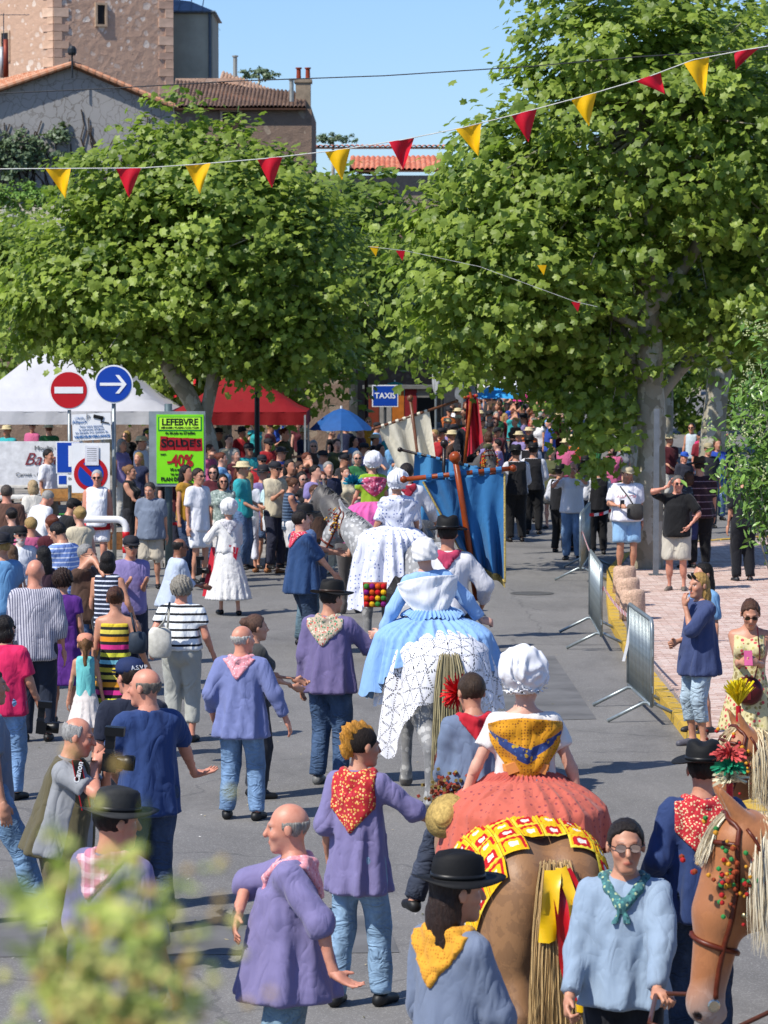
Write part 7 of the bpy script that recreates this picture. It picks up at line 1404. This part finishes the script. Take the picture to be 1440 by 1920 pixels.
# 2. the dapple-grey horse with white lace, rider in light blue, man with the banner
H2 = horse('dapple-grey horse draped in white lace carrying the rider in light blue', (.42, 27.6, 0), R(8), 1.0, 'grey', .025, (0, -25), ('#b8b4a8', '#77736a', 200, .4, .006, 0), ('#b4a880', '#6e6448', 1300, 1.15, .0032), legs=(.12, -.14, -.05, .05))
lc = empty('lace_cover', H2['root'].location, R(8), 'white openwork lace cover hanging in scallops over the dapple-grey horse', 'lace cover'); st = .0088; uu = np.arange(-1.45, 1.15, st); vv = np.arange(-1.35, .35, st); U_, V_ = np.meshgrid(uu, vv, indexing='ij')
P = drape(U_, V_, .47, .60, .36, 1.1, .05, 9, 2, .16) + np.array((.0, -.38, 1.52)); P = push(P, H2, .022); a_ = .15
qx = (U_ * math.sqrt(3) / 3 - V_ / 3) / a_; rz_ = V_ * 2 / 3 / a_; xx_, zz_, yy_ = qx, rz_, -qx - rz_; rx_, ry_, r3 = np.round(xx_), np.round(yy_), np.round(zz_); dx_, dy_, dz_ = abs(rx_ - xx_), abs(ry_ - yy_), abs(r3 - zz_)
rx2 = np.where((dx_ > dy_) & (dx_ > dz_), -ry_ - r3, rx_); rz2 = np.where((dz_ > dx_) & (dz_ > dy_), -rx2 - ry_, r3)
cu_ = a_ * (math.sqrt(3) * rx2 + math.sqrt(3) / 2 * rz2); cv_ = a_ * 1.5 * rz2; lx, ly = U_ - cu_, V_ - cv_; an = np.arctan2(ly, lx); rr = np.hypot(lx, ly); am_ = np.mod(an, math.pi / 3) - math.pi / 6
perp = np.abs(rr * np.sin(am_)); edge = a_ * .866 - rr * np.cos(np.mod(an + math.pi / 6, math.pi / 3) - math.pi / 6); dash = (np.mod(rr, .0185) < .0105); dash2 = np.mod(U_ + V_ * 1.7, .0195) < .011
hole = ((perp < .0085) & dash & (rr > .02) & (rr < a_ * .9)) | ((edge < .009) & dash2)
TH = np.arctan2(V_, U_); hem = np.hypot(U_, V_) > 1.02 + .42 * np.exp(-((TH + 2.6) / .38) ** 2) + .16 * np.exp(-((TH + .75) / .35) ** 2) - .12 * np.exp(-((TH + 1.45) / .16) ** 2) + .035 * np.abs(np.sin(TH * 14))
nU, nV = U_.shape; ok = ~(hole | hem)[:-1, :-1]; I0, J0 = np.nonzero(ok); F = np.stack([I0 * nV + J0, (I0 + 1) * nV + J0, (I0 + 1) * nV + J0 + 1, I0 * nV + J0 + 1], 1)
link('lace', npmesh(P.reshape(-1, 3), F), lc, plain('#e4e3e6', .8, 0, .05, 20, .3, 90))
SKB = cloth('#86aedb'); LB = cloth('#90b4de')
C2 = person('woman rider in light blue dress with white headscarf and white shawl', (.42, 27.45, 0), R(4), 1.66, 'near', 'fair', 1.05, bust=.4, side=-7, hz=1.56, feet=((.36, .3), (-.36, .3)), fz=(.95, .95), head=(4, 6, -5), top=dict(mat=LB, sleeve=1.85, hem=.95, loose=.45, name='bodice'), bot=pants('#7fa9d8', 1.2, False), shoe=None, hair=('short', '#3a2418'), hatk='headscarf', hatc='#dedcda', LH=(-.52, .05, .86), LE=(-.6, -.5, -.3), Ld=(-.9, .2, 0), RH=(.50, .08, .88), RE=(.6, -.5, -.3), Rd=(.9, .3, -.2), curl=.9, seed=103)
fichu(C2, cloth('#dedfe2', fold=.8), .99, .27, .035); polar_cloth('skirt', C2['root'], (0, -.02, 1.60), .54, .60, .30, lambda t: .68 + .55 * np.clip(-np.cos(t) - .15, 0, 1) + .42 * np.clip(np.cos(t) - .2, 0, 1) + .25 * np.clip(np.sin(t), 0, 1), SKB, 1, 1.15, 30, .016, 240, 34, .12, .05, 8, 1, .2)
polar_cloth('gathered_waist', C2['root'], (0, -.02, 1.68), .30, .28, .16, lambda t: .34 + .03 * np.sin(t * 5), SKB, 1, 1.2, 40, .010, 240, 12, .10)
M2 = person('man in black hat and white shirt holding the large blue banner, riding in front', (.56, 28.15, 0), R(-4), 1.76, 'mid', 'tan', 1.05, hz=1.56, feet=((.40, .2), (-.40, .2)), fz=(.8, .8), top=shirt('#d8d6d8', 1.9, .9, .5), bot=pants('#1a1a20', jean=False), hair=('short', '#1c120c'), hatk='felt', hatc='#121212', RH=(.30, .22, 1.0), RE=(.8, -.6, -.3), LH=(-.1, .3, 1.0), seed=104, scarf=dict(mat=cloth('#b83c5c'), tip=1.3))
def banner(label, Y, bar, pole, quad, col, wood='#8a3a14', fringe=None, barr=.022, yoff=.05, gather=7, loops=None):
    """cloth hung from a crossbar; bar, pole are photo points surveyed at depth Y; quad: top-left, top-right, bottom-right, bottom-left"""
    O = D(pole[0][0], pole[0][1], Y); root = empty('banner', O, 0, label, 'banner'); WM = plain(wood, .35, 0, .2, 8, .15, 40)
    a = D(*bar[0], Y) - O; b_ = D(*bar[1], Y) - O; m = MB(); m.tube([a, b_], barr, 10); 
    for e in (a, b_): m.lathe([(0, -.035), (.03, -.02), (.035, 0), (.03, .02), (0, .035)], 10, tuple(e))
    m.obj('crossbar', WM, root, smooth=True); pp = [D(x, y, Y) - O + Vector((0, -yoff, 0)) for x, y in pole]; m = MB(); m.tube(pp, barr * 1.25, 10); m.lathe([(barr, -.05), (.05, -.02), (.055, .02), (.03, .05), (0, .06)], 12, tuple(pp[0])); m.obj('pole', WM, root, smooth=True)
    TL, TR_, BR, BL_ = [D(x, y, Y) - O for x, y in quad]; V = []; nu, nv = 44, 26
    for i in range(nu + 1):
        for j in range(nv + 1): u, t = i / nu, j / nv; p = TL.lerp(TR_, u).lerp(BL_.lerp(BR, u), t); V.append(p + Vector((0, .055 * math.sin(u * gather * 3.1 + t * 1.5) * (.35 + t) + .03 * math.sin(u * 19 - t * 3), .02 * math.sin(u * 9) * t)))
    F = [(i * (nv + 1) + j, (i + 1) * (nv + 1) + j, (i + 1) * (nv + 1) + j + 1, i * (nv + 1) + j + 1) for i in range(nu) for j in range(nv)]; c_ = link('cloth', npmesh(V, F), root, cloth(col, fold=.5))
    for k in range(loops or 7): u = (k + .5) / (loops or 7); p = TL.lerp(TR_, u); q = a.lerp(b_, max(0, min(1, (p.x - a.x) / (b_.x - a.x)))); m = MB(); m.lathe([(barr * 1.25, -.025), (barr * 1.3, .025)], 10, tuple(q), rot=(b_ - a).to_track_quat('Z', 'Y').to_matrix()); m.box(((p.x + q.x) / 2, q.y - .0, (p.z + q.z) / 2), (.045, .012, abs(p.z - q.z) + .02)); m.obj('loop', cloth(col, fold=.5), root)
    if fringe:
        FM = plain(fringe, .7, 0, .3, 80); m = MB()
        def run(P):
            for a_, b2 in zip(P, P[1:]): m.tube([a_, b2], .011, 5, False)
        bot = [Vector(V[i * (nv + 1) + nv]) for i in range(nu + 1)]; run([Vector(V[j]) for j in range(nv + 1)]); run([Vector(V[nu * (nv + 1) + j]) for j in range(nv + 1)]); run(bot)
        for i in range(nu * 2): p = bot[i // 2].lerp(bot[min(i // 2 + 1, nu)], (i % 2) / 2); m.tube([p, p + Vector((.004, 0, -.055))], .006, 4)
        m.obj('fringe', FM, root)
    return root
banner('large blue banner with gold fringe on a varnished pole and crossbar', 28.35, ((757, 899), (962, 878)), ((853, 858), (868, 950), (880, 1030), (893, 1125)), ((793, 903), (946, 888), (946, 1092), (862, 1030)), '#2c6a9c', '#8c3c12', '#b09a58')
# 3. the grey horse in profile, rider in white dotted shawl, and a man before her
H3 = horse('dapple-grey horse with its head in profile and a red woven brow tassel', (.22, 38.9, 0), R(33), 1.02, 'grey', .024, (42, -12), ('#a8a8a4', '#6a6a68', 260, .35, .007, -1), ('#a8a090', '#5a5448', 200, 1.0, .008), turn=12)
bridle(H3, '#6a2a18', beads=['#8a2418', '#c09030', '#5a1a14'])
C3 = person('woman rider in white bonnet and blue-sprigged white shawl and gown', (.16, 38.7, 0), R(10), 1.66, 'near', 'tan', 1.0, hz=1.60, feet=((.3, .3), (-.3, .3)), fz=(.95, .95), head=(6, 4, 0), top=dict(mat=cloth('#d4d6e2', 'dots', (26, '#5a689c', .22)), sleeve=.9, hem=.95, loose=.4, name='bodice'), bot=pants('#d4d6e2', 1.2, False), shoe=None, hair=('short', '#3a2418'), hatk='bonnet', hatc='#dcdde4', LH=(-.32, .12, .92), RH=(.30, .2, .95), seed=105)
GW = cloth('#d6d8e4', 'dots', (20, '#5a689c', .22)); fichu(C3, cloth('#d0d3e0', 'dots', (24, '#4c5c94', .26)), 1.0, .26, .035)
polar_cloth('skirt', C3['root'], (-.06, .0, 1.66), .44, .46, .26, lambda t: .62 + .78 * np.clip(-np.cos(t) - .1, 0, 1) + .35 * np.clip(-np.sin(t), 0, 1), GW, 1, 1.15, 24, .018, 200, 34, .12, .05, 9, 4, .16)
person('dark-haired man in white shirt and red scarf riding before the sprigged shawl', (.28, 39.5, 0), R(10), 1.72, 'mid', 'tan', 1.0, hz=1.62, feet=((.40, .2), (-.40, .2)), fz=(.8, .8), top=shirt('#d6d6da', 1.9, .9, .5), bot=pants('#1a1a20', jean=False), hair=('short', '#1c120c'), scarf=dict(mat=cloth('#a8283c'), tip=1.28), RH=(.4, .22, 1.0), LH=(-.1, .3, 1.0), seed=106)
banner('smaller pale blue banner with dark crossbar between the two nearer riders', 41, ((750, 843), (905, 880)), ((833, 832), (830, 950)), ((777, 852), (900, 876), (890, 985), (772, 975)), '#3c7ca8', '#241c18', None, .018, .04, 6)
# decorated basket of woollen pompons by her saddle
root = empty('pompon_basket', D(703, 1115, 37.6), 0, 'red woven saddle basket trimmed with coloured pompons', 'basket'); m = MB(); m.box((0, 0, 0), (.26, .2, .28), taper=1.1); m.obj('basket', plain('#9c3c14', .9, 0, .2, 40, .5, 100), root)
r = random.Random(3)
for i in range(16):
    m = MB(); qd = .035; m.lathe([(0, -qd), (qd * .8, -qd * .6), (qd, 0), (qd * .8, qd * .6), (0, qd)], 9, (-.10 + .067 * (i % 4), -.12, -.1 + .07 * (i // 4))); m.obj('pompon', plain(('#b8121c', '#d8a414', '#3a7a2c', '#7a1468', '#c8500c')[i % 5], .9), root)
# 4. dark horse farther on with the pink-shawled rider
H4 = horse('dark grey horse whose ear and mane show beside the pink shawl', (-.12, 44.6, 0), R(38), 1.0, 'black', .03, (20, -10), ('#77756f', '#3c3a38', 160, .35, .009, 0), ('#55524c', '#222020', 150, 1, .01), turn=6)
m = MB(); r = random.Random(18)
for i in range(160): d = Vector((r.gauss(0, 1), r.gauss(0, 1), abs(r.gauss(0, 1)))).normalized(); L = r.uniform(.08, .16); sd = d.orthogonal().normalized() * .009; m.add([-sd, sd, d * L + sd, d * L - sd], [(0, 1, 2, 3)])
o = m.obj('blue_plume', plain('#127c94', .8), label='teal feather plume between the pink shawl and the dark horse', cat='plume'); o.location = D(663, 908, 43.6)
C4 = person('woman rider in white cap, pink shawl and lime green bodice', (-.16, 44.4, 0), R(12), 1.64, 'mid', 'tan', 1.0, hz=1.62, feet=((.3, .3), (-.3, .3)), fz=(.95, .95), head=(20, 4, 0), top=dict(mat=cloth('#86a824'), sleeve=.6, hem=.95, loose=.4, name='bodice'), bot=pants('#c83c88', 1.2, False), shoe=None, hair=('short', '#3a2418'), hatk='bonnet', hatc='#dcdce2', LH=(-.3, .2, .95), seed=107)
fichu(C4, cloth('#b84a6c', 'floral', (30, '#c8788c', '#a83454', '#e0b0bc')), 1.14, .20); polar_cloth('skirt', C4['root'], (0, 0, 1.64), .4, .44, .26, lambda t: .62 + .3 * np.clip(-np.cos(t), 0, 1), cloth('#d05a9c'), 1, 1.15, 20, .016, 160, 20, .12)
# 5. banners and riders farther up the street
banner('cream banner tilted on a wooden crossbar ahead of the riders', 52, ((700, 804), (856, 752)), ((769, 747), (783, 850), (790, 960)), ((711, 804), (805, 770), (822, 900), (757, 905)), '#cfc8b4', '#6a4430', None, .022, .05, 5)
banner('red banner with gold bands folded on a tall leaning pole', 56, ((872, 745), (893, 742)), ((868, 700), (884, 745), (878, 800), (871, 870)), ((874, 748), (896, 746), (906, 830), (872, 862)), '#a8142c', '#9a4a18', None, .024, .05, 3, 2)
H6 = horse('black horse with studded harness behind the red banner', (1.55, 60.5, 0), R(-160), 1.0, 'black', .036, (0, -20), ('#221e1c', '#0c0a0a', 120, .35, .012, 0), None); bridle(H6, '#5c1a14', beads=['#c0a030', '#b8121c'])
person('rider in dark costume on the black horse behind the red banner', (1.6, 60.7, 0), R(-165), 1.72, 'mid', 'tan', 1.0, hz=1.62, feet=((.40, .2), (-.40, .2)), fz=(.8, .8), top=shirt('#14141a', 1.9, .9, .5), bot=pants('#14141a', jean=False), hair=('short', '#1c120c'), scarf=dict(mat=cloth('#a8283c'), tip=1.28), RH=(.3, .3, 1.0), LH=(-.1, .3, 1.0), seed=108)
H7 = horse('white-maned horse carrying the cream banner bearer', (.55, 52.5, 0), R(14), 1.0, 'grey', .036, (0, -20), ('#c8c4bc', '#88847c', 120, .35, .012, 0), None)
person('banner bearer in white shirt under the cream banner', (.56, 52.3, 0), R(8), 1.72, 'mid', 'tan', 1.0, hz=1.58, feet=((.40, .2), (-.40, .2)), fz=(.8, .8), top=shirt('#c8c8cc', 1.9, .9, .5), bot=pants('#22222a', jean=False), hair=('short', '#1c120c'), RH=(.12, .34, 1.15), LH=(-.1, .3, 1.0), seed=109)
# 6. sorrel horse entering at the lower corner, held by the young man in glasses
hd = D(1342, 1630, 14.1)
H5 = horse('sorrel horse with pale flowing mane and bead-trimmed bridle in the lower corner', (hd.x + 1.42, 14.35, 0), R(97), 1.12, 'sorrel', .021, (0, -27), ('#d6cbb0', '#9a835c', 3200, .56, .0040, -1), None, turn=-4, legs=(0, 0, .1, -.05), hsz=1.14)
bridle(H5, '#5a2412', beads=['#a82020', '#c88c28', '#2c7a3c', '#8a3a1c'], bells=True, plume=['#d8cfae', '#1c8a62', '#c8504c'])
m = MB(); P = [tuple(H5['world'](H5['HL']((.06, .37, -.46)))), tuple(GLASSMAN['world'](GLASSMAN['wr'][-1])), (hd.x - .32, 13.75, 1.06), (hd.x - .1, 13.7, .98), (hd.x + .25, 13.8, 1.12), (hd.x + .75, 14.0, 1.55)]
Q_ = []
for i in range(len(P) - 1):
    for k in range(5): Q_.append(Vector(P[i]).lerp(Vector(P[i + 1]), k / 5))
m.tube(Q_ + [Vector(P[-1])], .011, 6); m.obj('reins', plain('#4a2414', .4, 0, .2, 30), smooth=True, label='brown leather reins looping below the young man in glasses', cat='reins')
FL = cloth('#cfc6b0', 'floral', (16, '#a83c4c', '#6a7a3c', '#c86a7c')); root = empty('person', (hd.x + 1.15, 14.2, 0), R(97)); root.name = 'person'
bpy.data.objects.remove(root)
C5 = person('rider on the sorrel horse whose rose-printed skirt edges into the lower corner', (hd.x + 1.32, 14.3, 0), R(97), 1.65, 'mid', 'tan', 1.0, hz=1.62, feet=((.3, .3), (-.3, .3)), fz=(.95, .95), top=shirt('#d8d4cc', 1.2, .95, .4), bot=pants('#cfc6b0', 1.2, False), shoe=None, hair=('short', '#3a2418'), hatk='bonnet', hatc='#dcdce2', seed=110)
polar_cloth('skirt', C5['root'], (0, .05, 1.56), .44, .5, .26, lambda t: .78 + .3 * np.clip(np.cos(t), 0, 1) + .3 * np.clip(-np.cos(t), 0, 1) + .12 * np.clip(np.sin(t), 0, 1), FL, 1, 1.15, 20, .02, 200, 30, .12)
# 7. another pale-maned horse behind the man in the dark blue smock
hd = D(1362, 1415, 18.6)
H8 = horse('second pale-maned sorrel horse behind the dark blue smock, yellow plume on its brow', (hd.x + 1.22, 18.75, 0), R(100), 1.0, 'sorrel', .026, (6, -16), ('#dccfac', '#a88c5c', 1800, .5, .0034, -1), None, legs=(0, 0, 0, .1))
bridle(H8, '#5a2412', beads=['#a82020', '#c88c28', '#5a1a14'], plume=['#e6cf18'])
# ---------------- spectators farther off: a few figures, then copies in other clothes ----------------
base_tops = cloth('#888888'); BASES = []
specs = [dict(), dict(RH=(.1, .3, 1.25), LH=(-.1, .3, 1.25)), dict(bust=.6, hips=.4, build=.92), dict(bust=.5, hips=.3, build=.9, LH=(-.1, .32, 1.15)), dict(build=1.12, belly=.6, RH=(.12, .3, 1.45)), dict(build=1.0, head=(30, 0, 0)), dict(build=.95, head=(-35, 5, 0), bust=.4), dict(build=1.05, RH=(.1, .25, 1.0), LH=(-.1, .28, 1.02))]
hairs = [('short', 'short'), ('crown', 'thinning'), ('long', 'long'), ('bun', 'pinned-up'), ('short', 'short'), ('short', 'cropped'), ('bob', 'bobbed'), ('short', 'short')]
hats_ = [None, 'cap', None, None, None, 'felt', None, 'straw']
for i, (sp_, hr, ht) in enumerate(zip(specs, hairs, hats_)):
    w_ = i in (2, 3, 6); I = person('x', (0, -50, 0), 0, 1.72, 'far', 'tan' if i % 3 else 'fair', top=dict(mat=base_tops, sleeve=.7 if not w_ else .2, hem=.84, loose=.35), bot=dict(mat=base_tops, len=.06 if i not in (3, 5) else .5), hair=(hr[0], '#2a1c14'), hatk=ht, hatc='#c8b890' if ht == 'straw' else '#222228', glass='dark' if i in (1, 4, 6) else None, seed=200 + i, **sp_)
    BASES.append(I['root'])
cols = [('white', '#d8d8dc'), ('navy', '#1c2440'), ('black', '#101014'), ('red', '#9c1c24'), ('azure', '#6a9cc8'), ('grey', '#77787c'), ('turquoise', '#2c9ca0'), ('olive', '#4c5030'), ('cream', '#c8bca0'), ('brown', '#4a3428'), ('pink', '#b8587c'), ('royal blue', '#24449c'), ('charcoal', '#2c2c30'), ('green', '#2c6a3c'), ('orange', '#b85c20'), ('lilac', '#8478a8'), ('maroon', '#4c1620'), ('mustard', '#a87c20')]
hc_ = [('dark', '#17100c'), ('brown', '#4a3020'), ('fair', '#a08450'), ('grey', '#8c8a86'), ('auburn', '#5c2c18')]
botc = [jeans('#2c4468'), jeans('#4a6c98'), cloth('#16161a'), cloth('#8a8070'), cloth('#c4c0b8'), cloth('#2a2c3c')]
used = set(); rr_ = random.Random(77); placed = []
def crowd_at(px, py, h_, rz, where, z0=0, first=[0]):
    p = at_top(px, py, h_, z0)
    for q in placed:
        if (q[0] - p[0]) ** 2 + (q[1] - p[1]) ** 2 < .30 ** 2: return
    placed.append(p)
    for _ in range(60):
        b = rr_.randrange(8); c_ = rr_.choice(cols); hcc = rr_.choice(hc_); wm = b in (2, 3, 6); nm = ('woman' if wm else 'man'); lab = '%s with %s %s hair in %s top %s' % (nm, hairs[b][1], hcc[0], c_[0], where)
        if b in (1, 5, 7): lab = '%s in %s and %s top, %s hair, %s' % (nm, ('', 'dark cap', '', '', '', 'black hat', '', 'straw hat')[b], c_[0], hcc[0], where)
        if lab not in used: break
    used.add(lab); (len(lab.split()) > 15) and print('LONG', lab); src = BASES[b]
    recolor(src, p, R(rz), lab, h_ / 1.74, {'shirt': cloth(c_[1]), 'trousers': rr_.choice(botc), 'shorts': rr_.choice(botc), 'hair': hair_mat(hcc[1])})['group'] = 'spectators lining the street'
Lx = random.Random(5)
# left of the procession: two or three rows behind the barriers, more under the tents
for k, (px, py, w) in enumerate(((392, 830, 'behind the sale poster'), (405, 800, 'behind the sale poster'), (418, 845, 'behind the sale poster'), (428, 812, 'by the leaning trunk'), (440, 840, 'by the leaning trunk'), (452, 800, 'by the leaning trunk'), (455, 862, 'by the leaning trunk'), (468, 828, 'beside the lantern post'), (490, 850, 'beside the lantern post'), (500, 820, 'beside the lantern post'), (512, 862, 'beside the lantern post'),
        (522, 835, 'under the red tent edge'), (535, 800, 'under the red tent edge'), (540, 858, 'under the red tent edge'), (555, 812, 'under the red tent edge'), (572, 800, 'under the red tent edge'), (578, 845, 'under the red tent edge'), (592, 868, 'by the grey horse'), (605, 842, 'by the grey horse'), (618, 862, 'by the grey horse'), (630, 820, 'below the blue parasol'), (642, 848, 'below the blue parasol'), (650, 872, 'below the blue parasol'), (660, 815, 'below the blue parasol'), (668, 842, 'below the blue parasol'), (682, 828, 'under the TAXIS sign'), (696, 842, 'under the TAXIS sign'), (700, 812, 'under the TAXIS sign'), (715, 830, 'under the TAXIS sign'), (618, 800, 'below the blue parasol'), (588, 822, 'under the red tent edge'),
        (480, 785, 'deep under the red tent'), (505, 790, 'deep under the red tent'), (525, 778, 'deep under the red tent'), (560, 782, 'deep under the red tent'), (690, 780, 'by the shaded booth'), (705, 790, 'by the shaded booth'), (730, 800, 'by the shaded booth'), (675, 795, 'by the shaded booth'), (740, 815, 'by the shaded booth'), (650, 790, 'by the shaded booth'),
        (240, 805, 'behind the road signs'), (262, 815, 'behind the road signs'), (225, 820, 'behind the road signs'), (275, 800, 'behind the road signs'), (258, 845, 'behind the road signs'), (345, 868, 'just behind the poster post'), (402, 868, 'just behind the poster post'), (15, 795, 'under the white tent'), (60, 790, 'under the white tent'), (90, 792, 'under the white tent'))):
    crowd_at(px + Lx.uniform(-3, 3), py, Lx.uniform(1.62, 1.8), Lx.choice([190, 215, 235, 250, 170, 20, 150]) if w.startswith(('deep', 'behind the road', 'under the white')) else Lx.uniform(200, 265), w, LZ if px < 600 else 0)
for px, py, w in ((22, 948, 'at the edge behind the brown shirt'), (58, 965, 'at the edge behind the brown shirt'), (98, 960, 'near the hoop rail'), (150, 945, 'near the hoop rail'), (5, 1000, 'low at the picture edge'), (160, 1015, 'near the hoop rail'), (245, 1000, 'near the hoop rail'), (590, 905, 'by the grey horse'), (604, 880, 'by the grey horse'), (566, 880, 'by the grey horse'), (492, 872, 'beside the lantern post'), (448, 872, 'by the leaning trunk'), (530, 868, 'under the red tent edge'), (325, 868, 'just behind the poster post'), (305, 860, 'just behind the poster post')):
    crowd_at(px, py, Lx.uniform(1.6, 1.76), Lx.choice([10, -20, 30, 200, 240]) if px < 300 else Lx.uniform(200, 265), w)
# the packed crowd beyond the banners
row = 0
for Y_, x0_, x1_, st_, w in ((70, 815, 935, 15, 'just beyond the banners'), (76, 822, 1000, 14, 'farther beyond the banners'), (83, 840, 1048, 13, 'near the black loudspeaker'), (90, 842, 1052, 12, 'below the bright blue parasol'), (98, 850, 1055, 11, 'far back below the parasols'), (107, 900, 1060, 10, 'near the red lamp post'), (117, 905, 1050, 10, "at the street's end")):
    x = x0_
    while x < x1_:
        hh = Lx.uniform(1.6, 1.8); py = HORIZ + (CH - hh) * FPX / (Y_ + Lx.uniform(-2, 2)); crowd_at(x, py, hh, Lx.uniform(60, 200) if Y_ < 90 else Lx.uniform(90, 270), w); x += st_ * Lx.uniform(.85, 1.5)
for px, py in ((1062, 820), (1078, 812), (1095, 825), (1112, 818), (1035, 835), (1150, 830), (1165, 822), (1255, 812), (1345, 820), (1362, 806)): crowd_at(px, py, Lx.uniform(1.62, 1.78), Lx.uniform(120, 220), 'behind the musicians' if px < 1200 else 'by the far pavement edge')
for b in BASES:
    for ch in list(b.children): bpy.data.objects.remove(ch)
    bpy.data.objects.remove(b)
# bicycle wheel-like white scooter glimpsed by the crowd is left out; a few handbags and a baby-blue top remain
# ---------------- blurred shrub right in front of the camera ----------------
root = empty('shrub', (-.42, 1.95, 0), 0, 'out-of-focus yellow-green shrub tips right before the camera', 'shrub')
t = leaf_mat('near_leaf', (.26, .36, .07), (.50, .56, .14), .35); TB = plain('#a89040', .9, 0, .2); me = npmesh(OVAL * (1.1, 1, 1), OVALF, True); colattr(me, np.array((.6, .6, .6))); me.materials.append(t)
r = random.Random(12); O = Vector((-.42, 1.95, 0)); tips = [(272, 1505), (150, 1600), (95, 1530), (330, 1640), (60, 1700), (230, 1600), (300, 1770), (180, 1690), (20, 1640), (360, 1860), (120, 1760), (250, 1700)]
m = MB()
for k, (px, py) in enumerate(tips):
    tp = D(px, py, 1.9 + r.uniform(-.1, .1)) - O; b0 = D(r.uniform(120, 260), 2000, 1.95) - O; m.tube([Vector((0, 0, 0)), Vector((b0.x * .8, b0.y, b0.z * .6)), b0, b0.lerp(tp, .5) + Vector((r.uniform(-.01, .01), 0, 0)), tp], [.012, .006, .0025, .002, .001], 5)
    for i in range(9):
        s_ = r.uniform(.15, 1.02); p = b0.lerp(tp, s_); o = bpy.data.objects.new('leaf', me); COL.objects.link(o); o.parent = root; o.location = p + Vector((r.uniform(-.012, .012), r.uniform(-.02, .02), r.uniform(-.008, .008))); z_ = r.uniform(.02, .036); o.scale = (z_, z_, z_); o.rotation_euler = (r.uniform(-1, 1.2), r.uniform(-1.2, 1.2), r.uniform(0, 6.3))
m.obj('stem', plain('#6a7a34', .7), root); m = MB()
for i in range(250):
    q = min(1, abs(r.gauss(0, .5))); px = 215 + r.gauss(0, 95) * (1.15 - .2 * q); py = 1935 - abs(r.gauss(0, 1)) * 165; p = D(px, py, 1.9 + r.uniform(-.12, .12)) - O; m.m = r.randrange(3); s_ = r.uniform(.003, .006); m.lathe([(0, -s_), (s_, 0), (0, s_)], 5, tuple(p))
m.obj('flower_buds', [plain('#c4c070', .8), plain('#b49858', .8), plain('#98a858', .8)], root, kind='stuff')

# litter and dust on the road
m = MB(); r = random.Random(31)
for i in range(260):
    p = G(r.uniform(0, 1150), 1120 + r.random() ** .7 * 900); s_ = r.uniform(.006, .022); m.m = r.randrange(3); a = r.uniform(0, 3.1); q = Vector((math.cos(a), math.sin(a), 0)) * s_; w_ = Vector((-q.y, q.x, 0)) * r.uniform(.2, .8); z = Vector((0, 0, .006)); m.add([p - q + z, p + w_ + z, p + q + z * 1.8, p - w_ + z], [(0, 1, 2, 3)])
m.obj('litter', [plain('#a89c7c', .8), plain('#d0ccc4', .8), plain('#5c5a3c', .8)], label='straw bits, dry leaves and paper scraps scattered over the road', cat='litter', kind='stuff')

for o in SC.objects:
    if o.get('label') and len(o['label'].replace('-', ' ').split()) > 16: print('LONG', o['label'])
